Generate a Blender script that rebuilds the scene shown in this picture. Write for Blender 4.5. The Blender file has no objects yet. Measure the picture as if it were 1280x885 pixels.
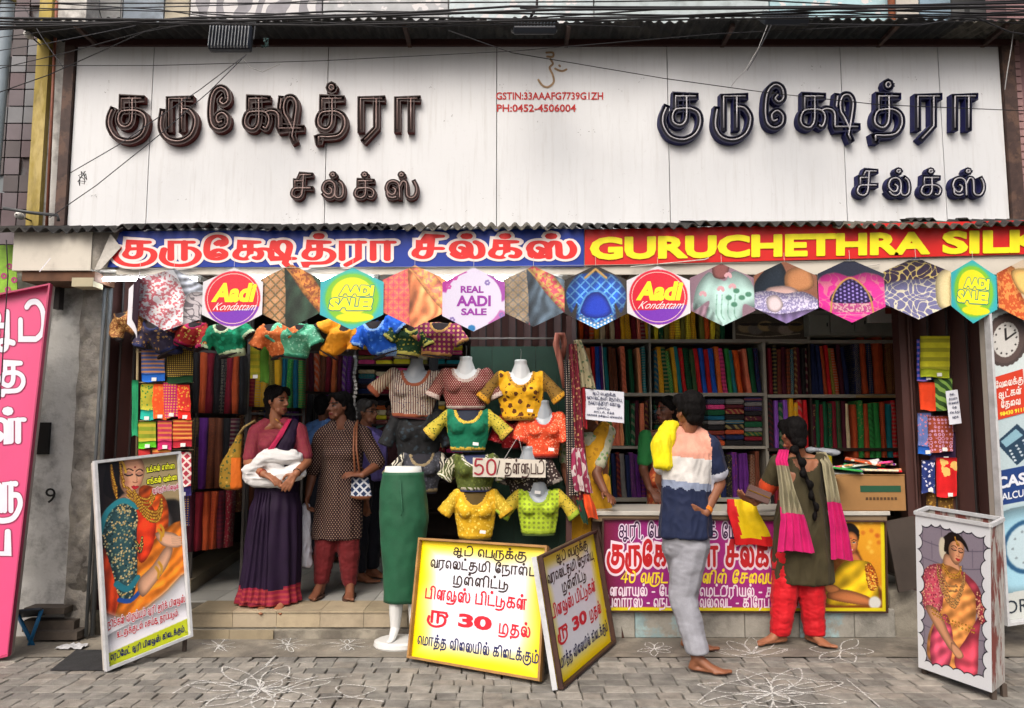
import bpy, bmesh, math, random
import numpy as np
from mathutils import Vector, Matrix, noise
random.seed(7); rng = np.random.default_rng(5)
S = bpy.context.scene
C = S.collection
R = math.radians
# ---------------------------------------------------------------- camera
PITCH = R(5.7); CAMY = -5.58; CAMZ = 1.46; FOC = 950.0
cam = bpy.data.cameras.new('camera'); cam.lens = FOC/1280*36; cam.sensor_width = 36
cam.clip_start = .05; cam.clip_end = 500
co = bpy.data.objects.new('camera', cam); C.objects.link(co)
co.location = (0, CAMY, CAMZ); co.rotation_euler = (R(90)+PITCH, 0, 0); S.camera = co
# ---------------------------------------------------------------- sky, sun, exposure
wd = bpy.data.worlds.new('World'); S.world = wd; wd.use_nodes = True
wn = wd.node_tree; sky = wn.nodes.new('ShaderNodeTexSky'); sky.sky_type = 'NISHITA'
SUN_EL, SUN_AZ = 47, 200      # degrees; high sun behind cloud, over the street behind the viewer
sky.sun_disc = False; sky.sun_elevation = R(SUN_EL); sky.sun_rotation = R(SUN_AZ)
sky.air_density = .5; sky.dust_density = 8.0; sky.ozone_density = .2
wn.links.new(sky.outputs[0], wn.nodes['Background'].inputs[0])
wn.nodes['Background'].inputs[1].default_value = .13
sl = bpy.data.lights.new('sun', 'SUN'); sl.energy = 1.1; sl.angle = R(40); sl.color = (1, .985, .965)
so = bpy.data.objects.new('sun', sl); C.objects.link(so); so.location = (0, -6, 12)
so.rotation_euler = (R(90-SUN_EL), 0, R(-(SUN_AZ-180)))
S.view_settings.view_transform = 'Standard'; S.view_settings.look = 'None'
S.view_settings.exposure = .5; S.view_settings.gamma = 1

# ---------------------------------------------------------------- measuring helpers (photo pixel + known depth -> real place)
CT, ST = math.cos(PITCH), math.sin(PITCH)
def _ray(px, py):
    a = (px-640)/FOC; b = (442.5-py)/FOC
    return a, CT-b*ST, ST+b*CT
def W(px, py, y=0.0):
    a, f, u = _ray(px, py); s = (y-CAMY)/f
    return Vector((a*s, y, CAMZ+u*s))
def G(px, py, z=0.0):
    a, f, u = _ray(px, py); s = (z-CAMZ)/u
    return Vector((a*s, CAMY+f*s, z))
def mpp(y): return (y-CAMY)/FOC            # metres per pixel at depth y
def lin(c):
    if isinstance(c, str): c = [int(c[i:i+2], 16)/255 for i in (0, 2, 4)]
    return tuple(x/12.92 if x <= .04045 else ((x+.055)/1.055)**2.4 for x in c)
# ---------------------------------------------------------------- things, parts
def prop(o, label=None, cat=None, group=None, kind=None):
    if label: o['label'] = label
    if cat: o['category'] = cat
    if group: o['group'] = group
    if kind: o['kind'] = kind
    return o
def thing(name, label, cat, loc=(0, 0, 0), group=None, rz=0):
    o = bpy.data.objects.new(name, None); C.objects.link(o); o.location = loc; o.rotation_euler = (0, 0, rz)
    o.empty_display_size = .1
    return prop(o, label, cat, group)
def wpos(o):
    v = Vector(o.location)
    while o.parent: o = o.parent; v += Vector(o.location)
    return v
class MB:
    """collects shapes for one mesh object (world coordinates)"""
    def __init__(s): s.v = []; s.f = []; s.m = []; s.uv = {}
    def add(s, vs, fs, m=0):
        b = len(s.v); s.v += [tuple(v) for v in vs]
        for f in fs: s.f.append(tuple(b+i for i in f)); s.m.append(m)
        return s
    def box(s, c, d, m=0, rot=None, tz=1.0):
        x, y, z = d[0]/2, d[1]/2, d[2]/2
        vs = [Vector((i*x*(tz if k > 0 else 1), j*y*(tz if k > 0 else 1), k*z)) for i in (-1, 1) for j in (-1, 1) for k in (-1, 1)]
        if rot is not None: vs = [rot @ v for v in vs]
        c = Vector(c)
        return s.add([v+c for v in vs], [(0, 1, 3, 2), (4, 6, 7, 5), (0, 4, 5, 1), (2, 3, 7, 6), (0, 2, 6, 4), (1, 5, 7, 3)], m)
    def bb(s, a, b, m=0):
        a, b = Vector(a), Vector(b)
        return s.box((a+b)/2, [abs(b[i]-a[i]) for i in range(3)], m)
    def bar(s, p, q, w, h, m=0, up=(0, 0, 1)):
        p, q = Vector(p), Vector(q); d = (q-p); L = d.length; d.normalize()
        up = Vector(up)
        if abs(d.dot(up)) > .99: up = Vector((0, 1, 0))
        r = d.cross(up).normalized(); u = r.cross(d)
        return s.box((p+q)/2, (w, L, h), m, Matrix((r, d, u)).transposed())
    def tube(s, pts, r, n=8, m=0, caps=True):
        pts = [Vector(p) for p in pts]; N = len(pts)
        rs = r if isinstance(r, (list, tuple)) else [r]*N
        prev = None; rings = []
        for i, p in enumerate(pts):
            d = (pts[min(i+1, N-1)]-pts[max(i-1, 0)])
            d = d.normalized() if d.length > 1e-9 else Vector((0, 0, 1))
            if prev is None:
                a = Vector((0, 0, 1)) if abs(d.z) < .9 else Vector((1, 0, 0))
                u = d.cross(a).normalized()
            else:
                u = prev-d*prev.dot(d)
                u = u.normalized() if u.length > 1e-6 else d.orthogonal().normalized()
            prev = u; w = d.cross(u)
            rings.append([p+(u*math.cos(t*2*math.pi/n)+w*math.sin(t*2*math.pi/n))*rs[i] for t in range(n)])
        vs = [v for rg in rings for v in rg]; fs = []
        for i in range(N-1):
            for t in range(n):
                fs.append((i*n+t, i*n+(t+1) % n, (i+1)*n+(t+1) % n, (i+1)*n+t))
        if caps: fs += [tuple(range(n))[::-1], tuple((N-1)*n+t for t in range(n))]
        return s.add(vs, fs, m)
    def loft(s, rings, m=0, close=True, caps=True):
        n = len(rings[0]); vs = [v for rg in rings for v in rg]; fs = []
        for i in range(len(rings)-1):
            for t in range(n if close else n-1):
                fs.append((i*n+t, i*n+(t+1) % n, (i+1)*n+(t+1) % n, (i+1)*n+t))
        if caps: fs += [tuple(range(n))[::-1], tuple((len(rings)-1)*n+t for t in range(n))]
        return s.add(vs, fs, m)
    def prism(s, pts, d, m=0):
        """closed outline (list of 3d points) pushed along vector d"""
        n = len(pts); d = Vector(d); pts = [Vector(p) for p in pts]
        return s.add(pts+[p+d for p in pts], [tuple(range(n)), tuple(range(2*n-1, n-1, -1))]+[(i, i+n, (i+1) % n+n, (i+1) % n) for i in range(n)], m)
    def grid(s, fn, nu, nv, m=0, uv=False):
        b = len(s.v); fb = len(s.f)
        vs = [fn(i/nu, j/nv) for j in range(nv+1) for i in range(nu+1)]
        fs = [(j*(nu+1)+i, j*(nu+1)+i+1, (j+1)*(nu+1)+i+1, (j+1)*(nu+1)+i) for j in range(nv) for i in range(nu)]
        s.add(vs, fs, m)
        if uv:
            for k, f in enumerate(fs):
                s.uv[fb+k] = [((q % (nu+1))/nu, (q//(nu+1))/nv) for q in f]
        return s
    def quaduv(s, a, b, c, d, m=0):
        k = len(s.f); s.add([a, b, c, d], [(0, 1, 2, 3)], m); s.uv[k] = [(0, 0), (1, 0), (1, 1), (0, 1)]
        return s
    def build(s, name, mats, parent=None, smooth=False, label=None, recalc=False, cat=None, group=None, kind=None, origin=None, bevel=0):
        if not isinstance(mats, (list, tuple)): mats = [mats]
        me = bpy.data.meshes.new(name)
        o = bpy.data.objects.new(name, me); C.objects.link(o)
        if parent is not None: off = wpos(parent); o.parent = parent
        elif origin is not None: off = Vector(origin); o.location = off
        else: off = Vector((0, 0, 0))
        me.from_pydata([(v[0]-off.x, v[1]-off.y, v[2]-off.z) for v in s.v], [], s.f)
        for m in mats: me.materials.append(m)
        if s.f:
            me.polygons.foreach_set('material_index', s.m)
            if smooth: me.polygons.foreach_set('use_smooth', [True]*len(s.f))
        if s.uv:
            l = me.uv_layers.new(name='UVMap')
            for k, uvs in s.uv.items():
                for li, t in zip(me.polygons[k].loop_indices, uvs): l.data[li].uv = t
        if recalc or bevel:
            bm = bmesh.new(); bm.from_mesh(me)
            if recalc: bmesh.ops.recalc_face_normals(bm, faces=bm.faces)
            if bevel: bmesh.ops.bevel(bm, geom=bm.edges[:], offset=bevel, segments=1, affect='EDGES')
            bm.to_mesh(me); bm.free()
        me.update()
        prop(o, label, cat, group, kind)
        return o
def copy_tree(o, parent=None):
    c = o.copy(); C.objects.link(c)
    if parent is not None: c.parent = parent
    for ch in list(o.children): copy_tree(ch, c)
    return c
# ---------------------------------------------------------------- materials
def _new(name):
    m = bpy.data.materials.new(name); m.use_nodes = True
    return m, m.node_tree, m.node_tree.nodes['Principled BSDF']
def N(t, kind, **kw):
    n = t.nodes.new(kind)
    for k, v in kw.items():
        if k.startswith('i_'): n.inputs[int(k[2:])].default_value = v
        else: setattr(n, k, v)
    return n
def mixc(t, fac, a, b, blend='MIX'):
    n = t.nodes.new('ShaderNodeMix'); n.data_type = 'RGBA'; n.blend_type = blend
    for s, v in ((n.inputs[0], fac), (n.inputs[6], a), (n.inputs[7], b)):
        if isinstance(v, bpy.types.NodeSocket): t.links.new(v, s)
        elif isinstance(v, (int, float)): s.default_value = v
        else: s.default_value = (*v[:3], 1)
    return n.outputs[2]
def math_(t, op, a, b=0.0, c=0.0):
    n = t.nodes.new('ShaderNodeMath'); n.operation = op
    for i, v in enumerate((a, b, c)):
        if isinstance(v, bpy.types.NodeSocket): t.links.new(v, n.inputs[i])
        else: n.inputs[i].default_value = v
    return n.outputs[0]
def coords(t, scale=(1, 1, 1), rot=(0, 0, 0), src='Object'):
    tc = t.nodes.new('ShaderNodeTexCoord'); mp = t.nodes.new('ShaderNodeMapping')
    t.links.new(tc.outputs[src], mp.inputs[0]); mp.inputs['Scale'].default_value = scale; mp.inputs['Rotation'].default_value = rot
    return mp.outputs[0]
def ntex(t, vec, scale, detail=3, rough=.55, out=0):
    n = N(t, 'ShaderNodeTexNoise'); n.inputs['Scale'].default_value = scale; n.inputs['Detail'].default_value = detail
    n.inputs['Roughness'].default_value = rough; t.links.new(vec, n.inputs[0]); return n.outputs[out]
def ramp(t, fac, lo, hi):
    n = N(t, 'ShaderNodeMapRange'); t.links.new(fac, n.inputs[0]); n.inputs[1].default_value = lo; n.inputs[2].default_value = hi
    return n.outputs[0]
_mc = {}
def mat(name, col, rough=.6, metal=0, var=.12, vs=6, bump=0, bs=60, col2=None, spec=.4, grime=None, gs=3, stretch=(1, 1, 1), emit=0, trans=0):
    """surface with uneven colour, optional second colour patches (col2), optional grime, optional bump"""
    key = (name, col)
    if key in _mc: return _mc[key]
    m, t, b = _new(name); c = lin(col); v = coords(t, stretch)
    n1 = ramp(t, ntex(t, v, vs, 4), .3, .7)
    o = mixc(t, n1, [x*(1-var) for x in c], [min(1, x*(1+var)) for x in c])
    if col2 is not None:
        n2 = ramp(t, ntex(t, v, vs*.35, 6, .7), .5, .58); o = mixc(t, n2, o, lin(col2))
    if grime is not None:
        n3 = ramp(t, ntex(t, v, gs, 8, .7), .48, .72); o = mixc(t, math_(t, 'MULTIPLY', n3, grime), o, (.03, .026, .022))
    t.links.new(o, b.inputs['Base Color'])
    b.inputs['Roughness'].default_value = rough; b.inputs['Metallic'].default_value = metal
    b.inputs['Specular IOR Level'].default_value = spec
    if bump:
        bn = N(t, 'ShaderNodeBump'); bn.inputs['Strength'].default_value = bump; bn.inputs['Distance'].default_value = .01
        t.links.new(ntex(t, v, bs, 5, .6), bn.inputs['Height']); t.links.new(bn.outputs[0], b.inputs['Normal'])
    if emit:
        b.inputs['Emission Color'].default_value = (*c, 1); b.inputs['Emission Strength'].default_value = emit
    _mc[key] = m; return m
_fc = {}
def fabric(c1, c2='c0a040', pat='plain', sc=60, rough=.75, c3=None, sheen=.04, amt=1.0):
    key = (c1, c2, pat, sc, c3, amt)
    if key in _fc: return _fc[key]
    m, t, b = _new('cloth_'+pat); v = coords(t)
    a, d = lin(c1), lin(c2); e = lin(c3) if c3 else None
    def vor(scale, feat='F1', rnd=1.0, vec=v):
        n = N(t, 'ShaderNodeTexVoronoi'); n.feature = feat; n.inputs['Scale'].default_value = scale
        n.inputs['Randomness'].default_value = rnd; t.links.new(vec, n.inputs[0]); return n.outputs[0]
    def wav(scale, dist=0, prof='SIN', dr='X', vec=v):
        n = N(t, 'ShaderNodeTexWave'); n.wave_profile = prof; n.bands_direction = dr; n.inputs['Scale'].default_value = scale
        n.inputs['Distortion'].default_value = dist; t.links.new(vec, n.inputs[0]); return n.outputs[1]
    f = None
    def flat(sx, sz, turn=0):       # pattern laid on the x-z face of the cloth
        sp = t.nodes.new('ShaderNodeSeparateXYZ'); t.links.new(coords(t, (sx, 1, sz)), sp.inputs[0]); cb = t.nodes.new('ShaderNodeCombineXYZ')
        x, z = sp.outputs[0], sp.outputs[2]
        if turn: x, z = math_(t, 'ADD', x, z), math_(t, 'SUBTRACT', x, z)
        t.links.new(x, cb.inputs[0]); t.links.new(z, cb.inputs[1]); n = N(t, 'ShaderNodeTexVoronoi'); n.voronoi_dimensions = '2D'
        n.inputs['Scale'].default_value = sc; n.inputs['Randomness'].default_value = 0; t.links.new(cb.outputs[0], n.inputs[0]); return n.outputs[0]
    if pat == 'dots': f = math_(t, 'LESS_THAN', flat(1, 1), .28)
    elif pat == 'floral':
        f = math_(t, 'LESS_THAN', math_(t, 'ADD', vor(sc*.7), math_(t, 'MULTIPLY', ntex(t, v, sc*2.2, 2), .5)), .56)
    elif pat == 'brocade':
        f1 = math_(t, 'GREATER_THAN', math_(t, 'ABSOLUTE', math_(t, 'SUBTRACT', vor(sc*.6, rnd=.2), .42)), .09)
        f = math_(t, 'MULTIPLY', math_(t, 'SUBTRACT', 1, f1), ramp(t, ntex(t, v, sc*3, 1), .3, .5))
    elif pat == 'stripe': f = math_(t, 'GREATER_THAN', wav(sc*.15), .6)
    elif pat == 'hstripe': f = math_(t, 'GREATER_THAN', wav(sc*.15, dr='Z'), .6)
    elif pat == 'check': f = math_(t, 'MAXIMUM', math_(t, 'GREATER_THAN', wav(sc*.12), .85), math_(t, 'GREATER_THAN', wav(sc*.12, dr='Z'), .85))
    elif pat == 'zig': f = math_(t, 'GREATER_THAN', wav(sc*.14, 3, 'TRI', 'DIAGONAL'), .55)
    elif pat == 'vines': f = math_(t, 'GREATER_THAN', wav(sc*.12, 14), .62)
    elif pat == 'diamond':
        v2 = coords(t, rot=(0, R(45), 0)); f = math_(t, 'MAXIMUM', math_(t, 'GREATER_THAN', wav(sc*.12, vec=v2), .8), math_(t, 'GREATER_THAN', wav(sc*.12, dr='Z', vec=v2), .8))
    elif pat == 'diadots':
        f = math_(t, 'LESS_THAN', flat(.8, .55, 1), .22)
    base = mixc(t, ramp(t, ntex(t, v, 9, 4), .3, .7), [x*.8 for x in a], [min(1, x*1.15) for x in a])
    o = base if f is None else mixc(t, math_(t, 'MULTIPLY', f, amt), base, d)
    if e is not None: o = mixc(t, math_(t, 'LESS_THAN', vor(sc*.5), .22), o, e)
    # fine weave
    wv = ntex(t, coords(t, (1, 1, 1)), 400, 1); o = mixc(t, .25, o, mixc(t, wv, (0, 0, 0), (1, 1, 1)), 'OVERLAY')
    t.links.new(o, b.inputs['Base Color']); b.inputs['Roughness'].default_value = rough
    b.inputs['Sheen Weight'].default_value = sheen; b.inputs['Specular IOR Level'].default_value = .25
    bn = N(t, 'ShaderNodeBump'); bn.inputs['Strength'].default_value = .35; bn.inputs['Distance'].default_value = .004
    t.links.new(ntex(t, v, 35, 3), bn.inputs['Height']); t.links.new(bn.outputs[0], b.inputs['Normal'])
    _fc[key] = m; return m
def flatmat(col, rough=.5, spec=.35):
    key = ('flat', col, rough)
    if key in _mc: return _mc[key]
    m = mat('print_'+str(col), col, rough=rough, var=.05, vs=14, spec=spec); _mc[key] = m; return m
# ---------------------------------------------------------------- stroke lettering (own outline data)
GL = {
'ா': (75, '0,0 0,100! 75,100|50,100 50,0'),
'ர': (80, '0,0 0,100! 80,100|58,100 58,5! 15,-35'),
'ரு': (125, '28,0 28,100! 108,100|76,100 76,0|76,66 105,62 126,30 112,-15 70,-38 22,-30 -2,5 4,58'),
'ரூ': (150, '28,0 28,100! 140,100|76,100 76,0|76,64 110,70 136,40 126,-10 76,-38 26,-32 -2,5 4,50|136,100 150,75 140,60'),
'க': (102, '18,58 18,100! 92,100|56,100 56,30 46,6 28,0 8,10 3,28 12,50 30,57 70,57 92,46 99,26 88,4 72,8'),
'கு': (138, '46,60 46,100! 120,100|86,100 86,36 76,14 58,8 40,16 34,34 42,54 58,60 102,60 130,46 136,15 118,-20 75,-38 28,-28 2,5 0,36 12,64'),
'ச': (100, '18,57 18,100! 88,100|55,100 55,30 45,6 28,0 8,10 3,28 12,50 30,57 100,57'),
'சி': (100, '18,57 18,100! 62,100|35,112 44,136! 100,136|62,136 60,100 55,30 45,6 28,0 8,10 3,28 12,50 30,57 100,57'),
'சு': (120, '18,57 18,100! 88,100|55,100 55,30 45,6 28,0 8,10 3,28 12,50 30,57 92,57 116,35 100,-15 55,-38 5,-34'),
'த': (105, '18,58 18,100! 90,100|55,100 55,30 45,6 28,0 8,10 3,28 12,50 30,57 72,57 98,40 102,10 82,-18 45,-25 6,-24! 6,-42'),
'து': (130, '18,58 18,100! 90,100|55,100 55,30 45,6 28,0 8,10 3,28 12,50 30,57 72,57 98,40 98,5 70,-20 50,-10 70,6 120,0 130,-30'),
'ட': (80, '0,100 0,0! 80,0'),
'டி': (105, '0,70 0,0! 70,0! 96,22 104,60 98,108 74,136 44,134 28,118'),
'டீ': (118, '0,78 0,0! 72,0 98,30 98,85 68,125 30,118 16,92|88,115 112,125 112,100 96,98'),
'டு': (110, '0,100 0,0! 62,0|62,80 62,0|62,50 95,58 106,25 88,-20 45,-38 0,-34'),
'ப': (80, '0,100 0,0! 80,0! 80,100'),
'பு': (105, '0,100 0,0! 104,0! 104,-40|68,100 68,0'),
'ம': (100, '0,100 0,0! 70,0 97,25 97,70 76,98 54,88 46,60 46,0'),
'மு': (118, '0,100 0,0! 72,0|46,0 46,62 60,95 84,98 106,62 104,8 80,-28 40,-38 -4,-34'),
'ன': (122, '24,40 36,25 24,6 6,18 2,55 14,88 34,98 52,86 56,60 56,0|56,60 64,90 84,99 102,88 108,60 108,0'),
'னு': (145, '24,40 36,25 24,6 6,18 2,55 14,88 34,98 52,86 56,60 56,0|56,60 64,90 84,99 102,88 108,60 108,0|108,50 130,50 138,15 110,-25 60,-38 10,-34'),
'ண': (170, '24,40 36,25 24,6 6,18 2,55 14,88 34,98 52,86 56,60 56,0|56,66 70,96 90,94 102,60 102,0|102,60 112,92 132,99 150,86 154,60 154,0'),
'ள': (112, '22,40 34,25 22,6 5,18 2,55 12,88 30,98 48,86 52,60 52,0! 66,0|66,0 66,98! 112,98|92,98 92,0'),
'ளு': (132, '22,40 34,25 22,6 5,18 2,55 12,88 30,98 48,86 52,60 52,0|66,0 66,98! 112,98|92,98 92,0|92,56 122,54 130,20 104,-26 60,-38 10,-32'),
'ல': (112, '36,62 50,50 46,26 28,22 10,40 6,62 18,90 42,98 62,84 68,50 62,14 44,0 24,4 8,22|66,30 72,6 90,0 106,14 110,45 104,80 88,98'),
'வ': (100, '24,40 36,25 24,6 6,18 2,55 14,88 34,98 54,86 60,55 60,0! 100,0! 100,100'),
'வு': (125, '24,40 36,25 24,6 6,18 2,55 14,88 34,98 54,86 60,55 60,0! 98,0|98,100 98,0|98,60 122,50 124,15 98,-28 50,-38 5,-34'),
'ய': (100, '0,100 0,35 14,6 40,0! 100,0! 100,100|50,0 50,100'),
'ந': (100, '0,0 0,100! 78,100|46,100 46,35 68,45 94,35 98,5 76,-22 40,-28 5,-28! 5,-42'),
'ங': (100, '0,0 0,100! 62,100|30,100 30,56! 72,56 96,38 94,10 66,0! 0,0'),
'ற': (95, '0,0 0,70 18,98 40,88 44,55 44,0|44,66 60,96 84,90 92,50 84,0 52,-30 0,-36'),
'க்ஷ': (215, '18,58 18,100! 86,100|54,100 54,30 44,6 28,0 8,10 3,28 12,50 30,57 70,57 88,46 92,26 82,4 70,8|80,54 96,60 118,56 128,40 128,3! 212,3|138,100 134,70 136,66|186,-38 178,-22! 190,40 194,80 182,102 160,102 148,80 150,52 164,30 182,-4'),
'ஸ': (165, '38,60 52,48 46,24 28,20 10,40 6,62 18,90 44,98 64,86 72,60 74,0|10,38 14,10 36,0 56,6|74,66 88,96 106,90 110,50 112,14 128,0 148,6 160,32 160,66 148,96'),
'அ': (110, '8,74 18,96 42,100 60,84 56,60 34,50 14,52 2,30 10,6 34,0 52,14 54,30 34,50|34,50 98,50|98,100 98,0'),
'ஆ': (130, '8,74 18,96 42,100 60,84 56,60 34,50 14,52 2,30 10,6 34,0 52,14 54,30 34,50|34,50 98,50|98,100 98,-8 86,-36 62,-34 60,-14 84,-6 126,-14'),
'உ': (115, '34,62 46,50 38,34 20,38 10,62 26,94 56,94 66,60 48,22 6,0! 115,0'),
'எ': (100, '22,40 34,25 22,6 5,18 2,55 14,88 36,98 54,86 58,60 58,0|58,98 100,98'),
'ஒ': (130, '34,62 46,50 38,34 20,38 8,62 24,94 54,94 64,60 44,16 14,0 0,-24 30,-38 80,-34 118,-14 126,30 118,80 96,98 80,70 88,40'),
'ை': (95, '18,34 28,18 16,4 3,20 3,62 16,92 30,76 38,26 50,4 62,18 56,34|38,70 54,98 80,92 88,60 88,0'),
'ெ': (78, '24,38 36,22 22,3 4,18 2,55 14,90 38,98 62,88 72,55 72,0'),
'ே': (70, '46,104 36,92 50,82 66,96 60,126 34,136 8,112 0,55 8,14 34,0 60,12 64,38 44,54 24,42 28,22 44,26'),
'ி': (46, '-26,98 -20,122 4,134 30,122 38,90 38,0'),
'ீ': (56, '-26,98 -20,122 4,134 30,122 38,90 38,0|28,126 52,126 54,104 40,100'),
'ு': (20, '-12,50 14,44 16,10 -10,-28 -50,-38 -90,-32'),
'ூ': (30, '-12,50 14,44 26,10 0,-28 -50,-38 -90,-32'),
'0': (80, '40,120 12,100 4,60 12,15 40,0 68,15 76,60 68,100 40,120'),
'3': (75, '4,100 30,120 62,105 62,75 32,62 66,50 70,18 36,0 2,16'),
'4': (80, '60,0 60,120! 2,36! 80,36'), '5': (75, '66,120 14,120! 8,68 40,76 70,58 68,18 36,0 4,12'),
'9': (75, '68,80 50,56 18,60 6,88 24,118 56,116 70,90 66,40 40,0'),
'7': (70, '2,120 68,120! 26,0'), '8': (75, '38,62 10,80 14,112 38,120 62,112 64,80 38,62 8,42 8,10 38,0 68,10 68,42 38,62'),
'/': (50, '0,-10 46,125'), '-': (50, '4,45 46,45'), '.': (20, '8,4 12,4'), ',': (20, '10,4 2,-18'), ':': (20, '8,10 12,10|8,70 12,70'),
}
def _tok(s):
    out = []; i = 0
    while i < len(s):
        ch = s[i]
        if s.startswith('க்ஷ', i): base = 'க்ஷ'; i += 3
        else: base = ch; i += 1
        sign = s[i] if i < len(s) and '\u0bbe' <= s[i] <= '\u0bcd' else ''
        if sign: i += 1
        if sign in ('ு', 'ி', 'ூ', 'ீ') and base+sign in GL: out.append(base+sign)
        elif sign in ('ெ', 'ே', 'ை'): out += [sign, base]
        elif sign == 'ொ': out += ['ெ', base, 'ா']
        elif sign == 'ோ': out += ['ே', base, 'ா']
        else:
            out.append(base)
            if sign: out.append(sign)
    return out
def _smooth(pts, k=5):
    if len(pts) == 2: return [Vector(pts[0]), Vector(pts[1])]
    P = [Vector(p) for p in pts]; out = []
    for i in range(len(P)-1):
        p0, p1, p2, p3 = P[max(i-1, 0)], P[i], P[i+1], P[min(i+2, len(P)-1)]
        for j in range(k):
            t = j/k
            out.append(.5*((2*p1)+(p2-p0)*t+(2*p0-5*p1+4*p2-p3)*t*t+(3*p1-p0-3*p2+p3)*t**3))
    out.append(P[-1]); return out
def glyph_strokes(g, k=5):
    res = []
    for st in GL[g][1].split('|'):
        seg = []; line = []
        for tk in st.split():
            cor = tk.endswith('!'); x, y = tk.rstrip('!').split(','); p = (float(x)/100, float(y)/100)
            seg.append(p)
            if cor: line += (_smooth(seg, k) if len(seg) > 1 else [Vector(seg[0])])[:-1 if len(seg) > 1 else None]; seg = [p]
        line += _smooth(seg, k) if len(seg) > 1 else [Vector(seg[0])]
        res.append(line)
    return res
def layout(s, gap=.28, k=5):
    """-> list of (token, strokes) and total width; x-height 1"""
    x = 0; out = []; lastw = .8; lastx = 0
    for tk in _tok(s):
        if tk == ' ': x += .55; continue
        if tk == '்':
            cx = lastx+lastw*.5
            out.append(('dot', [[Vector((cx+.09*math.cos(a), 1.36+.09*math.sin(a))) for a in [i*math.pi/4 for i in range(9)]]])); continue
        if tk not in GL: x += .5; continue
        w = GL[tk][0]/100
        if tk in ('ி', 'ீ', 'ு', 'ூ'): x -= gap*.55
        out.append((tk, [[Vector((p.x+x, p.y)) for p in st] for st in glyph_strokes(tk, k)]))
        lastx = x; lastw = w; x += w+gap
    return out, x-gap
def ribbon(mb, pts, w, F, h, m=0, caps=True, dz=2e-5, wy=None):
    """flat stroke of width w (letter units) laid on frame F(x, y, h)"""
    n = len(pts); L = []; Rr = []
    for i, p in enumerate(pts):
        a = pts[max(i-1, 0)]; b = pts[min(i+1, n-1)]; d = (b-a)
        d = d.normalized() if d.length > 1e-9 else Vector((1, 0))
        nn = Vector((-d.y, d.x))
        if 0 < i < n-1:
            d1 = (p-a).normalized(); c = max(.6, abs(d1.dot(d))); kk = 1/c
        else: kk = 1
        ww = w/2*kk
        if wy is not None: ww *= (wy+(1-wy)*abs(nn.x))
        L.append(p+nn*ww); Rr.append(p-nn*ww)
    vs = []; fs = []
    for i in range(n):
        z = h+i*dz; vs += [F(L[i].x, L[i].y, z), F(Rr[i].x, Rr[i].y, z)]
        if i: fs.append((2*i-2, 2*i-1, 2*i+1, 2*i))
    mb.add(vs, fs, m)
    if caps:
        for e, q in ((0, 1), (n-1, n-2)):
            c = pts[e]; d = (c-pts[q]); d = d.normalized() if d.length > 1e-9 else Vector((1, 0))
            a0 = math.atan2(d.y, d.x)-math.pi/2; ww = (L[e]-Rr[e]).length/2
            z = h+e*dz+dz*.5
            vs = [F(c.x+ww*math.cos(a0+i*math.pi/5), c.y+ww*math.sin(a0+i*math.pi/5), z) for i in range(6)]
            mb.add(vs, [tuple(range(6))], m)
_txt = {}
def latin(s, bold=0.0):
    key = (s, bold)
    if key not in _txt:
        c = bpy.data.curves.new('t', 'FONT'); c.body = s; c.size = 1; c.offset = bold; c.resolution_u = 3
        o = bpy.data.objects.new('t', c); C.objects.link(o)
        dg = bpy.context.evaluated_depsgraph_get(); me = bpy.data.meshes.new_from_object(o.evaluated_get(dg))
        vs = [v.co.copy() for v in me.vertices]; fs = [tuple(p.vertices) for p in me.polygons]
        bpy.data.objects.remove(o); bpy.data.curves.remove(c); bpy.data.meshes.remove(me)
        x0 = min(v.x for v in vs); x1 = max(v.x for v in vs); y0 = min(v.y for v in vs); y1 = max(v.y for v in vs)
        _txt[key] = ([((v.x-x0)/(x1-x0), (v.y-y0)/(y1-y0)) for v in vs], fs)
    return _txt[key]
def is_ta(s): return any('\u0b80' <= c <= '\u0bff' for c in s)
def write(mb, s, F, x0, x1, y0, y1, h, m=0, w=.2, halo=0, hm=1, bold=0.0, slant=0, gap=.28, stroke=None, k=4, wy=None, curve=0):
    """write s in frame F between x0..x1 (frame units), baseline y0, x-height/cap line y1. y may run down."""
    if stroke is None: stroke = is_ta(s)
    if not stroke:
        vs, fs = latin(s, bold)
        for hh, mm, gr in (((h-.0004, hm, halo),) if halo else ())+((h, m, 0),):
            if gr:
                for dx, dy in ((-gr, 0), (gr, 0), (0, -gr), (0, gr), (gr*.7, gr*.7), (-gr*.7, -gr*.7), (gr*.7, -gr*.7), (-gr*.7, gr*.7)):
                    hh -= 1.5e-5
                    mb.add([F(x0+(x1-x0)*(v[0]+slant*v[1])+dx*(y1-y0), y0+(y1-y0)*v[1]+dy*(y1-y0), hh) for v in vs], fs, mm)
            else: mb.add([F(x0+(x1-x0)*(v[0]+slant*v[1]), y0+(y1-y0)*v[1], hh) for v in vs], fs, mm)
        return
    gs, tot = layout(s, gap, k); sx = (x1-x0)/tot; sy = y1-y0
    FF = lambda a, b, hh: F(x0+sx*(a+slant*b), y0+sy*b, hh)
    q = 0
    for tk, sts in gs:
        for st in sts:
            if halo: ribbon(mb, st, w+halo*2, FF, h-.0008+q*.4e-5, hm)
            q += 1
    q = 0
    for tk, sts in gs:
        for st in sts: ribbon(mb, st, w, FF, h+q*.6e-5, m, wy=wy); q += 1
def FP(y):
    """frame on a plane facing the street at depth y; units are photo pixels, h pushes towards the street"""
    return lambda x, yy, h: W(x, yy, y)+Vector((0, -h, 0))
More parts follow.
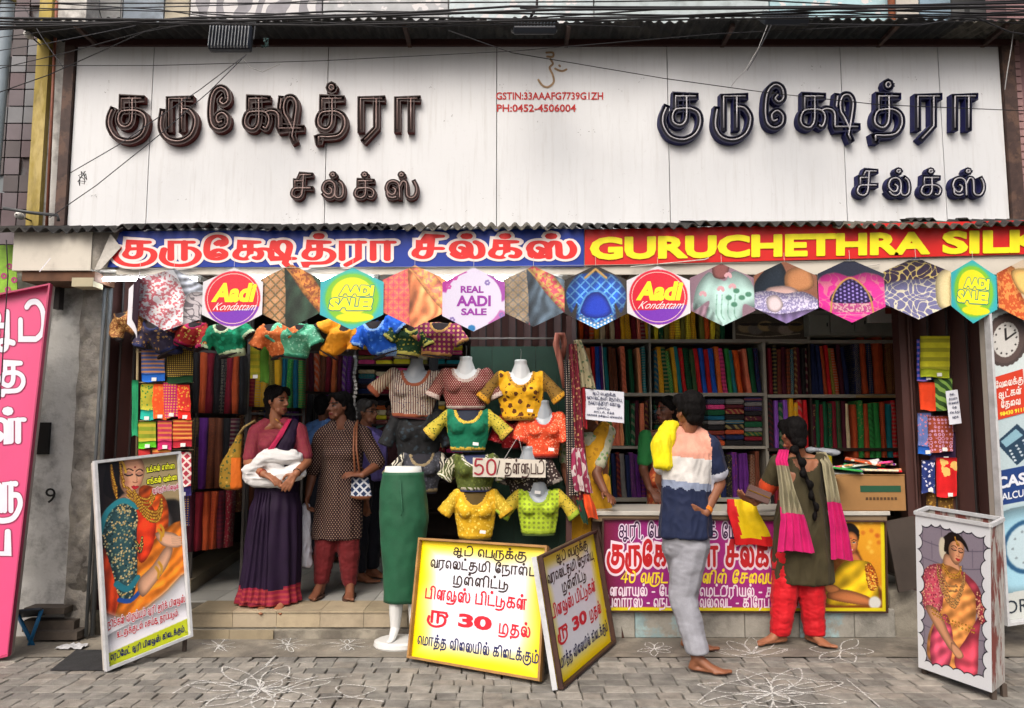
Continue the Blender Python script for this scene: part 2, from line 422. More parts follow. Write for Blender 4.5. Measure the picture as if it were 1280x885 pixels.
def FQ(tl, tr, bl, br=None):
    """frame over a leaning board given by its corners; x,y in 0..1, y down, h along the outward normal"""
    tl, tr, bl = Vector(tl), Vector(tr), Vector(bl); br = Vector(br) if br is not None else tr+bl-tl
    n = (tr-tl).cross(bl-tl).normalized()
    if n.dot(Vector((0, CAMY, CAMZ))-(tl+tr+bl)/3) < 0: n = -n
    return lambda x, y, h: tl*(1-x)*(1-y)+tr*x*(1-y)+bl*(1-x)*y+br*x*y+n*h
# ---------------------------------------------------------------- printed pictures (painted in memory, procedural)
def _box(a, r):
    if r < 1: return a
    r = int(r); k = 2*r+1
    for ax in (0, 1):
        p = np.pad(a, [(r+1, r) if i == ax else (0, 0) for i in range(a.ndim)], mode='edge')
        c = np.cumsum(p, axis=ax)
        a = (np.take(c, range(k, c.shape[ax]), axis=ax)-np.take(c, range(0, c.shape[ax]-k), axis=ax))/k
    return a
def hexc(c): return np.array([int(c[i:i+2], 16)/255 for i in (0, 2, 4)]) if isinstance(c, str) else np.array(c)
class Pic:
    """small print painter; coordinates 0..1 with y down"""
    def __init__(s, w, h, bg='ffffff'):
        s.w, s.h = w, h; s.a = np.ones((h, w, 3))*hexc(bg); s.asp = w/h
        s.X, s.Y = np.meshgrid((np.arange(w)+.5)/w, (np.arange(h)+.5)/h)
        s.clip = None
    def _mask(s, pts):
        pts = np.array(pts); m = np.zeros((s.h, s.w), bool)
        x0, y0 = pts.min(0); x1, y1 = pts.max(0)
        i0, i1 = max(0, int(y0*s.h)-1), min(s.h, int(y1*s.h)+2); j0, j1 = max(0, int(x0*s.w)-1), min(s.w, int(x1*s.w)+2)
        if i1 <= i0 or j1 <= j0: return m.astype(float)
        X, Y = s.X[i0:i1, j0:j1], s.Y[i0:i1, j0:j1]; q = np.zeros(X.shape, bool)
        for (ax, ay), (bx, by) in zip(pts, np.roll(pts, -1, 0)):
            if ay == by: continue
            c = ((ay > Y) != (by > Y)) & (X < (bx-ax)*(Y-ay)/(by-ay)+ax); q ^= c
        m[i0:i1, j0:j1] = q
        return m.astype(float)
    def put(s, m, col, alpha=1):
        if s.clip is not None: m = m*s.clip
        m = (m*alpha)[..., None]; s.a = s.a*(1-m)+(col if isinstance(col, np.ndarray) and col.ndim == 3 else hexc(col))*m
    def poly(s, pts, col, blur=1, alpha=1, smooth=True, tex=None, vol=.42):
        if smooth:
            P = [Vector(p) for p in pts]; n = len(P); o = []
            for i in range(n):
                p0, p1, p2, p3 = P[i-1], P[i], P[(i+1) % n], P[(i+2) % n]
                for j in range(5):
                    t = j/5; o.append(tuple(.5*((2*p1)+(p2-p0)*t+(2*p0-5*p1+4*p2-p3)*t*t+(3*p1-p0-3*p2+p3)*t**3)))
            pts = o
        raw = s._mask(pts); m = _box(raw, blur)
        c = hexc(col)
        if tex is not None: c = s.tex(tex, c)
        s.put(m, c, alpha)
        ar = raw.sum()
        if smooth and vol and ar > 60:      # soft rounding towards the outline, as in a printed photograph
            r = max(1, int(math.sqrt(ar)*.14)); v = np.clip((_box(_box(raw, r), r)-.35)*1.7, 0, 1); q = raw if s.clip is None else raw*s.clip
            s.a = s.a*(1-(q*alpha*vol*(1-v))[..., None])
            s.a = np.clip(s.a*(1+(q*alpha*vol*.35*v*np.roll(v, (r, r), (0, 1)))[..., None]), 0, 1)
        return m
    def ell(s, cx, cy, rx, ry, col, blur=1, alpha=1, rot=0):
        c, d = math.cos(rot), math.sin(rot); X = (s.X-cx); Y = (s.Y-cy)/1
        u = (X*c*s.asp+Y*d)/s.asp; v = -X*d*s.asp+Y*c
        m = _box(((u/rx)**2+(v/ry)**2 < 1).astype(float), blur); s.put(m, col, alpha); return m
    def line(s, pts, wd, col, blur=1, alpha=1, smooth=True):
        P = [Vector(p) for p in pts]
        if smooth and len(P) > 2: P = _smooth([tuple(p) for p in pts], 5)
        m = np.zeros((s.h, s.w), bool)
        for a, b in zip(P[:-1], P[1:]):
            dx, dy = (b.x-a.x)*s.asp, b.y-a.y; L = dx*dx+dy*dy+1e-12
            t = np.clip((((s.X-a.x)*s.asp)*dx+(s.Y-a.y)*dy)/L, 0, 1)
            m |= ((s.X-a.x)*s.asp-t*dx)**2+(s.Y-a.y-t*dy)**2 < (wd/2)**2
        m = _box(m.astype(float), blur); s.put(m, col, alpha)
    def noise(s, f):
        g = rng.random((int(f*s.h/s.w)+3, int(f)+3)); yy = s.Y*(g.shape[0]-2); xx = s.X*(g.shape[1]-2)
        i, j = yy.astype(int), xx.astype(int); fy, fx = yy-i, xx-j; fx = fx*fx*(3-2*fx); fy = fy*fy*(3-2*fy)
        return (g[i, j]*(1-fx)+g[i, j+1]*fx)*(1-fy)+(g[i+1, j]*(1-fx)+g[i+1, j+1]*fx)*fy
    def tex(s, spec, base):
        kind, c2, f = spec; c2 = hexc(c2); b = np.ones((s.h, s.w, 3))*base
        X, Y = s.X*f, s.Y*f/s.asp
        if kind == 'floral': k = ((s.noise(f*2.2)+s.noise(f*4.4)*.6) > .86)
        elif kind == 'dots': k = ((X % 1-.5)**2+((Y+(np.floor(X) % 2)*.5) % 1-.5)**2 < .09)
        elif kind == 'diamond': k = (np.abs((X+Y) % 1-.5) < .1) | (np.abs((X-Y) % 1-.5) < .1)
        elif kind == 'rings': r = np.sqrt((X % 1-.5)**2+(Y % 1-.5)**2); k = (np.abs(r-.33) < .08) | (r < .12)
        elif kind == 'stripe': k = np.sin((X+s.noise(4)*1.5)*6.28) > .3
        elif kind == 'vine': k = np.abs(np.sin(X*3+s.noise(5)*9)+np.cos(Y*3+s.noise(6)*9)) < .33
        else: k = s.noise(f) > .5
        k = _box(k.astype(float), .5)[..., None]*1.0
        return b*(1-k)+c2*k
    def folds(s, m, f=7, ang=.5, amt=.25):
        u = s.X*math.cos(ang)+s.Y/s.asp*math.sin(ang); w = np.sin((u*f+s.noise(3)*.9)*6.28)*.6+(s.noise(f*2)-.5)
        mm = m if s.clip is None else m*s.clip
        s.a = np.clip(s.a*(1+(w*amt*mm)[..., None]), 0, 1)
    def grain(s, a=.03): s.a = np.clip(s.a+(rng.random((s.h, s.w, 1))-.5)*a*2, 0, 1)
    def material(s, name, rough=.35, wear=.0):
        im = bpy.data.images.new(name, s.w, s.h, alpha=False)
        px = np.ones((s.h, s.w, 4), np.float32); px[..., :3] = np.clip(s.a[::-1], 0, 1)
        im.pixels.foreach_set(px.ravel()); im.update(); im.pack()
        m, t, b = _new(name); n = N(t, 'ShaderNodeTexImage'); n.image = im
        o = mixc(t, 1.0, n.outputs[0], (.84, .84, .84), 'MULTIPLY')
        if wear:
            k = ramp(t, ntex(t, coords(t), 9, 6, .7), .55, .75); o = mixc(t, math_(t, 'MULTIPLY', k, wear), o, (.45, .42, .38))
        t.links.new(o, b.inputs['Base Color']); b.inputs['Roughness'].default_value = rough; b.inputs['Specular IOR Level'].default_value = .35
        return m
# ================================================================= THE SETTING
M_conc = mat('concrete', '8a8578', .9, var=.2, vs=5, bump=.5, bs=90, grime=.5, gs=3, col2='6f6a60')
M_joint = mat('joint_dirt', '5b564b', .95, var=.3, vs=30, bump=.5, grime=.3)
M_asph = mat('asphalt', '3c3b3a', .9, var=.2, vs=20, bump=.6, bs=200)
M_pave = [mat('paver_%s' % k, c, .88, var=.26, vs=11, bump=.9, bs=120, grime=.55, gs=2.6) for k, c in (('a', '88857d'), ('b', '7f7d76'), ('c', '918d84'), ('d', '77756f'), ('e', '858077'))]
g = MB(); g.add([(-60, -60, -.03), (60, -60, -.03), (60, 40, -.03), (-60, 40, -.03)], [(0, 1, 2, 3)])
ground = g.build('ground', M_joint, kind='structure')
g = MB(); g.bb((-30, -26, -.029), (30, -3.2, -.012)); g.build('road', M_asph, kind='structure')
# concrete apron along the shop front
YP = -.50
def apron(i, j):
    x = -9+18*i; y = YP+(0.6-YP)*j
    return Vector((x, y+(.02*noise.noise(Vector((x*3, 0, 0))) if j == 0 else 0), .004*noise.noise(Vector((x*2, y*3, 1)))-.001))
g = MB(); g.grid(apron, 180, 10); g.build('pavement_apron', mat('apron_concrete', '7d776b', .92, var=.28, vs=4, bump=.6, bs=50, grime=.65, gs=2.2, col2='6a655c'), kind='structure', smooth=True)
pv = thing('paved_pavement', None, None); prop(pv, kind='structure')
row = 0; y = YP-.004; cnt = 0; rest = MB(); rr = random.Random(3)
def paver(mb, x0, x1, y0, y1, z, m, jit=.006):
    c = [(x0, y0), (x1, y0), (x1, y1), (x0, y1)]
    c = [(a+rr.uniform(-jit, jit), b+rr.uniform(-jit, jit)) for a, b in c]
    cx, cy = (x0+x1)/2, (y0+y1)/2; top = [(cx+(a-cx)*.93, cy+(b-cy)*.92, z+rr.uniform(-.001, .001)) for a, b in c]
    mid = [(a, b, z-.004) for a, b in c]; bot = [(a, b, -.028) for a, b in c]
    mb.add(top+mid+bot, [(0, 1, 2, 3)]+[(i+4, (i+1) % 4+4, (i+1) % 4, i) for i in range(4)]+[(i+8, (i+1) % 4+8, (i+1) % 4+4, i+4) for i in range(4)], m)
pave_list = []
while y > -3.1:
    h = rr.uniform(.098, .118)
    x = -7.5+rr.uniform(-.1, .1)
    while x < 7.5:
        w = rr.choice((.11, .13, .14, .16))+rr.uniform(-.01, .01)
        pave_list.append((x+.003, x+w-.003, y-h+.003, y-.003)); x += w
    y -= h; row += 1
def _vis(p): return abs((p[0]+p[1])/2) < 3.75*(5.58+p[3])/5.3+.1 and p[3] > -1.36
for p in pave_list:
    z = rr.uniform(-.003, .0015); mi = rr.randrange(5)
    if _vis(p) and cnt < 300:
        b = MB(); paver(b, *p, z, 0); b.build('paver', M_pave[mi], pv); cnt += 1
    else: paver(rest, *p, z, mi)
rest.build('paver_field', M_pave, pv, kind='stuff')
print('pavers', cnt)
# kolam chalk drawings
M_chalk = mat('chalk_powder', 'c9c9c4', .95, var=.15, vs=60, bump=.3)
_t = M_chalk.node_tree; _b = _t.nodes['Principled BSDF']      # rice powder: broken, grainy coverage
_t.links.new(ramp(_t, ntex(_t, coords(_t), 70, 5, .8), .37, .56), _b.inputs['Alpha'])
M_dust = mat('chalk_dust', 'bdbdb8', .95, var=.1)
_t = M_dust.node_tree; _b = _t.nodes['Principled BSDF']
_t.links.new(math_(_t, 'MULTIPLY', ramp(_t, ntex(_t, coords(_t), 40, 6, .8), .48, .75), .55), _b.inputs['Alpha'])
def chalk(name, label, strokes, w=.012, group=None):
    mb = MB(); rj = random.Random(len(label))
    k = 0
    for st in strokes:
        P = []
        for p in _smooth(st, 6) if len(st) > 2 else [Vector(st[0]).lerp(Vector(st[1]), i/6) for i in range(7)]:
            P.append(p+Vector((noise.noise(Vector((p.x*.3, p.y*.3, k)))*.9, noise.noise(Vector((p.y*.3, p.x*.3, 7+k)))*.6)))
        V3 = [G(p.x, p.y) for p in P]; n = len(V3); vs = []; fs = []
        for i, p in enumerate(V3):
            d = (V3[min(i+1, n-1)]-V3[max(i-1, 0)]); d.z = 0
            d = d.normalized() if d.length > 1e-6 else Vector((1, 0, 0)); nn = Vector((-d.y, d.x, 0))*w*(.36+.6*abs(noise.noise(p*23)))*.8
            z = .0055+k*1e-5; vs += [(p.x+nn.x, p.y+nn.y, z), (p.x-nn.x, p.y-nn.y, z)]
            if i: fs.append((2*i-2, 2*i-1, 2*i+1, 2*i))
        mb.add(vs, fs); k += 1
    sm = MB()          # smudged powder around the lines
    for st in strokes[::2]:
        c = sum((G(*q) for q in st), Vector())/len(st)
        for i in range(3):
            q = G(*st[rj.randrange(len(st))]); a0 = rj.uniform(0, 6.28); r_ = rj.uniform(.03, .07); n_ = 9
            sm.add([(q.x+r_*1.5*rj.uniform(.6, 1)*math.cos(a0+j*6.283/n_), q.y+r_*rj.uniform(.5, 1)*math.sin(a0+j*6.283/n_), .0042+1e-5*(k+i+len(sm.f))) for j in range(n_)], [tuple(range(n_))])
    mb.add(sm.v, sm.f, 1)
    o = mb.build(name, [M_chalk, M_dust], label=label, cat='chalk drawing', group=group or 'white kolam drawings on the pavement')
    return o
def star(cx, cy, rx, ry, n=6, ph=0): return [[(cx+rx*math.cos(ph+i*math.pi/n), cy+ry*math.sin(ph+i*math.pi/n)), (cx-rx*math.cos(ph+i*math.pi/n), cy-ry*math.sin(ph+i*math.pi/n))] for i in range(n)]
def petal(cx, cy, L, a, wd, sq=.42):
    c, s_ = math.cos(a), math.sin(a); q = []
    for t, o in ((0, 0), (.3, .6), (.65, .8), (1, 0), (.65, -.8), (.3, -.6), (0, 0)):
        u, v = L*t, o*wd; q.append((cx+u*c-v*s_, cy+(u*s_+v*c)*sq))
    return q
chalk('kolam', 'small white chalk star left of the step beside the poster stand', star(274, 808, 22, 8, 4, .3)+[petal(274, 808, 15, 1.2, 4)], .009)
chalk('kolam', 'small white chalk star in the middle before the tiled step', star(360, 806, 24, 8, 4, .15)+[petal(360, 808, 20, a, 4) for a in (1.3, 4.4)], .009)
chalk('kolam', 'small white chalk star beside the legs of the green skirt dummy', star(434, 807, 24, 7, 4, .4)+[petal(434, 807, 16, a, 4) for a in (1.5, 4.7)], .009)
chalk('kolam', 'small white chalk flower beside the barefoot man', [petal(818, 812, 22, a, 6) for a in (-.2, .5, 2.8, 4.2, 5.2, 1.6)], .008)
chalk('kolam', 'fan shaped white chalk flower between the two bare footed shoppers', [petal(940, 818, 46, a, 10, .45) for a in (-.25, -.9, -1.6, -2.3, 3.3)]+[[(900, 815), (940, 823), (985, 812)]], .010)
chalk('kolam', 'long petalled white chalk flower at the feet of the woman in red trousers', [petal(1052, 814, 40, a, 12, .4) for a in (.1, 3.3, 1.2, -1.1, 2.3)], .010)
L1 = [petal(325, 862, r_, a, w_, .34) for r_, w_, n_, o_ in ((40, 14, 6, .2), (92, 18, 7, .6)) for a in [o_+i*6.283/n_ for i in range(n_)]]
L1 += [[(215, 868), (250, 852), (290, 858), (330, 836), (350, 830)], [(330, 836), (345, 820), (332, 832)], [(430, 856), (470, 862), (440, 872), (420, 862), (430, 856)], [(240, 880), (300, 872), (360, 878), (420, 872), (480, 878)], [(300, 885), (340, 870), (390, 852), (440, 846)], [(345, 842), (375, 850), (398, 846), (372, 854), (352, 862)]]
chalk('kolam', 'large tangled white chalk flower on the pavers at the left', L1, .011)
L2 = [petal(965, 868, r_, a, w_, .34) for r_, w_, n_, o_ in ((40, 12, 6, 0), (98, 20, 8, .35)) for a in [o_+i*6.283/n_ for i in range(n_)]]
L2 += [[(870, 880), (900, 858), (930, 850), (960, 842), (1010, 850), (1060, 862), (1092, 870)], [(905, 872), (960, 884), (1030, 880)], [(1058, 850), (1080, 868), (1100, 885)], [(930, 846), (950, 856), (980, 850), (1000, 862), (1040, 856)]]
chalk('kolam', 'large tangled white chalk flower on the pavers at the right', L2, .011)
# ================================================================= BUILDING SHELL
M_acp = mat('sign_sheet_white', 'd3d7d9', .38, var=.035, vs=1.6, grime=.10, gs=1.3, spec=.5, stretch=(1, 1, .35))
M_dark = mat('dark_steel', '241f1e', .55, var=.3, vs=12, metal=.2)
M_post = mat('worn_brown_steel', '40302b', .65, var=.35, vs=14, col2='5a4438', bump=.2)
M_wall = mat('old_white_plaster', 'c2c2be', .9, var=.16, vs=3, bump=.5, bs=30, grime=.85, gs=3.6)
M_rough = mat('rough_concrete', '85817a', .95, var=.35, vs=9, bump=1.0, bs=60, grime=.55, gs=4, col2='969186')
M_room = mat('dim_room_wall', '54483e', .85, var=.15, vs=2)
M_brown = mat('shutter_brown', '452b27', .5, var=.18, vs=5, spec=.4, grime=.3, gs=3, stretch=(3, 3, .5))
M_tileb = [mat('beige_tile_%d' % i, c, .45, var=.10, vs=7, bump=.08, grime=.35, gs=5) for i, c in enumerate(('978b73', 'a2957c', '8b8069', '9f937d'))]
M_tilew = [mat('floor_tile_%d' % i, c, .3, var=.07, vs=3, grime=.25, gs=4) for i, c in enumerate(('a3a49e', 'adaea8', '9a9b96'))]
zT, zB = 4.40, 2.90
XL, XR = -3.06, 3.45           # opening
ZF = .18
_t = M_acp.node_tree; _b = _t.nodes['Principled BSDF']; _l = _b.inputs['Base Color'].links[0].from_socket     # rain streaks and dust
_s = ramp(_t, ntex(_t, coords(_t, (9, 1, .55)), 3.0, 6, .7), .52, .80); _d = ramp(_t, ntex(_t, coords(_t), 26, 8, .75), .60, .78)
_t.links.new(mixc(_t, math_(_t, 'MULTIPLY', _d, .30), mixc(_t, math_(_t, 'MULTIPLY', _s, .38), _l, (.36, .35, .32)), (.22, .20, .18)), _b.inputs['Base Color'])
# sign board of white sheets
sb = thing('sign_board', 'long white sheet metal sign board above the shop carrying two rows of neon letters', 'sign board', (0, .05, zB))
xs = [-3.34, -2.75, -1.41, -.117, 1.19, 2.52, 3.27, 3.74]
for a, b in zip(xs[:-1], xs[1:]):
    m_ = MB(); m_.bb((a+.003, .0, zB), (b-.003, .03, zT)); m_.build('sheet_panel', M_acp, sb)
m_ = MB(); m_.bb((-3.34, .032, zB), (3.74, .06, zT)); m_.build('backing_frame', M_dark, sb)
m_ = MB(); m_.bb((-3.42, -.03, zB-.02), (-3.345, .06, zT+.02)); m_.build('side_post', M_post, sb)
m_ = MB(); m_.bb((3.745, -.03, zB-.02), (3.84, .06, zT+.02)); m_.build('side_post', M_post, sb)
m_ = MB(); m_.bb((-3.41, -.035, zT-.012), (3.85, -.004, zT+.035)); m_.build('top_rail', mat('maroon_rail', '3c211e', .5), sb)
M_redtxt = flatmat('b5211f'); M_rust = mat('rust_stain', '9c8263', .8, var=.3, vs=25)
m_ = MB(); F = FP(0)
write(m_, 'GSTIN:33AAAFG7739G1ZH', F, 620, 754, 125, 115.5, .004, bold=.022); m_.build('tax_number_lettering', M_redtxt, sb); m_ = MB(); write(m_, 'PH:0452-4506004', F, 621, 720, 140, 130.5, .004, bold=.022)
m_.build('phone_number_lettering', M_redtxt, sb)
m_ = MB()
q = [[(683, 66), (691, 66), (691, 71), (684, 71)], [(688, 74), (691, 80), (687, 85), (691, 94), (692, 103), (685, 109), (678, 107), (673, 100)], [(694, 86), (698, 88), (703, 89), (708, 87)], [(699, 82), (700, 83)]]
FF = lambda a, b, h: F(a, b, h)
for st in q: ribbon(m_, _smooth(st, 5), 2.6, FF, .003)
m_.build('rust_mark', M_rust, sb)
m_ = MB()
for i in range(46):
    x_, y_ = rr.uniform(100, 1240), rr.choice((rr.uniform(85, 118), rr.uniform(95, 190), rr.uniform(240, 275)))
    for j in range(rr.randrange(1, 5)):
        p = Vector((x_+rr.uniform(-7, 7), y_+rr.uniform(-4, 4))); ribbon(m_, [p, p+Vector((rr.uniform(-2, 2), rr.uniform(-1.5, 1.5)))], rr.uniform(.3, .8), FF, .0012+i*3e-5, caps=False)
m_.build('scuff_mark', mat('scuff', '8d8f90', .8), sb, kind='stuff')
# neon letter signs: deep channel letters with a glass tube in each
def neon(name, label, words, col, glass, lean):
    t = thing(name, label, 'neon sign', W((words[0][1]+words[0][2])/2, words[0][3], 0), 'neon lettering of the shop name')
    face = mat(name+'_face', {'5a1e1c': '541a15', '1d1f5e': '17194c'}[col], .6, var=.2, vs=20, spec=.25); ins = mat(name+'_inside', {'5a1e1c': '2c1210', '1d1f5e': '101125'}[col], .6)
    rimm = mat(name+'_rim', {'5a1e1c': '2a1412', '1d1f5e': '0f1230'}[col], .35)
    tb = mat(name+'_glass', glass, .25, spec=.6)
    F = FP(-.005)
    for s, x0, x1, yb, yt, w in words:
        gs, tot = layout(s, .56, 6); sx = (x1-x0)/tot; sy = yt-yb
        for tk, sts in gs:
            mb = MB(); tbm = MB()
            for si, st in enumerate(sts):
                P = [Vector((x0+sx*p.x, yb+sy*p.y)) for p in st]
                ww = w*abs(sy); n = len(P)
                def offs(d, ext):
                    o = []
                    for i, p in enumerate(P):
                        a = P[max(i-1, 0)]; b = P[min(i+1, n-1)]; v = (b-a); v = v.normalized() if v.length > 1e-9 else Vector((1, 0)); k = 1
                        if 0 < i < n-1: k = 1/max(.62, abs((p-a).normalized().dot(v)) if (p-a).length > 1e-9 else 1)
                        e = Vector((0, 0))
                        if i == 0: e = -v*ext
                        if i == n-1: e = v*ext
                        o.append(p+Vector((-v.y, v.x))*d*k+e)
                    return o
                e = ww*.42; D = .052; z0 = si*.0006
                A = offs(ww/2, e); B = offs(-ww/2, e); A2 = offs(ww*.38, e*.75); B2 = offs(-ww*.38, e*.75)
                rings = []
                for i in range(n):
                    sh = Vector((lean*D, 0, .0))
                    rings.append([F(A[i].x, A[i].y, 0), F(A[i].x, A[i].y, D+z0)+sh, F(A2[i].x, A2[i].y, D+z0)+sh, F(A2[i].x, A2[i].y, D*.45+z0)+sh*.5,
                                  F(B2[i].x, B2[i].y, D*.45+z0)+sh*.5, F(B2[i].x, B2[i].y, D+z0)+sh, F(B[i].x, B[i].y, D+z0)+sh, F(B[i].x, B[i].y, 0)])
                vs = [v for r_ in rings for v in r_]; fs = []; ms = []
                for i in range(n-1):
                    for k in range(7):
                        mb.add([rings[i][k], rings[i][k+1], rings[i+1][k+1], rings[i+1][k]], [(0, 1, 2, 3)], (0, 2, 1, 1, 1, 2, 0)[k])
                for i in (0, n-1): mb.add([rings[i][0], rings[i][1], rings[i][6], rings[i][7]], [(0, 1, 2, 3)], 0)
                if n > 1: tbm.tube([F(p.x, p.y, D*1.05+z0)+Vector((lean*D, 0, 0)) for p in P], .0058, 6)
            L_ = mb.build('letter', [face, ins, rimm], t)
            tbm.build('neon_tube', tb, L_, smooth=True)
neon('neon_sign', 'maroon neon channel letters in Tamil script on the left half of the white board',
     [('குருக்ஷேத்ரா', 141, 523, 165, 127, .225), ('சில்க்ஸ்', 367, 523, 250, 229, .27)], '5a1e1c', '8d7772', 0)
neon('neon_sign', 'navy blue neon channel letters in Tamil script on the right half of the white board',
     [('குருக்ஷேத்ரா', 826, 1213, 163, 124, .225), ('சில்க்ஸ்', 1066, 1224, 247, 225, .28)], '1d1f5e', 'a6a6ac', .12)
# corrugated roofs
def wave_sheet(x0, x1, ya, za, yb, zb, wl, am, th=.006, sag=0, n=8, jag=0):
    mb = MB(); K = max(4, int((x1-x0)/wl*n)); rings = []
    for j in range(3):
        t = j/2; y = ya+(yb-ya)*t; z = za+(zb-za)*t; top = []; bot = []
        for i in range(K+1):
            x = x0+(x1-x0)*i/K; d = am*math.sin(x*2*math.pi/wl)+sag*math.sin(math.pi*i/K)
            yy = y-(jag*noise.noise(Vector((x*4, 0, 0))) if j == 2 else 0)
            top.append((x, yy, z+d+th/2)); bot.append((x, yy, z+d-th/2))
        rings.append(top+bot[::-1])
    mb.loft(rings); return mb
M_cor = mat('old_asbestos_sheet', '2b2c2c', .85, var=.4, vs=9, col2='3c3b38', bump=.3)
M_cor2 = mat('weathered_asbestos_sheet', '5b584f', .9, var=.35, vs=12, col2='383631', bump=.4)
rf = thing('corrugated_canopy', 'long dark corrugated canopy over the top edge of the white sign board', 'canopy', (0, 0, 4.45))
x = -3.62
for i in range(8):
    w = .98; wave_sheet(x, x+w+.03, .25, 4.485+.006*(i % 2), -.36+.02*math.sin(i*2), 4.405+.006*(i % 2), .075, .011, jag=.04).build('roof_sheet', M_cor if i < 7 else M_cor2, rf); x += w-.0
for x in (-3.2, -2.0, -.8, .4, 1.6, 2.8, 3.6): m_ = MB(); m_.bb((x, -.30, 4.385), (x+.03, .02, 4.415)); m_.build('bracket', M_post, rf)
rf2 = thing('corrugated_canopy', 'thin dark corrugated awning lying over the blue and red banners', 'awning', (0, -.2, 2.9))
x = -3.75
for i in range(8):
    w = 1.0; z = .006*(i % 2)+.006*i
    wave_sheet(x, x+w+.05, -.01, 2.965+z, -.43, 2.838+z+.012*math.sin(i*1.7), .088, .018, jag=.05, sag=.006*math.sin(i)).build('roof_sheet', M_cor if i not in (3, 6) else M_cor2, rf2); x += w
# broken bits of sheet lying on the awning
for k, (px, py, w) in enumerate(((455, 278, .14), (1130, 272, .2), (310, 280, .06), (1200, 272, .05))):
    p = W(px, py, -.3); wave_sheet(p.x, p.x+w, -.24, p.z+.0, -.36, p.z-.03, .06, .012).build('broken_roof_sheet', M_cor, None, origin=p,
        label=['curled scrap of corrugated sheet on the awning below the maroon lettering', 'wide scrap of corrugated sheet on the awning below the navy lettering', 'tiny sheet scrap on the awning above the blue banner', 'tiny sheet scrap at the right end of the awning'][k], cat='sheet scrap')
# upper building behind the canopy
ub = thing('upper_building', 'pale upper storey wall with printed panels and rusty pipe behind the roof cables', 'building', (0, .8, 4.4))
PAN = [(60, 122, 'b9c3cb', None), (122, 152, 'c7c9c8', None), (152, 204, 'b3c2cf', None), (204, 236, 'bdb6a2', 'rust'), (236, 402, '8f8f95', 'vine'), (402, 560, 'a9adb0', 'floral'), (560, 742, 'b4c2c6', 'floral'), (742, 962, 'aab7ba', 'rust'),
       (962, 1112, '9fc0c8', 'flr'), (1120, 1150, 'b5b3ac', None), (1150, 1190, '7e97a8', None), (1190, 1262, '6f7272', 'brick'), (1262, 1345, 'a8b8bd', None)]
for a, b, c, k in PAN:
    p, q = W(a, 30, .8), W(b, 30, .8); m_ = MB(); m_.bb((p.x+.01, .8, 4.2), (q.x-.004, .86, 6.6))
    mm = mat('upper_'+c, c, .8, var=.12, vs=5, grime=.5, gs=4) if k in (None, 'rust') else fabric(c, 'c9c9ca' if k != 'brick' else '3f4243', {'vine': 'vines', 'floral': 'floral', 'flr': 'floral', 'brick': 'check'}[k], 14)
    m_.build('wall_panel', mm, ub)
m_ = MB(); m_.bb((-6, .87, 4.1), (6, 1.0, 6.6)); m_.build('wall', M_wall, ub)
m_ = MB(); p = W(1115, 20, .7); m_.tube([(p.x, .7, 4.3), (p.x, .7, 6.6)], .03, 10); m_.build('rusty_pipe', mat('rusty_orange', '8a5236', .7, var=.3, vs=15), ub, smooth=True)
# neighbour wall at the left
nb = thing('side_building', 'maroon tiled side wall left of the sign board', 'building', (-3.9, .2, 0))
m_ = MB(); m_.bb((-6.5, .25, 0), (-3.72, .4, 6)); m_.build('wall', mat('maroon_cement', '524a4c', .8, var=.3, vs=3, col2='6d7478', grime=.4), nb)
tcol = [mat('mosaic_'+c, c, .6, var=.15) for c in ('584a4e', '5f575c', '6c6e72', '4c4648')]
for i in range(3):
    for j in range(20):
        if rr.random() < .12: continue
        x_ = -4.12+i*.125; z_ = 2.2+j*.14; m_ = MB(); m_.bb((x_, .225, z_), (x_+.115, .25, z_+.13)); m_.build('wall_tile', rr.choice(tcol), nb)
ys = thing('painted_pilaster', 'narrow yellow stained pilaster beside the maroon tiled wall', 'pilaster', (-3.62, 0, 0))
pa, pb = W(34, 280, .0), W(50, 280, .0)
m_ = MB(); m_.bb((pa.x, -.02, 2.9), (pb.x, .2, 6)); m_.build('shaft', mat('yellow_stained_paint', '9b8a45', .8, var=.25, vs=6, col2='b3a269', grime=.7, gs=5, stretch=(1, 1, .3)), ys)
wl = thing('shop_wall', 'grubby white plaster wall and pillar at the left end of the shop', 'wall', (-3.4, 0, 0))
pa, pb = W(52, 280, .02), W(88, 280, .02)
m_ = MB(); m_.bb((pa.x, .03, 2.9), (pb.x+.02, .2, 6)); m_.build('upper_plaster', M_wall, wl)
def lumpy(x0, x1, y0, y1, z0, z1, amp, nu, nv, sd=0):
    mb = MB()
    def f(i, j):
        x = x0+(x1-x0)*i; z = z0+(z1-z0)*j; e = min(1, 6*min(i, 1-i)+.15)
        return Vector((x+(amp*.8*noise.noise(Vector((i*3+sd, z*4, 2))) if 0 < i < 1 else amp*.5*noise.noise(Vector((sd, z*6, 5)))), y0-amp*e*(noise.noise(Vector((x*7, sd, z*7)))+.5*noise.noise(Vector((x*19, sd, z*19)))), z))
    mb.grid(f, nu, nv); mb.bb((x0+.005, y0+.01, z0), (x1-.005, y1, z1)); return mb
a, b, c = W(30, 600, -.04).x, W(92, 600, -.04).x, W(122, 600, -.04).x
lumpy(-4.6, b, .0, .5, 0, 2.62, .008, 20, 60).build('plaster_face', M_wall, wl, smooth=True)
lumpy(b-.02, c-.01, -.03, .5, 0, 2.62, .035, 14, 110, 3).build('crumbling_pillar', M_rough, wl, smooth=True)
F = FP(-.02); m_ = MB(); write(m_, '9', F, 57, 70, 629, 610, .004, w=.16); m_.build('painted_number', flatmat('171717'), wl)
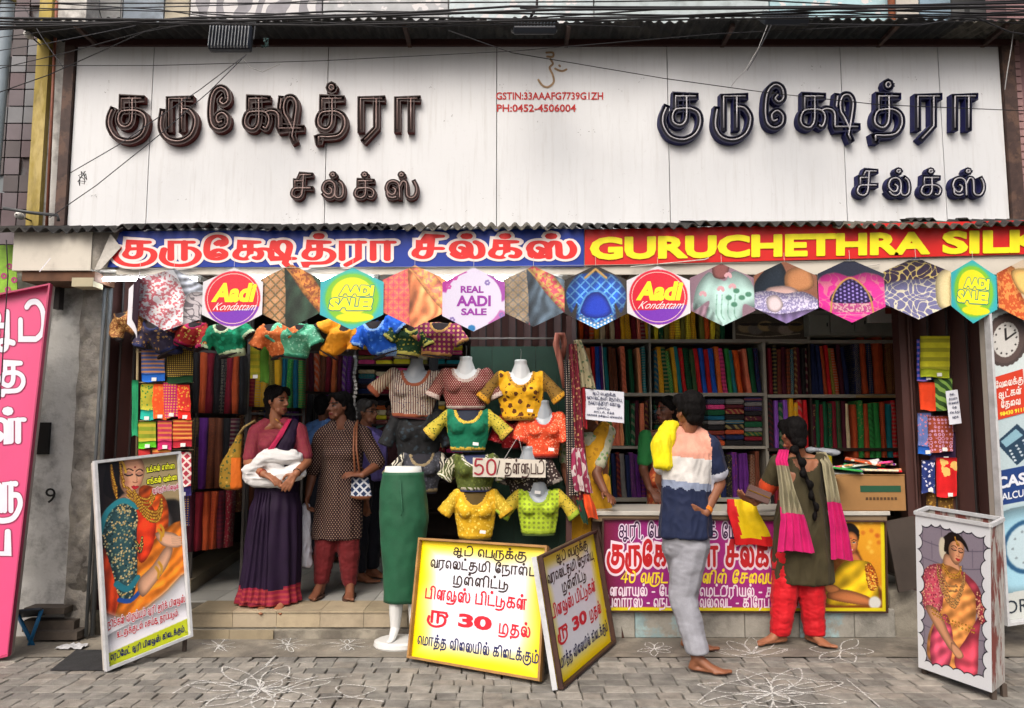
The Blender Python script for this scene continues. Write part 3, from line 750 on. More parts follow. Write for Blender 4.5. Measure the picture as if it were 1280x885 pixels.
m_ = MB(); p, q = W(46, 528, -.02), W(60, 568, -.02); m_.bb((p.x, -.022, q.z), (q.x, .0, p.z)); m_.build('niche_shade_block', mat('niche_shade_black', '151211', .9), wl)  # black block on the plaster, its colour standing in for a niche's shade
m_ = MB(); p = W(118, 600, -.08).x
m_.tube([(p, -.08, .02), (p, -.08, 2.55)], .012, 8); m_.tube([(p+.03, -.05, .02), (p+.03, -.05, 2.55)], .015, 8)
m_.build('conduit', mat('grey_conduit', '4f5355', .6), wl, smooth=True)
m_ = MB(); p = W(75, 350, -.06); m_.bb((p.x-.02, -.09, p.z-.22), (p.x+.02, -.03, p.z)); m_.build('pipe_clamp', M_dark, wl)
# standing pipes and poles at the left
def pipe(name, label, cat, pts, r, mt, group=None, n=12):
    mb = MB(); mb.tube(pts, r, n); return mb.build(name, mt, None, smooth=True, label=label, cat=cat, group=group, origin=pts[0])
M_pole = mat('pole_bluegrey', '6c7880', .5, var=.15, vs=5)
p = W(8, 10, -.12); pb_ = W(-10, 380, -.12)
pl = thing('utility_pole', 'blue grey steel pole leaning at the far left edge', 'pole', (pb_.x-.12, -.12, 0))
m_ = MB(); m_.tube([(pb_.x-.12, -.12, 0), (p.x+.01, -.12, 4.75)], .047, 16); m_.build('shaft', M_pole, pl, smooth=True)
m_ = MB(); m_.tube([(p.x, -.12, 4.68), (p.x, -.12, 4.72)], .062, 16); m_.build('collar', mat('brass_collar', '8c8254', .5), pl, smooth=True)
p1, p2 = W(71, 2, -.03), W(58, 290, -.03)
pipe('drain_pipe', 'thin rusty red pipe running down beside the white board', 'pipe', [p2, p1], .011, mat('rust_red_pipe', '7d4a38', .6, var=.3, vs=12))
pipe('metal_arm', 'grey metal arm sticking out level above the white fascia box', 'bracket', [W(4, 260, -.25), W(40, 266, -.2), W(72, 269, -.12), W(73, 276, -.12)], .012, mat('grey_arm', '45484a', .5))
def ins(px, py, y, label):
    p = W(px, py, y); t = thing('insulator', label, 'insulator', p, 'white insulators')
    m_ = MB(); m_.loft([[p+Vector((r_*math.cos(a), h_, r_*math.sin(a))) for a in [i*math.pi/6 for i in range(12)]] for r_, h_ in ((.012, -.04), (.024, -.03), (.026, -.01), (.018, .0), (.026, .012), (.02, .03))]); m_.build('porcelain', mat('porcelain', 'c9c9c4', .25), t, smooth=True)
    m_ = MB(); m_.tube([p+Vector((0, -.045, 0)), p+Vector((0, .3, 0))], .006, 6); m_.build('pin', M_dark, t)
ins(36, 44, -.15, 'upper white insulator on the yellow pilaster'); ins(25, 270, -.15, 'lower white insulator beside the grey metal arm')
# right end wall strip
rw = thing('side_building', 'pinkish tiled strip of wall right of the sign board', 'building', (4.1, 0, 0))
m_ = MB(); m_.bb((3.86, .06, 2.95), (7, .3, 6)); m_.build('wall', mat('pink_cement', '87696a', .8, var=.2, vs=6, grime=.4), rw)
for j in range(26):
    m_ = MB(); m_.bb((3.865, .045, 2.98+j*.06), (3.93, .058, 3.03+j*.06)); m_.build('wall_tile', mat('pink_tile', '9a7a78', .6), rw)
m_ = MB(); m_.bb((3.84, 0, 0), (4.2, .5, 2.95)); m_.build('pier', M_wall, rw)
# cover over the road side of everything: fascia box
fb = thing('fascia_box', 'cracked white fascia box under the awning left of the blue banner', 'fascia', (-3.3, -.35, 2.5))
a, b = W(18, 289, -.34), W(113, 338, -.34)
cr = mat('cream_paint', 'c4c0b4', .7, var=.07, vs=3, grime=.3, gs=3)
m_ = MB(); m_.bb((a.x, -.34, b.z), (b.x, -.0, a.z)); m_.build('box_face', cr, fb)
m_ = MB(); p = W(148, 338, -.33); m_.bb((b.x, -.33, b.z+.01), (p.x, -.0, a.z-.004)); m_.build('bare_cement', M_rough, fb)
m_ = MB(); F = FP(-.375)
m_.prism([F(138, 292, 0), F(151, 309, 0), F(127, 337, .012), (F(119, 338, .012)), F(127, 318, 0)], (0, .004, 0)); m_.build('torn_flap', mat('torn_vinyl', 'b3b0a8', .6, var=.15, vs=20, grime=.5, gs=20), fb)
m_ = MB(); m_.add([F(51, 340, .02), F(62, 323, 0), F(64, 322, 0), F(53, 341, .03)], [(0, 1, 2, 3)]); m_.build('paper_scrap', flatmat('b9bac4'), fb)
m_ = MB(); p, q = W(30, 340, -.3), W(120, 352, -.3); m_.bb((p.x, -.32, q.z), (q.x, -.05, p.z)); m_.build('under_beam', mat('old_wood', '5a3e2c', .8, var=.3, vs=10), fb)
m_ = MB(); p, q = W(90, 347, -.33), W(116, 358, -.33); m_.bb((p.x, -.33, q.z), (q.x, -.2, p.z)); m_.build('cement_block', mat('cream_block', 'a39c83', .85), fb)
# fascia behind the banners
fa = thing('shop_fascia', 'plain off white fascia rail showing under the red and blue banners', 'fascia', (0, -.33, 2.5))
m_ = MB(); p, q = W(148, 289, -.33), W(1345, 343, -.33); m_.bb((p.x, -.33, q.z), (q.x, -.30, p.z)); m_.build('face_board', cr, fa)
m_ = MB(); m_.bb((p.x, -.30, q.z+.03), (q.x, .12, q.z+.06)); m_.build('soffit', mat('soffit_grey', '97948a', .8, grime=.4), fa)
for x in (-2.2, -.7, .8, 2.3):
    m_ = MB(); m_.bb((x, -.30, q.z-.0), (x+.03, .1, q.z+.028)); m_.build('soffit_batten', M_post, fa)
# banners
M_blue = mat('banner_blue', '16348f', .4, var=.05, vs=3, spec=.3); M_red = mat('banner_red', 'c3231f', .4, var=.06, vs=3, spec=.3)
M_halo = flatmat('dfd3d0'); M_redl = flatmat('cc2222'); M_yel = flatmat('e2d81c')
bn = thing('blue_banner', 'royal blue banner with red Tamil letters outlined in white', 'banner', W(435, 333, -.36))
F = FP(-.352)
def strip(tl, tr, br_, bl, n=24, am=.004, sd=0):
    mb = MB()
    def f(h0):
        return lambda i, j: F(tl[0]*(1-i)*(1-j)+tr[0]*i*(1-j)+bl[0]*(1-i)*j+br_[0]*i*j, tl[1]*(1-i)*(1-j)+tr[1]*i*(1-j)+bl[1]*(1-i)*j+br_[1]*i*j, h0+am*noise.noise(Vector((i*9, j*2, sd))))
    mb.grid(f(0), n, 4); mb.grid(f(-.003), n, 4); return mb
strip((150, 289), (730, 286), (730, 333), (134, 334), sd=1).build('vinyl_sheet', M_blue, bn, smooth=True)
m_ = MB(); write(m_, 'குருக்ஷேத்ரா', F, 145, 493, 324, 303, .006, 0, w=.25, halo=.11, hm=1, gap=.3, wy=.75)
write(m_, 'சில்க்ஸ்', F, 518, 718, 322, 302.5, .006, 0, w=.27, halo=.12, hm=1, gap=.3, wy=.75); m_.build('tamil_lettering', [M_redl, M_halo], bn)
bn = thing('red_banner', 'bright red banner with wide yellow capital letters reading the shop name', 'banner', W(1000, 330, -.36))
strip((731, 287), (1345, 274), (1345, 316), (731, 332), sd=4).build('vinyl_sheet', M_red, bn, smooth=True)
m_ = MB(); FB = lambda a, b, h: F(a, b-(a-740)*.0165, h)
write(m_, 'GURUCHETHRA', FB, 738, 1161, 324.5, 297.5, .0075, bold=.03, halo=.035, hm=0); write(m_, 'SILKS', FB, 1178, 1335, 324.5, 297, .0075, bold=.03, halo=.035, hm=0)
m_.build('latin_lettering', M_yel, bn)
m_ = MB()
for a in (790, 860): pass
m_.tube([F(788, 334, .012), F(880, 325, .014), F(885, 323, .016)], .004, 6); m_.tube([F(1030, 341, .0), F(1100, 330, .0)], .004, 6); m_.build('loose_cord', flatmat('b9b6ae'), bn)
# green printed sheet at the far left
gp = thing('green_sheet', 'lime green printed sheet hanging at the far left below the awning', 'banner', W(8, 370, -.2))
m_ = MB(); F = FP(-.2); m_.prism([F(-30, 307, 0), F(19, 306, 0), F(22, 372, 0), F(-30, 374, 0)], (0, .006, 0)); m_.build('sheet', mat('lime_print', '7fae2e', .5, var=.25, vs=20), gp)
m_ = MB()
for a, b in ((12, 333), (18, 350), (5, 345), (10, 362)): write(m_, 'o', F, a-4, a+4, b+4, b-4, .003, bold=.05)
m_.build('printed_flowers', flatmat('a0406a'), gp)
# porch lights
M_tube = mat('lit_tube', 'f4f8ff', .3, emit=30.0, var=0)
for px0, px1, yy, py in ((122, 250, -.2, 349), (285, 470, -.24, 349), (520, 700, -.22, 350), (905, 1000, -.26, 336), (1100, 1192, -.24, 333)):
    p, q = W(px0, py, yy), W(px1, py, yy); q.z = p.z
    t = thing('tube_light', {122: 'lit tube light behind the turned card at the left end', 285: 'lit tube light behind the hexagons left of the lilac card', 520: 'lit tube light behind the lilac sale hexagon', 905: 'lit tube light above the mint blouse hexagon', 1100: 'lit tube light at the right end of the shop front'}[px0], 'tube light', p, 'tube lights along the shop front')
    m_ = MB(); m_.tube([p, q], .014, 10); m_.build('glowing_tube', M_tube, t, smooth=True)
    m_ = MB(); m_.bb((p.x-.02, yy-.015, p.z+.016), (q.x+.02, yy+.02, p.z+.04)); m_.build('batten', mat('white_batten', 'c9c9c5', .4), t)
    for e in (p, q):
        m_ = MB(); m_.bb((e.x-.015, yy-.016, p.z-.018), (e.x+.015, yy+.016, p.z+.016)); m_.build('end_cap', mat('cap_white', 'b9b9b5', .4), t)
# interior shell
rm = thing('shop_room', None, None, (0, 1.6, 0)); prop(rm, kind='structure')
def rbox(name, a, b, m): mm = MB(); mm.bb(a, b); mm.build(name, m, rm)
rbox('left_wall', (XL-.12, .5, 0), (XL-.0, 3.5, 2.75), M_room); rbox('right_wall', (XR+.02, .25, 0), (XR+.12, 3.5, 2.75), M_room)
rbox('back_wall', (XL-.12, 3.4, 0), (XR+.12, 3.5, 2.75), M_room); rbox('ceiling', (XL-.12, .1, 2.66), (XR+.12, 3.5, 2.75), M_room)
# floor of the shop: big tiles on a slab
fl = thing('shop_floor', None, None, (0, 1.5, 0)); prop(fl, kind='structure')
m_ = MB(); m_.bb((XL, .03, .0), (XR, 3.5, ZF-.014)); m_.build('floor_slab', M_joint, fl)
nx = 0; y = .30
while y < 3.3:
    x = XL+.02
    while x < 3.3:
        m_ = MB(); m_.bb((x+.002, y+.002, ZF-.013), (min(x+.4, XR)-.002, y+.398, ZF)); m_.build('floor_tile', rr.choice(M_tilew), fl); x += .4
    y += .4
stp = thing('entrance_step', None, None, (-1.7, 0, 0)); prop(stp, kind='structure')
xa, xb = W(236, 790, -.02).x, W(592, 790, -.02).x
m_ = MB(); m_.bb((xa, -.012, 0), (xb, .29, ZF-.012)); m_.bb((xa, -.07, 0), (xb, -.013, .055)); m_.build('step_core', M_conc, stp)
x = xa
while x < xb-.02:
    w = min(.31, xb-x); k = rr.randrange(4)
    m_ = MB(); m_.bb((x+.0015, -.035, ZF-.011), (x+w-.0015, .296, ZF+.001)); m_.build('tread_tile', M_tileb[k], stp)
    m_ = MB(); m_.bb((x+.0015, -.026, .068), (x+w-.0015, -.0125, ZF-.012)); m_.build('riser_tile', M_tileb[rr.randrange(4)], stp)
    if x-xa < .5: m_ = MB(); m_.bb((x+.0015, -.085, .0), (x+w-.0015, -.071, .062)); m_.build('lower_tile', M_tileb[2], stp)
    x += w
# counter wall
cn = thing('shop_counter', 'long counter with white top and concrete base behind the magenta banner', 'counter', (1.9, 0, 0))
xa, xb = W(742, 780, .0).x, W(1112, 780, 0).x
zt = W(900, 640, .0).z
m_ = MB(); m_.bb((xa, .03, .13), (xb+.0, .45, zt-.06)); m_.build('body', mat('counter_wood', '4a3224', .6, var=.2), cn)
m_ = MB(); m_.bb((xa-.02, -.05, zt-.02), (xb+.02, .50, zt+.01)); m_.build('top', mat('counter_top', 'b9b7ae', .3, var=.06, vs=4, grime=.3), cn, bevel=.004)
m_ = MB(); m_.bb((xa, -.035, zt-.062), (xb, .03, zt-.021)); m_.build('edge_rail', mat('rail_wood', '75634c', .6, var=.2, vs=12, stretch=(.2, 1, 1)), cn)
x = xa-.1
bl = mat('base_block_grey', '8f8d84', .85, var=.2, vs=9, bump=.5, grime=.5, gs=5); blb = mat('base_block_blue', '8ba3a5', .85, var=.2, vs=9, grime=.5, gs=6, col2='8f8d84')
for i in range(6):
    w = (xb+.12-x)/(6-i) if i < 5 else xb+.02-x
    m_ = MB(); m_.bb((x+.002, -.045, 0), (x+w-.002, .3, .195)); m_.build('base_block', blb if i in (1, 4) else bl, cn, bevel=.004); x += w
m_ = MB(); m_.bb((xa, .0, .196), (xb, .3, .215)); m_.build('base_ledge', M_dark, cn)
# ================================================================= SHUTTERS, SHELVES AND CLOTH
def fold_gate(name, label, x0, x1, y, z0, z1, n, cat='folding gate', amp=.045, dx=0):
    t = thing(name, label, cat, ((x0+x1)/2, y, z0))
    for i in range(n):
        a = x0+(x1-x0)*i/n; b = x0+(x1-x0)*(i+1)/n; ya = y+(amp if i % 2 else -amp)+dx*i; yb = y+(-amp if i % 2 else amp)+dx*(i+1)
        m_ = MB(); m_.bar((a, ya, (z0+z1)/2), (b, yb, (z0+z1)/2), .012, z1-z0); m_.build('gate_leaf', M_brown, t)
        m_ = MB(); m_.tube([(b, yb, z0), (b, yb, z1)], .009, 6); m_.build('hinge_rod', M_dark, t)
    return t
gL = fold_gate('folding_gate', 'dark brown folded steel gate beside the crumbling pillar', W(124, 600, .03).x, W(178, 600, .1).x, .08, .02, 2.6, 6, dx=.01)
gR = fold_gate('folding_gate', 'dark brown folded steel gate on the right behind the hanging saris', W(1143, 600, .1).x, W(1238, 500, .0).x, .12, .02, 2.6, 8, dx=-.008)
m_ = MB(); p = W(1128, 500, .1).x; m_.bb((p, .1, .0), (p+.10, .2, 2.6)); m_.build('jamb', M_brown, gR)
gC = fold_gate('folding_gate', 'closed brown slatted steel gate behind the dummies and green board', W(588, 600, .42).x, W(722, 600, .42).x, .42, .02, 2.6, 14, amp=.02)
m_ = MB(); p, q = W(580, 423, .3), W(706, 423, .3); m_.tube([p, q], .008, 8); m_.build('cross_bar', mat('bar_steel', '7d7a74', .4), gC, smooth=True)
# pillar / brown post by the counter
M_wood = mat('shelf_wood_dark', '35271e', .65, var=.25, vs=8); M_shelf = mat('shelf_edge_cream', 'a19d90', .5, var=.08)
def stick(name, label, cat, p, q, w, mt, group=None):
    t = thing(name, label, cat, p, group); m_ = MB(); m_.bar(p, q, w, w); m_.build('shaft', mt, t); return t
post = stick('display_post', 'slim brown post beside the counter wrapped in hanging dupattas', 'post', W(711, 700, .0)*1, W(711, 395, .0), .04, M_brown)
# --------- upright folded saris on shelves
COL = {'maroon': '6a1220', 'dark green': '0f4a2c', 'orange': 'd2561c', 'mustard': 'c99a1e', 'royal blue': '1c4fae', 'purple': '55206e', 'red': 'b81c22', 'teal': '156d74', 'pink': 'c23a72', 'olive': '6d6a2a', 'brown': '5e3320', 'navy': '182248',
       'grey': '6d6b6a', 'black': '1c1a1c', 'cream': 'c3b48e', 'rust': 'a34420', 'green': '2b7f3a', 'yellow': 'd6c02c', 'salmon': 'cf7256', 'violet': '7d4aa8', 'white': 'cfcfca', 'wine': '421020', 'peacock': '0d4f66', 'peach': 'd98e62'}
COL = {k: ''.join('%02x' % min(255, int(int(v[i:i+2], 16)*1.16+4)) for i in (0, 2, 4)) for k, v in COL.items()}
PATS = ['plain', 'dots', 'floral', 'brocade', 'plain', 'plain', 'hstripe', 'plain', 'zig']
ORD = ['first', 'second', 'third', 'fourth', 'fifth', 'sixth', 'seventh', 'eighth', 'ninth', 'tenth', 'eleventh', 'twelfth', 'thirteenth', 'fourteenth', 'fifteenth', 'sixteenth', 'seventeenth', 'eighteenth', 'nineteenth', 'twentieth'] + ['twenty '+x for x in ('first', 'second', 'third', 'fourth', 'fifth', 'sixth', 'seventh', 'eighth', 'ninth')]+['thirtieth']+['thirty '+x for x in ('first', 'second', 'third', 'fourth', 'fifth', 'sixth')]
def clothmat(cn, rnd, sc=55, dark=1.0):
    c = COL[cn]; p = rnd.choice(PATS); c2 = rnd.choice(['b8963e', 'c9b26a', '1c1a1c', 'b0502a', 'a8a08c', '7a1226'])
    return fabric(c, c2, p, rnd.choice((60, 90)), amt=.4)
def bolt(px, py_t, py_b, wpx, lean_px, y, cn, label, group, rnd, depth=.22):
    """one folded sari standing on edge: rounded fold towards the street, slight lean"""
    s_ = mpp(y); w = wpx*s_; base = W(px, py_b, y); top = W(px, py_t, y); H = top.z-base.z; L = lean_px*s_; mb = MB()
    rings = []
    for k in range(5):
        t = k/4; cx = base.x+L*t+.0015*math.sin(k*2+px); z = base.z+H*t; bulge = .9+.1*math.sin(k*1.7+px)
        h = w/2*bulge; f = w*.55
        rings.append([(cx-h, y+depth, z), (cx-h, y+f*.5, z), (cx-h*.72, y+f*.08, z), (cx-h*.1, y-f*.1, z), (cx+h*.06, y+f*.12, z), (cx+h*.2, y-f*.08, z), (cx+h*.8, y+f*.1, z), (cx+h, y+f*.5, z), (cx+h, y+depth, z)])
    mb.loft(rings)
    return mb.build('folded_sari', clothmat(cn, rnd), None, label=label, cat='folded sari', group=group, origin=(base.x, y, base.z), smooth=False)
allb = []
def shelf_row(x0, x1, yt, yb, y, pal, where, wr=(6, 9), lean=0, seed=1, group='folded saris standing on the shelves', var=6):
    rnd = random.Random(seed); x = x0; k = 0
    while x < x1-wr[0]*.6:
        w = rnd.uniform(*wr); w = min(w, x1-x); cn = rnd.choice(pal)
        if rnd.random() < .05: x += w*.7; continue
        ln = lean+rnd.uniform(-1.3, 1.3) if x+lean > x0-2 else 0
        lab = '%s folded sari %s, %s from left' % (cn, where, ORD[min(k, 35)])
        allb.append(bolt(x+w/2, yt+rnd.uniform(0, var), yb, w*.97, ln, y+rnd.uniform(0, .012), cn, lab, group, rnd)); x += w; k += 1
YS = 1.15; YR = .95
shelf = thing('wall_shelving', 'tall dark shelving with cream edges filled with folded saris behind the counter', 'shelving', (1.5, YS+.15, ZF))
def sbox(px0, py0, px1, py1, y0, y1, m, name='shelf_board'):
    p, q = W(px0, py0, y0), W(px1, py1, y0); m_ = MB(); m_.bb((p.x, y0, p.z), (q.x, y1, q.z)); return m_.build(name, m, shelf)
rows = [(424, 428), (491, 495), (557.5, 561), (622, 627)]
for a, b in rows: sbox(716, a, 958, b, YS-.02, YS+.28, M_shelf)
sbox(716, 380, 722, 640, YS-.01, YS+.28, M_wood, 'upright'); sbox(811, 380, 817, 640, YS-.03, YS+.28, M_shelf, 'upright'); sbox(955, 380, 960, 640, YS-.025, YS+.28, M_shelf, 'upright')
for a, b in [(425, 429), (493, 497), (560, 564), (634, 638)]: sbox(960, a, 1129, b, YS-.04, YS+.28, M_shelf if b < 500 else M_wood)
sbox(1070, 494, 1123, 497, YS-.045, YS+.28, mat('pale_wood', '9b8458', .6), 'shelf_trim')
sbox(1125, 395, 1131, 640, YS-.05, YS+.28, M_wood, 'upright'); sbox(1012, 425, 1015, 560, YS-.03, YS+.28, M_wood, 'upright')
sbox(716, 370, 1131, 645, YS+.285, YS+.31, M_wood, 'back_board')
warm = ['orange', 'red', 'maroon', 'mustard', 'rust', 'salmon', 'brown']; mix = ['dark green', 'royal blue', 'orange', 'mustard', 'purple', 'red', 'teal', 'maroon', 'salmon', 'green', 'navy', 'peacock', 'pink', 'olive']
dk = ['black', 'navy', 'dark green', 'wine', 'grey', 'peacock', 'brown', 'purple']
shelf_row(723, 811, 384, 424, YS, warm+['cream', 'grey'], 'on top shelf left of cream upright', (5, 7.5), seed=2, lean=-1)
shelf_row(818, 914, 384, 424, YS, ['orange', 'rust', 'yellow', 'dark green', 'mustard', 'maroon', 'olive', 'grey'], 'on top shelf right of cream upright', (5, 7.5), seed=3)
shelf_row(724, 811, 431, 491, YS, ['dark green', 'royal blue', 'teal', 'purple', 'red', 'salmon', 'rust', 'brown', 'peach'], 'on second shelf above the paper notice', (4.8, 7), seed=14, lean=-2)
shelf_row(818, 954, 433, 491, YS, mix, 'on second shelf above the striped shirt man', (5, 7.5), seed=5, lean=-5)
shelf_row(782, 811, 500, 557, YS, ['dark green', 'maroon', 'wine', 'salmon'], 'on third shelf right of paper notice', (5, 7), seed=6)
shelf_row(736, 781, 524, 557, YS, ['dark green', 'brown', 'salmon', 'peach', 'black', 'green'], 'on third shelf under the paper notice', (5, 7), seed=61)
shelf_row(740, 811, 564, 622, YS, dk, 'on lowest shelf left of cream upright', (5, 7), seed=7, lean=-2)
shelf_row(818, 954, 564, 622, YS, dk+['yellow', 'maroon', 'olive'], 'on lowest shelf behind striped shirt man', (5.5, 8), seed=8)
shelf_row(962, 1011, 431, 493, YS-.02, ['brown', 'wine', 'maroon', 'peacock', 'black', 'olive'], 'in narrow bay under the pots picture', (4.5, 6.5), seed=9)
shelf_row(1015, 1066, 430, 493, YS-.02, ['maroon', 'wine', 'red', 'navy', 'olive', 'orange', 'rust'], 'in second shelf bay under the cupboard', (4.5, 6.5), seed=10, lean=-4)
shelf_row(1070, 1094, 421, 492, YS-.03, ['rust', 'red', 'navy'], 'beside the wide brown saris up right', (7, 10), seed=11, lean=-2)
shelf_row(1094, 1125, 418, 492, YS-.03, ['brown', 'rust'], 'at right end of second shelf', (13, 17), seed=12)
shelf_row(962, 1012, 498, 560, YS-.02, ['violet', 'navy', 'red', 'mustard', 'dark green', 'white', 'black'], 'on third shelf above the braided woman', (5.5, 8), seed=17)
shelf_row(1016, 1066, 500, 561, YS-.02, ['brown', 'olive', 'maroon', 'cream', 'dark green', 'wine'], 'on third shelf right of braided woman', (4.5, 7), seed=13)
shelf_row(1068, 1124, 500, 572, YS-.03, ['brown', 'red', 'green', 'maroon', 'teal', 'rust', 'wine'], 'just above the cardboard box', (6, 9), seed=18)
shelf_row(962, 1044, 567, 632, YS-.02, ['purple', 'yellow', 'navy', 'maroon', 'black', 'olive'], 'on lowest shelf behind braided woman', (5.5, 8), seed=19)
# flat packets in the pigeon holes
rnd = random.Random(44); k = 0
def packet(x0, x1, yt, yb, y, cn, label, group, name='sari_packet', d=.2, cat='sari packet'):
    p, q = W(x0, yt, y), W(x1, yb, y); mb = MB(); H = p.z-q.z; w = q.x-p.x; z0 = q.z
    rings = []
    for j, (ins_, f) in enumerate(((.06, 0), (0, .2), (0, .8), (.08, 1))):
        e = w*ins_
        rings.append([(p.x+e, y+.004+ins_*.05, z0+H*f), (p.x+w*.5, y-.006+ins_*.04+rnd.uniform(-.003, .003), z0+H*f*rnd.uniform(.9, 1.05)), (q.x-e, y+.004+ins_*.05, z0+H*f), (q.x-e, y+d, z0+H*f), (p.x+e, y+d, z0+H*f)])
    mb.loft(rings); t = mb.build(name, clothmat(cn, rnd, 80), None, label=label, cat=cat, group=group, origin=(p.x, y, z0))
    return t
for ci, (a, b) in enumerate(((818, 836), (885, 906), (907, 930), (931, 953))):
    yy = 557; j = 0
    while yy > 500:
        h = rnd.uniform(5.5, 8); packet(a, b, yy-h+.8, yy, YS, rnd.choice(['black', 'wine', 'maroon', 'grey', 'peacock', 'navy', 'pink', 'dark green', 'rust']), 'flat sari packet in %s pile on third shelf, %s from bottom' % (['leftmost', 'second', 'third', 'rightmost'][ci], ORD[j]), 'flat sari packets piled on the third shelf'); yy -= h; j += 1
# cupboards and picture above right shelves
cb = thing('wall_cupboard', 'grey green wall cupboard with four doors above the right shelves', 'cupboard', W(1065, 425, .95))
M_cup = mat('cupboard_grey', '83867c', .5, var=.1, vs=4, grime=.3)
for a, b, c, d in ((1012, 1037, 394, 418), (1038, 1068, 392, 416), (1069, 1084, 392, 414)):
    p, q = W(a, c, .95), W(b, d, .95); m_ = MB(); m_.bb((p.x, .95, p.z), (q.x, .97, q.z)); dd = m_.build('door', M_cup, cb, bevel=.002)
    m_ = MB(); m_.box((q.x-.02, .943, (p.z+q.z)/2), (.006, .012, .03)); m_.build('handle', M_dark, dd)
p, q = W(1010, 388, .97), W(1126, 419, .97); m_ = MB(); m_.bb((p.x, .972, p.z), (q.x, 1.4, q.z)); m_.build('carcass', M_cup, cb)
eb = thing('fuse_box', 'white electrical box with a small red brown square on the upper right wall', 'electrical box', W(1105, 403, .9))
p, q = W(1085, 383, .9), W(1126, 403, .9); m_ = MB(); m_.bb((p.x, .88, p.z), (q.x, .94, q.z)); m_.build('case', mat('box_white', 'c3c4bd', .4), eb, bevel=.004)
p, q = W(1107, 385, .87), W(1115, 392, .87); m_ = MB(); m_.bb((p.x, .872, p.z), (q.x, .88, q.z)); m_.build('indicator', flatmat('8a3a22'), eb)
pc = Pic(160, 90, '4a4238')
for i in range(6): pc.ell(.15+.14*i, .55+.08*math.sin(i*2), .11, .2, ['8c7a5c', '6e6a62', 'a08a5e', '5c5448', '94887a', '77643f'][i], 2); pc.ell(.15+.14*i, .42, .09, .06, '2c2824', 1)
pc.line([(.02, .8), (.4, .9), (.9, .78)], .03, 'b0a890'); pc.grain(.06)
pf = thing('framed_picture', 'framed brown picture of metal pots above the second shelf of saris', 'picture', W(963, 425, 1.1))
p, q = W(918, 392, 1.08), W(1009, 424, 1.08); m_ = MB(); m_.quaduv((p.x, 1.079, q.z), (q.x, 1.079, q.z), (q.x, 1.079, p.z), (p.x, 1.079, p.z)); m_.build('print', pc.material('pots_print'), pf)
m_ = MB()
for a, b in (((p.x-.02, 1.07, q.z-.02), (q.x+.02, 1.09, q.z)), ((p.x-.02, 1.07, p.z), (q.x+.02, 1.09, p.z+.02)), ((p.x-.02, 1.07, q.z), (p.x, 1.09, p.z)), ((q.x, 1.07, q.z), (q.x+.02, 1.09, p.z))): m_.bb(a, b)
m_.bb((p.x, 1.081, q.z), (q.x, 1.1, p.z)); m_.build('frame', mat('frame_pale', '8f8c80', .5), pf)
# --------- hanging folded saris (draped over a line)
M_tag = flatmat('d9d9d6')
def hang(label, x0, x1, yt, yb, y, fab, border=None, bfrac=.2, tag=True, skew=0, group=None, name='hanging_sari', sway=0, taper=0):
    tl, tr, bl, br_ = W(x0, yt, y), W(x1, yt, y), W(x0+skew-taper, yb, y), W(x1+skew+taper, yb, y)
    t = thing(name, label, 'hanging sari', (tl+tr)/2, group); sd = x0*.37+yt
    def surf(off, a, b):
        def f(i, j):
            j = a+(b-a)*j
            p = tl.lerp(tr, i).lerp(bl.lerp(br_, i), j); e = 4*i*(1-i)
            return p+Vector((.004*noise.noise(Vector((sd, j*5, 1)))*(1 if off else 1), off*(.25+.75*min(1, e*2.2))*(1 if j > .02 else .5)+.010*noise.noise(Vector((i*2.2+sd, j*3, 0)))*(j+.2)+.005*math.sin(i*9+sd)*j, -.006*math.sin(i*5+sd)*j))
        return f
    def body(a, b, m, nm, k=1.0):
        mb = MB(); nu, nv = 7, max(3, int(8*(b-a)))
        mb.grid(surf(-.014*k, a, b), nu, nv); mb.grid(surf(.014*k, a, b), nu, nv)
        n1 = (nu+1)*(nv+1)
        ed = [i for i in range(nu+1)]+[(j+1)*(nu+1)-1 for j in range(1, nv+1)]+[nv*(nu+1)+i for i in range(nu-1, -1, -1)]+[j*(nu+1) for j in range(nv-1, 0, -1)]
        for q1, q2 in zip(ed, ed[1:]+ed[:1]): mb.f.append((q1, q2, q2+n1, q1+n1)); mb.m.append(0)
        return mb.build(nm, m, t, smooth=True)
    sp = 1-bfrac if border else 1
    body(0, sp, fab, 'body')
    if border: body(sp, 1, border, 'border', 1.12)
    if tag:
        c = surf(-.02, 0, 1)(.6, .93); m_ = MB(); m_.box(c+Vector((0, -.004, 0)), (.035, .002, .026)); m_.build('price_tag', M_tag, t)
    return t
gl = 'folded saris hung on the left rail'
FB = fabric
rail = thing('hanging_rail', 'bamboo rail with cross cords carrying folded saris behind the bridal poster', 'rail', W(172, 440, .02))
for a, b in ((440, 440), (478, 478), (526, 526), (562, 562)):
    m_ = MB(); m_.tube([W(170, a, .03), W(242, b, .03)], .004, 6); m_.build('cord', mat('jute_cord', '9a8a6a', .9), rail)
m_ = MB(); m_.tube([W(172, 430, .03), W(171, 570, .03)], .009, 8); m_.build('side_rod', mat('jute_cord', '9a8a6a', .9), rail, smooth=True)
hang('blue grey folded sari with bright blue border at the top of the left rail', 177, 206, 437, 477, .0, FB('3d4f86', 'a0714a', 'hstripe', 70), FB('1c62c0'), .25, group=gl)
hang('dark folded sari with gold dots and green border topmost on the left rail', 209, 241, 432, 479, .0, FB('3a2a1a', 'c8a83c', 'dots', 70), FB('0f4020'), .18, group=gl, tag=False)
hang('yellow floral folded sari with turquoise hem in the second row of the left rail', 176, 192, 480, 525, .0, FB('a8a22e', '2f7a34', 'floral', 60), FB('1fae9a'), .28, group=gl)
hang('bright orange folded sari in the second row of the left rail', 188, 206, 480, 524, .01, FB('e0511c', 'd07a2c', 'floral', 50), None, group=gl, skew=3)
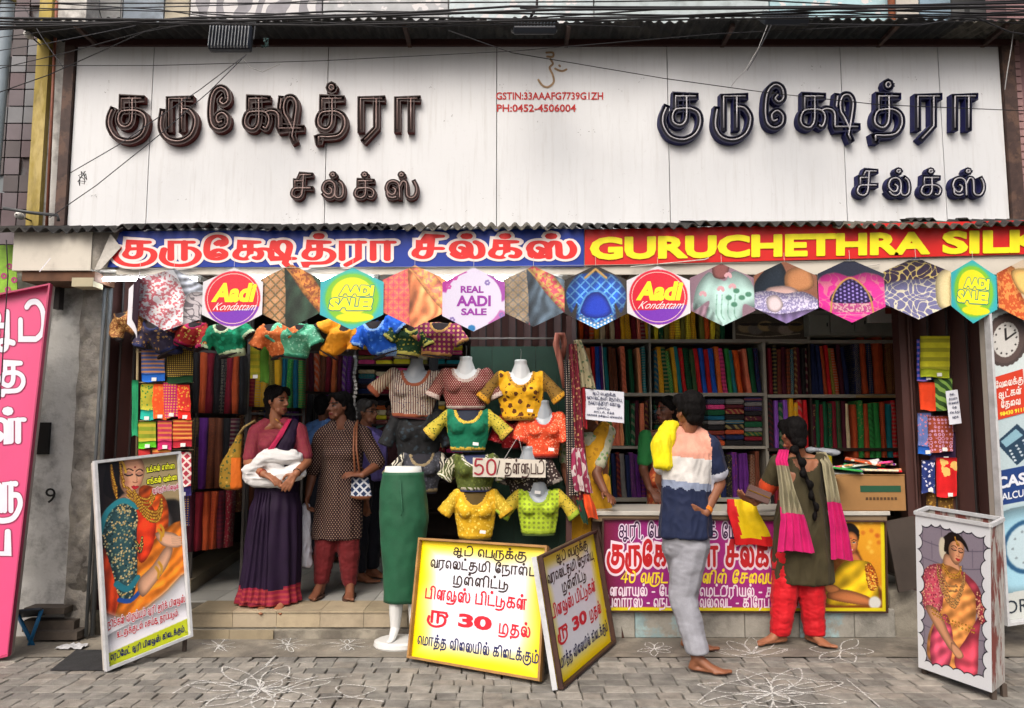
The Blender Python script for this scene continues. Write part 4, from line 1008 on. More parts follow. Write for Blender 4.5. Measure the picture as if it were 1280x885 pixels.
hang('magenta folded sari with gold dots in the second row of the left rail', 204, 222, 478, 522, .0, FB('b81c62', 'd09a3a', 'dots', 50), None, group=gl, skew=2)
hang('scarlet floral folded sari in the second row of the left rail', 221, 237, 481, 524, .0, FB('d22f26', 'e2a23a', 'floral', 70), FB('e22218'), .25, group=gl, skew=2)
hang('lime green folded sari in the third row of the left rail', 173, 195, 527, 560, .0, FB('7a8c22', 'a89a2c', 'hstripe', 40), FB('58b81e'), .25, group=gl)
hang('rose pink folded sari in the third row of the left rail', 197, 215, 526, 562, .0, FB('a82a4c', 'c06a3a', 'hstripe', 60), FB('b81e5c'), .3, group=gl)
hang('copper red folded sari in the third row of the left rail', 216, 240, 524, 559, .0, FB('9a2c1c', 'c8823a', 'hstripe', 70), FB('a01c2a'), .25, group=gl)
hang('red folded sari peeping over the bridal poster', 173, 188, 561, 590, .02, FB('b02a2a'), None, group=gl, tag=False)
hang('rust folded sari peeping over the bridal poster', 190, 214, 560, 590, .02, FB('9a3c22', 'c8823a', 'hstripe', 50), None, group=gl, tag=False)
hang('red and white lattice folded sari with violet hem at the right of the left rail', 220, 239, 565, 620, .0, FB('a83244', 'd8c8c0', 'diamond', 60), FB('352a6a'), .22, group=gl)
hang('violet folded sari with gold dots below the lattice sari', 224, 237, 615, 658, .01, FB('2c2258', 'a8823a', 'dots', 60), None, group=gl, tag=False)
hang('green folded dupatta hanging at the outer side of the left rail', 165, 173, 475, 545, .02, FB('1c8a5a'), None, group=gl, tag=False)
gr_ = 'folded cloths hung on the right gate'
YG = .02
hang('blue folded cloth half hidden behind the yellow one on the right gate', 1146, 1166, 424, 476, YG+.03, FB('2349b8', '9a7ad0', 'hstripe', 50), None, group=gr_)
hang('yellow green folded cloth at the top of the right gate', 1150, 1187, 420, 472, YG, FB('b3b020', '8a8a1c', 'hstripe', 30), FB('9aa81c'), .2, group=gr_, skew=0)
hang('orange red folded cloth in the second row of the right gate', 1148, 1168, 478, 513, YG, FB('cf3c14'), None, group=gr_, tag=False, skew=2)
hang('dark green feathery folded cloth in the second row of the right gate', 1167, 1190, 473, 513, YG+.01, FB('2c4a22', '7aa04a', 'zig', 60), None, group=gr_, tag=False)
hang('blue and rose printed cloth in the third row of the right gate', 1147, 1164, 516, 568, YG, FB('5a6aa0', 'c0707a', 'floral', 60), FB('1c5ab0'), .2, group=gr_)
hang('rust cloth with lilac paisley in the third row of the right gate', 1160, 1191, 520, 565, YG-.02, FB('8a3a22', 'b88aa8', 'brocade', 60), None, group=gr_)
hang('dark violet cloth behind the paisley one on the right gate', 1162, 1194, 540, 576, YG+.02, FB('2a1638'), None, group=gr_)
hang('navy cloth with white sprigs at the bottom of the right gate', 1152, 1168, 575, 616, YG, FB('1e2e68', 'c8c8d8', 'floral', 50), None, group=gr_)
hang('bright red cloth with gold motif at the bottom of the right gate', 1170, 1196, 572, 621, YG, FB('c8181c', 'd8b060', 'floral', 14), None, group=gr_)
hang('gold brown floral cloth hanging low on the right gate', 1158, 1196, 600, 645, YG+.05, FB('6a4a1c', 'b08a3c', 'floral', 60), None, group=gr_, tag=False)
# interior left: rows of hanging saris, receding
rnd = random.Random(9)
def inner_row(px0, px1, yt, yb, y0, y1, pal, where, wpx=13, seed=0):
    rnd = random.Random(seed); x = px0; k = 0
    while x < px1-3:
        f = (x-px0)/(px1-px0); w = wpx*(1-.25*f)*rnd.uniform(.85, 1.15); cn = rnd.choice(pal); y = y0+(y1-y0)*f
        a, b = W(x, yt, y0), W(x, yb, y0); xx = a.x; zt_, zb_ = a.z, b.z; p = W(x, 500, y); ww = w*mpp(y)
        mb = MB(); rings = []
        for j in range(5):
            t = j/4; z = zt_+(zb_-zt_)*t; h = ww/2*(.85+.12*math.sin(j*2+x)); dx = .006*math.sin(j+x)
            rings.append([(p.x-h+dx, y+.1, z), (p.x-h*.9+dx, y, z), (p.x-h*.3+dx, y-.02, z), (p.x+dx, y-.004, z), (p.x+h*.4+dx, y-.022, z), (p.x+h*.95+dx, y, z), (p.x+h+dx, y+.1, z)])
        mb.loft(rings)
        mb.build('hanging_sari', clothmat(cn, rnd), None, label='%s sari hanging %s, %s from left' % (cn, where, ORD[k]), cat='hanging sari', group='saris hanging on the inner left racks', origin=(p.x, y, zb_), smooth=True)
        x += w; k += 1
inner_row(243, 305, 440, 516, .55, .9, ['maroon', 'wine', 'brown', 'rust', 'olive', 'purple', 'black'], 'in top row left of sari woman', 9, 1)
inner_row(243, 300, 522, 612, .55, .85, ['black', 'dark green', 'maroon', 'wine', 'brown', 'purple'], 'in middle row left of sari woman', 10, 2)
inner_row(243, 300, 616, 690, .55, .85, ['maroon', 'rust', 'dark green', 'brown', 'wine', 'red'], 'in bottom row left of sari woman', 10, 3)
inner_row(312, 378, 440, 508, 1.2, 1.7, ['mustard', 'maroon', 'olive', 'green', 'peacock', 'red', 'purple', 'teal'], 'in top row behind sari woman', 9, 4)
inner_row(372, 440, 440, 488, 1.9, 2.4, ['wine', 'purple', 'maroon', 'rust', 'brown'], 'high behind the kurta woman', 8, 6)
inner_row(372, 440, 492, 600, 1.9, 2.4, ['navy', 'black', 'wine', 'purple', 'brown', 'peacock'], 'low behind the kurta woman', 8, 7)
inner_row(300, 372, 512, 640, 1.2, 1.8, ['navy', 'black', 'wine', 'brown', 'purple'], 'in lower row behind sari woman', 9, 8)
lr = thing('inner_rack', 'dark steel rack frame carrying saris along the left inside of the shop', 'rack', (-2.4, .7, ZF))
for px, y in ((243, .6), (306, .95), (310, 1.2), (378, 1.75), (441, 2.5)):
    p = W(px, 500, y); m_ = MB(); m_.bar((p.x, y+.06, ZF), (p.x, y+.06, 2.6), .022, .022); m_.build('post', mat('rack_grey', '55504c', .5), lr)
for (a, ya), (b, yb_) in (((243, .6), (306, .95)), ((310, 1.2), (378, 1.75)), ((372, 1.9), (441, 2.5))):
    for py in (439, 518):
        z = W(a, py, ya).z; p, q = W(a, 500, ya), W(b, 500, yb_); m_ = MB(); m_.bar((p.x, ya+.05, z+.01), (q.x, yb_+.05, z+.01), .02, .02); m_.build('rail', mat('rack_grey', '55504c', .5), lr)
# low tiled kerb at the left of the aisle
kb = thing('aisle_plinth', 'low tiled plinth under the hanging saris at the left of the entrance', 'plinth', W(250, 735, .4))
p0, p1 = G(238, 742, ZF), G(312, 690, ZF)
m_ = MB(); m_.prism([(p0.x-.3, p0.y, ZF), (p0.x, p0.y, ZF), (p1.x, p1.y, ZF), (p1.x-.3, p1.y, ZF)], (0, 0, .10)); m_.build('slab', M_tileb[2], kb)
# back aisle: shelf unit with flat packets
YB = 2.9
bs = thing('back_shelving', 'far shelving stacked with flat sari packets at the end of the entrance aisle', 'shelving', W(520, 600, YB+.2))
for a in (455, 492, 530, 566, 602, 640): 
    p, q = W(444, a, YB), W(600, a+2, YB); m_ = MB(); m_.bb((p.x, YB-.01, p.z), (q.x, YB+.3, q.z)); m_.build('shelf_board', M_wood, bs)
p, q = W(444, 400, YB+.3), W(600, 670, YB+.3); m_ = MB(); m_.bb((p.x, YB+.31, p.z), (q.x, YB+.33, q.z)); m_.build('back_board', M_wood, bs)
for ri, yb in enumerate((455, 492, 530, 566)):
    for ci, a in enumerate((448, 470, 492, 514, 536, 558)):
        yy = yb; j = 0
        while yy > yb-28:
            h = rnd.uniform(5, 7); packet(a, a+20, yy-h+.6, yy, YB, rnd.choice(['mustard', 'cream', 'rust', 'maroon', 'teal', 'pink', 'black', 'olive', 'navy', 'yellow']), 'flat packet on far shelving, %s board, %s pile, %s up' % (['top', 'second', 'third', 'lowest'][ri], ORD[ci], ORD[j]), 'sari packets on the far back shelving', d=.16); yy -= h; j += 1
# ================================================================= BLOBS (bodies, garments): hulls fused into one skin
def _hull_pts(c, r, rot=None, n=1):
    bm = _ICO[n]; c = Vector(c)
    if isinstance(r, (int, float)): r = (r, r, r)
    out = []
    for v in bm:
        p = Vector((v.x*r[0], v.y*r[1], v.z*r[2]))
        if rot is not None: p = rot @ p
        out.append(p+c)
    return out
_ICO = {}
for k_ in (1, 2):
    b_ = bmesh.new(); bmesh.ops.create_icosphere(b_, subdivisions=k_+1, radius=1); _ICO[k_] = [v.co.copy() for v in b_.verts]; b_.free()
def fuse(prims, voxel=.007, smooth=2):
    """prims: list of chains; each chain is a list of (center, radius[, rot]); successive members are hulled"""
    bm = bmesh.new()
    for ch in prims:
        pairs = list(zip(ch[:-1], ch[1:])) if len(ch) > 1 else [(ch[0],)]
        for pr in pairs:
            pts = [p for e in pr for p in _hull_pts(*e)]
            vs = [bm.verts.new(p) for p in pts]; r = bmesh.ops.convex_hull(bm, input=vs)
            dead = [g for g in r['geom_interior'] if isinstance(g, bmesh.types.BMVert) and g.is_valid]
            bmesh.ops.delete(bm, geom=dead, context='VERTS')
    me = bpy.data.meshes.new('tmp'); bm.to_mesh(me); bm.free()
    o = bpy.data.objects.new('tmp', me); C.objects.link(o)
    md = o.modifiers.new('r', 'REMESH'); md.mode = 'VOXEL'; md.voxel_size = voxel; md.adaptivity = 0
    if smooth: sm = o.modifiers.new('s', 'SMOOTH'); sm.factor = .5; sm.iterations = smooth
    dg = bpy.context.evaluated_depsgraph_get(); m2 = bpy.data.meshes.new_from_object(o.evaluated_get(dg))
    bpy.data.objects.remove(o); bpy.data.meshes.remove(me)
    return m2
def blob(name, prims, mats, parent, voxel=.007, smooth=2, matf=None, disp=None, cut=None, label=None):
    me = fuse(prims, voxel, smooth); me.name = name
    if not isinstance(mats, (list, tuple)): mats = [mats]
    off = wpos(parent) if parent is not None else Vector()
    n = len(me.vertices); co_ = np.empty(n*3); me.vertices.foreach_get('co', co_); co_ = co_.reshape(-1, 3)
    if disp:
        nr = np.empty(n*3); me.vertices.foreach_get('normal', nr); nr = nr.reshape(-1, 3)
        a = np.array([disp(Vector(c)) for c in co_]); co_ = co_+nr*a[:, None]
    me.vertices.foreach_set('co', (co_-np.array(off)).ravel())
    me.materials.clear()
    for m in mats: me.materials.append(m)
    if matf or cut:
        pc_ = [(Vector(p.center)+off) for p in me.polygons]
        if matf: me.polygons.foreach_set('material_index', [matf(c) for c in pc_])
    me.polygons.foreach_set('use_smooth', [True]*len(me.polygons)); me.update()
    if cut:
        bm = bmesh.new(); bm.from_mesh(me); fs = [f for f in bm.faces if cut(f.calc_center_median()+off)]
        bmesh.ops.delete(bm, geom=fs, context='FACES'); bm.to_mesh(me); bm.free()
    o = bpy.data.objects.new(name, me); C.objects.link(o)
    if parent is not None: o.parent = parent
    prop(o, label)
    return o
def wrinkle(a=.004, f=18, sd=0, stretch=(1, 1, .5)):
    def d(p):
        q = Vector((p.x*f*stretch[0]+sd, p.y*f*stretch[1], p.z*f*stretch[2]))
        return a*(noise.noise(q)+.5*(1-2*abs(noise.noise(q*1.9+Vector((3, 1, 2)))))-.2)
    return d
# ================================================================= BLOUSES ON BUST DUMMIES
M_bust = mat('dummy_white', 'c9cbc9', .25, var=.04, spec=.6)
M_bustg = mat('dummy_grey', '8c949a', .3, var=.06, spec=.5)
def blouse(label, px, py, wpx, hpx, y, fab, sleeve=None, trim=None, bust=None, tilt=0, neck='round', slen=1.0, sang=35, hang_only=False, group='ready made blouses on show', lining=None, tag=True, deep=.09, inner='3a1418', mess=1.0):
    """px,py: shoulder line centre; wpx: torso width; hpx: shoulder to hem"""
    if not hang_only: wpx *= 1.14; hpx *= 1.12
    s_ = mpp(y); c = W(px, py, y); w = wpx*s_/2; H = hpx*s_; t = thing('blouse', label, 'blouse', c, group)
    R_ = Matrix.Rotation(tilt, 3, 'Y')
    X = lambda x, yy, z: c+R_ @ Vector((x, yy, z))
    sd = px*.7+py
    torso = [(X(0, .045, -.02), (w*.78, .05, .025)), (X(0, .04, -H*.35), (w*.97, deep, .05)), (X(0, .05, -H*.62), (w*.9, deep*.85, .05)), (X(0, .05, -H+.01), (w*.74, deep*.72, .012))]
    sa = R(sang); Ls = (.165 if hang_only else .20)*slen; prim = [torso]
    bl_ = [[(X(sg*w*.40, -.012, -H*.42), (w*.34, deep*.54, w*.32))] for sg in (-1, 1)]
    if not hang_only: prim += bl_
    for sg in (-1, 1):
        a = X(sg*w*.80, .045, -.035); b = X(sg*(w*.80+Ls*math.sin(sa)*.55), .02, -.035-Ls*.5*math.cos(sa)); d = X(sg*(w*.80+Ls*math.sin(sa)), -.005, -.035-Ls*math.cos(sa))
        prim.append([(a, (.042, .05, .045)), (b, (.048, .045, .046)), (d, (.058, .046, .007), Matrix.Rotation(-sg*sa, 3, 'Y'))])
    def zone(p):
        q = R_.transposed() @ (p-c)
        if abs(q.x) > w*.97 or (abs(q.x) > w*.86 and q.z > -H*.55):
            d_ = Vector((abs(q.x)-w*.8, q.z+.035)); L = d_.x*math.sin(sa)-d_.y*math.cos(sa)
            return 4 if L > Ls+.001 else 2 if L > Ls*.84 else 1  # closed sleeve ends coloured dark in place of a shaded hollow
        nr = {'round': .56, 'deep': .66, 'v': .5, 'wide': .62}[neck]
        if q.y < .06 and q.z > -H*.34:
            nx, nz = q.x/(w*nr), (q.z-.02)/(H*(.42 if neck != 'deep' else .55))
            if neck == 'v': dd = abs(nx)*1.0+max(0, -nz)*1.0
            else: dd = math.sqrt(nx*nx+nz*nz)
            if dd < .82: return 3
            if dd < 1.0: return 2
        if q.z < -H+.028: return 2
        if q.z < -H+.05 and False: return 2
        return 0
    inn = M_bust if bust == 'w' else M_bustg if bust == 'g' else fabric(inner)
    sl = sleeve or fab; tr = trim or fab
    wr = wrinkle(.0062*mess, 22, sd, (1, 1, .7))
    def dd(p):
        z = zone(p)
        return -.006 if z == 3 else wr(p)+(.003 if z == 2 else 0)
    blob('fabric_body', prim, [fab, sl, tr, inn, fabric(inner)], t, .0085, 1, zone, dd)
    # dark disc caps the hem, its colour giving the shaded inside
    m_ = MB(); m_.loft([[X(w*.70*math.cos(a), .05+deep*.66*math.sin(a)-.012, -H-.001+z_) for a in [i*math.pi/10 for i in range(20)]] for z_ in (-.004, .006)]); m_.build('hem_shade_disc', fabric(inner), t)
    if bust:
        bm_ = M_bust if bust == 'w' else M_bustg
        blob('bust_neck', [[(X(0, .03, -.10), (w*.45, .05, .05)), (X(0, .045, -.01), (.075, .055, .03)), (X(0, .045, .055), (.047, .047, .03)), (X(0, .045, .085), (.05, .05, .006))]], bm_, t, .008, 2)
        m_ = MB(); m_.tube([X(0, .05, .09), X(.004, .05, .15), X(0, .05, .17)], .003, 6); m_.build('hook', mat('wire_steel', '8a8a86', .3, metal=.8), t)
    if tag:
        m_ = MB(); m_.box(X(w*.35, -deep*.72-.012, -H*.82), (.042, .002, .022), 0, Matrix.Rotation(.1, 3, 'Y')); m_.build('price_tag', M_tag, t)
    return t
gd = 'blouses on bust dummies beside the entrance'
board = thing('green_board', 'dark green display board behind the blouses on bust dummies', 'display board', W(655, 690, .30))
p, q = W(588, 433, .28), W(726, 690, .28); 
x_ = p.x
for k in range(5):
    w_ = (q.x-p.x)/5; m_ = MB(); m_.bb((x_+.001, .28, q.z), (x_+w_-.001, .295, p.z)); m_.build('plank', mat('green_paint', '17382a', .6, var=.18, vs=5), board); x_ += w_
m_ = MB(); m_.tube([W(626, 423, .1), W(626, 440, .1)], .003, 6)
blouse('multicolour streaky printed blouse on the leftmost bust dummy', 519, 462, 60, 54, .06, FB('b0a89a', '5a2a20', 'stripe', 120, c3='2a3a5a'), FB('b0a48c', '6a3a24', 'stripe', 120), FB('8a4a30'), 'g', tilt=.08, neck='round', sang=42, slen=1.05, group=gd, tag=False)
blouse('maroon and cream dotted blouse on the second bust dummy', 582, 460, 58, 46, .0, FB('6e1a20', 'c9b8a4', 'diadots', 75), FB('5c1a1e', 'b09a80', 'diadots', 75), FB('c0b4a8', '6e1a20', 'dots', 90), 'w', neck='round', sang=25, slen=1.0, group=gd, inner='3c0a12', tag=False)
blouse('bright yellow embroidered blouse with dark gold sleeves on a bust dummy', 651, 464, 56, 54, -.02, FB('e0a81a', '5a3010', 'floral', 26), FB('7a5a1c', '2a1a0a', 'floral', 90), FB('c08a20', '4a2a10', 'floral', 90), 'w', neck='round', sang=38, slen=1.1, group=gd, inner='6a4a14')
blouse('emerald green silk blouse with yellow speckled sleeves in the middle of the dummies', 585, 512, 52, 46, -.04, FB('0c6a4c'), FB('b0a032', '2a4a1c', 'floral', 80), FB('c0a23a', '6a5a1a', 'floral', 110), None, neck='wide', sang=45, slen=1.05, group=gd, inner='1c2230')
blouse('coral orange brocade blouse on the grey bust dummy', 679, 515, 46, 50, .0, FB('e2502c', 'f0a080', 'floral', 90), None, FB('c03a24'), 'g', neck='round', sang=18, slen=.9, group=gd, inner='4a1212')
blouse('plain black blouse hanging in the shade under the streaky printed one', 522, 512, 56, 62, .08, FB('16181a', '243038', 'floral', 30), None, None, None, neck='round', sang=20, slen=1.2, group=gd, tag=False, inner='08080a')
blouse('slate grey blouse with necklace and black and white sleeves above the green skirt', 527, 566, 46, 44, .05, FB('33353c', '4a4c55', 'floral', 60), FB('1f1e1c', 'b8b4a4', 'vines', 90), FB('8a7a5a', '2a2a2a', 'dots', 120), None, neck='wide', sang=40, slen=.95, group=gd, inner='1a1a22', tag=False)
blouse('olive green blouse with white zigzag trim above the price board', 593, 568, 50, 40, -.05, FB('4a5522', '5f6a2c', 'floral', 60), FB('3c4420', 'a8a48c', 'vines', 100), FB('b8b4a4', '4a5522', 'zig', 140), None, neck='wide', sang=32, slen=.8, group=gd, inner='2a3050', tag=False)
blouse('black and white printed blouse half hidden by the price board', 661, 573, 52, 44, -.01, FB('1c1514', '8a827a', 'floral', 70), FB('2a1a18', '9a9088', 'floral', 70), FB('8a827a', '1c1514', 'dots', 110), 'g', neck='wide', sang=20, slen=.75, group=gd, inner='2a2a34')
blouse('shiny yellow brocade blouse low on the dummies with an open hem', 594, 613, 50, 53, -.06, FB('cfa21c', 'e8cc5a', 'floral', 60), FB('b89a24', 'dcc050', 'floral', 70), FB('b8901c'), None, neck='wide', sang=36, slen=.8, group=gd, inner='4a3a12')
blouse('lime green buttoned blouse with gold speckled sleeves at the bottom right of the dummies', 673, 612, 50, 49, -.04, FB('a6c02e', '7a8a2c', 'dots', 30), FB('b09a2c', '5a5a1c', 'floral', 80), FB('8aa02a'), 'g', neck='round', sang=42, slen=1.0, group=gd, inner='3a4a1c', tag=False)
# red blouse edge between yellow and coral
blouse('small crimson blouse squeezed behind the emerald and coral ones', 640, 520, 30, 36, .10, FB('a81c24', 'd06060', 'floral', 60), None, None, None, sang=15, slen=.8, group=gd, tag=False)
# back views hanging under the hexagons
gh = 'blouses hanging under the hexagon cards'
def hb(label, px, py, w, h, fab, tilt, trim=None, sl=None, y=-.12, inner='1a1012', slen=1.0):
    return blouse(label, px, py+2, w*1.12, h*1.22, y, fab, sl, trim, None, tilt=tilt, neck='round', sang=30, slen=slen*.72, hang_only=True, group=gh, tag=False, inner=inner, mess=1.6)
hb('dark blue and brown printed blouse under the silver floral card', 190, 398, 40, 38, FB('2c2438', '8a6a3a', 'floral', 40), -.45, FB('1c2248'))
hb('gold brown printed blouse at the extreme left of the row', 150, 388, 30, 30, FB('7a4a24', 'b08a50', 'brocade', 60), -.7)
hb('red and yellow printed blouse under the first red party card', 243, 400, 34, 28, FB('b02a2a', 'd8c05a', 'floral', 60), .5, FB('b81e5a'))
hb('emerald green satin blouse under the first red party card', 278, 402, 42, 34, FB('0c7a54', '1a9a70', 'floral', 30), -.25, FB('b8c8a0'))
hb('orange embroidered blouse under the green and gold card', 338, 402, 34, 36, FB('c4622c', 'dc8a50', 'floral', 60), -.3)
hb('mint green embroidered blouse under the green and gold card', 370, 402, 44, 36, FB('5aa882', '9ad0b0', 'floral', 70), .12, FB('2c7a5a'))
hb('amber yellow satin blouse under the turquoise sale card', 434, 402, 32, 38, FB('e09018', 'c86a10', 'plain'), .55)
hb('bright blue blouse with embroidered sleeve under the turquoise sale card', 466, 398, 44, 38, FB('1a5ac4', '4a88dc', 'floral', 40), -.35, FB('8ab0d8', '1a5ac4', 'dots', 90))
hb('dark green and gold blouse under the coral printed card', 515, 402, 36, 34, FB('173a20', 'a09a3a', 'floral', 60), .15, FB('b0a850'))
hb('magenta silk blouse with gold hem under the coral printed card', 550, 400, 46, 36, FB('7a1c4c', 'b8945a', 'dots', 30), .12, FB('b08a3c', '7a1c4c', 'dots', 120))
hang('yellow folded blouse piece hanging below the first red party card', 313, 325, 428, 474, .05, FB('a89a1e', '8a8a1c', 'hstripe', 40), None, group='small cloths hung near the entrance', tag=True)
hang('green folded blouse piece hanging next to the yellow one', 325, 336, 430, 478, .06, FB('4a7a1e'), None, group='small cloths hung near the entrance', tag=False)
hang('black cloth strip hanging before the mirrored column', 536, 548, 432, 520, .5, FB('101012'), None, group='small cloths hung near the entrance', tag=False)
# price board 50/-
sg = thing('price_board', 'white card hand lettered with a red fifty discount hanging before the dummies', 'price board', W(637, 598, -.19))
F = FP(-.19); m_ = MB(); m_.prism([F(591, 572, 0), F(682, 575, 0), F(682, 597, 0), F(591, 596, 0)], (0, .004, 0)); m_.build('card', mat('card_white', 'c3bdb0', .6, grime=.3, gs=12), sg)
m_ = MB(); Fs = lambda a, b, h: F(a, b+(a-591)*.012, h); write(m_, '50', Fs, 593, 620, 593, 577, .003, w=.17, stroke=True, wy=.8); m_.build('number_lettering', flatmat('8e2330'), sg)
m_ = MB(); write(m_, '/ தள்ளுபடி', Fs, 621, 680, 591, 579, .003, w=.15); m_.build('tamil_lettering', flatmat('3a2420'), sg)
m_ = MB(); m_.tube([F(630, 574, .003), F(648, 545, .0)], .0015, 5); m_.tube([F(655, 574, .003), F(648, 545, .0)], .0015, 5); m_.build('string', flatmat('b8b8b4'), sg)
# leg dummy with green skirt
ld = thing('leg_dummy', 'white leg dummy on a round base wearing a long green wrap skirt', 'mannequin', G(503, 805))
b0 = G(503, 806); yd = b0.y+.03
def DP(px, py, dy=0): return W(px, py, yd+dy)
blob('legs', [[(DP(502, 592), (.085, .07, .02)), (DP(504, 640), (.12, .09, .05)), (DP(497, 700, -.01), (.06, .06, .03)), (DP(495, 758, -.02), (.050, .05, .03)), (DP(494, 785, -.02), (.034, .036, .02))],
      [(DP(504, 640), (.11, .08, .05)), (DP(514, 700), (.055, .06, .03)), (DP(518, 758), (.046, .05, .03)), (DP(518, 785), (.032, .036, .02))],
      [(DP(494, 785, -.02), (.034, .036, .02)), (DP(490, 799, -.09), (.028, .05, .012)), (DP(487, 802, -.14), (.025, .03, .008))],
      [(DP(518, 785), (.032, .036, .02)), (DP(516, 797, -.05), (.028, .05, .012)), (DP(516, 800, -.10), (.025, .03, .008))]], M_bust, ld, .007, 2)
m_ = MB(); bc = DP(500, 806); 
m_.loft([[Vector((bc.x+r_*1.15*math.cos(a), yd-.05+r_*math.sin(a), z_)) for a in [i*math.pi/16 for i in range(32)]] for r_, z_ in ((.145, .0), (.15, .01), (.145, .035), (.125, .045))]); m_.build('base_plate', M_bust, ld, smooth=False)
M_grn = fabric('1f5138', '1f5138', 'plain', rough=.6)
def ringloft(name, rings, mats, parent, n=64, pleat=0, amp=.0, seed=0, m=0, zf=None, matf=None, sub=6, wav=.0):
    """rings: (center, rx, ry); smooth stack"""
    RR = []; q = len(rings)
    for i in range(q-1):
        for k in range(sub):
            t = k/sub; t2 = t*t*(3-2*t); a, b = rings[i], rings[i+1]
            RR.append((Vector(a[0]).lerp(Vector(b[0]), t), a[1]+(b[1]-a[1])*t2, a[2]+(b[2]-a[2])*t2, (i+t)/(q-1)))
    RR.append((Vector(rings[-1][0]), rings[-1][1], rings[-1][2], 1))
    mb = MB(); rg = []
    for c, rx, ry, t in RR:
        ring = []
        for k in range(n):
            a = k*2*math.pi/n; f = amp*(t**.7)*(math.sin(a*pleat+3*noise.noise(Vector((a, t*1.5, seed))))+.7*noise.noise(Vector((math.cos(a)*4, math.sin(a)*4+seed, t*3)))) if pleat else 0
            w_ = wav*noise.noise(Vector((math.cos(a)*3+seed, math.sin(a)*3, c.z*14)))
            ring.append(c+Vector(((rx+f+w_)*math.cos(a), (ry+f+w_)*math.sin(a), 0)))
        rg.append(ring)
    mb.loft(rg)
    if matf:
        for i, f in enumerate(mb.f):
            c = sum((Vector(mb.v[j]) for j in f), Vector())/len(f); mb.m[i] = matf(c)
    return mb.build(name, mats, parent, smooth=True)
ringloft('skirt', [(DP(504, 590), .155*.93, .10), (DP(504, 620), .165, .115), (DP(505, 645), .172, .12), (DP(504, 680), .155, .11), (DP(503, 715), .135, .10), (DP(502, 752), .122, .09)], [M_grn], ld, wav=.006, sub=8)
ringloft('waistband', [(DP(504, 583), .125, .09), (DP(504, 596), .137, .098)], [mat('waist_white', 'c8cbc6', .6)], ld, sub=2)
m_ = MB(); m_.tube([DP(500, 600, -.125), DP(503, 640, -.14), DP(501, 645, -.14)], .004, 6); m_.build('drawstring', M_grn, ld, smooth=True)
# ================================================================= PRINTED HEXAGON CARDS
def garment_pic(kind, cols, sd):
    p = Pic(150, 156, cols[0])
    a, b, c, d = (cols+[cols[-1]]*4)[:4]
    if kind == 'cloth':      # crossed folds of a printed cloth
        m = p.poly([(-.1, -.1), (.7, -.1), (.55, .4), (.35, 1.1), (-.1, 1.1)], b, tex=('diamond', c, 6)); p.folds(m, 3, .8, .18); m = p.poly([(-.1, -.1), (.62, -.1), (.48, .4), (.3, 1.1), (-.1, 1.1)], b, alpha=.55, tex=('rings', d, 12), vol=0)
        m = p.poly([(.45, -.1), (1.1, .2), (1.1, 1.1), (.5, 1.1), (.42, .5)], c); p.folds(m, 5, .4, .35)
        m = p.poly([(.35, -.1), (.6, -.1), (1.1, .55), (1.1, .85), (.7, .45)], d, tex=('floral', a, 13)); p.folds(m, 6, 1.0, .2)
        p.line([(.36, 0), (.7, .36), (1.1, .8)], .02, d)
    elif kind == 'blouse':   # blouse front/back with neck hole
        m = p.poly([(.02, .45), (.18, .18), (.42, .12), (.58, .12), (.82, .18), (.98, .45), (.9, .75), (.8, .6), (.78, 1.0), (.22, 1.0), (.2, .6), (.1, .75)], b, tex=('diamond', c, 6)); p.folds(m, 5, .3, .2)
        p.poly([(.25, .72), (.35, .5), (.5, .42), (.65, .5), (.75, .72), (.62, .82), (.38, .82)], d, blur=1); p.line([(.22, .74), (.34, .48), (.5, .4), (.66, .48), (.78, .74)], .025, c)
        m = p.poly([(.25, .78), (.5, .9), (.75, .78), (.72, 1), (.28, 1)], c, tex=('dots', 'ffffff', 18)); p.line([(.33, .2), (.5, .06), (.67, .2)], .035, 'c09858', smooth=False)
    p.grain(.04); return p
HX = []
def hexcard(label, cx, cy, w, h, mt, y=-.41, yaw=0, curl=.012, lettering=None, back='c9c9cc', rot=0):
    c = W(cx, cy, y); s_ = mpp(y); a, b = w*s_/2, h*s_/2
    t = thing('hexagon_card', label, 'hanging card', c, 'printed hexagon cards under the banners')
    ca, sa = math.cos(yaw), math.sin(yaw); cr, sr = math.cos(rot), math.sin(rot)
    def F(u, v, hh):      # u,v in -1..1 (v up)
        x, z = u*a, v*b; x, z = x*cr-z*sr, x*sr+z*cr; d = -hh-curl*(u*u-.5)
        return c+Vector((x*ca-d*sa*0-d*sa, x*sa+d*ca, z))
    o = [(0, 1), (1, .52), (1, -.52), (0, -1), (-1, -.52), (-1, .52)]
    mb = MB(); K = 8
    def half(u): return 1-.48*abs(u)
    for hh, m in ((0, 0), (-.002, 1)):
        for i in range(K):
            u0, u1 = -1+2*i/K, -1+2*(i+1)/K; k = len(mb.f)
            mb.add([F(u0, -half(u0), hh), F(u1, -half(u1), hh), F(u1, half(u1), hh), F(u0, half(u0), hh)], [(0, 1, 2, 3)], m)
            mb.uv[k] = [((u0+1)/2, (1-half(u0))/2), ((u1+1)/2, (1-half(u1))/2), ((u1+1)/2, (1+half(u1))/2), ((u0+1)/2, (1+half(u0))/2)]
    mb.build('printed_sheet', [mt, flatmat(back)], t)
    m_ = MB(); m_.tube([F(0, .97, .002), F(.0, 1.0, .0)+Vector((0, .0, .06))], .0015, 5); m_.build('string', flatmat('b9b9b0'), t)
    if lettering: lettering(F, t)
    return t
YH = -.41
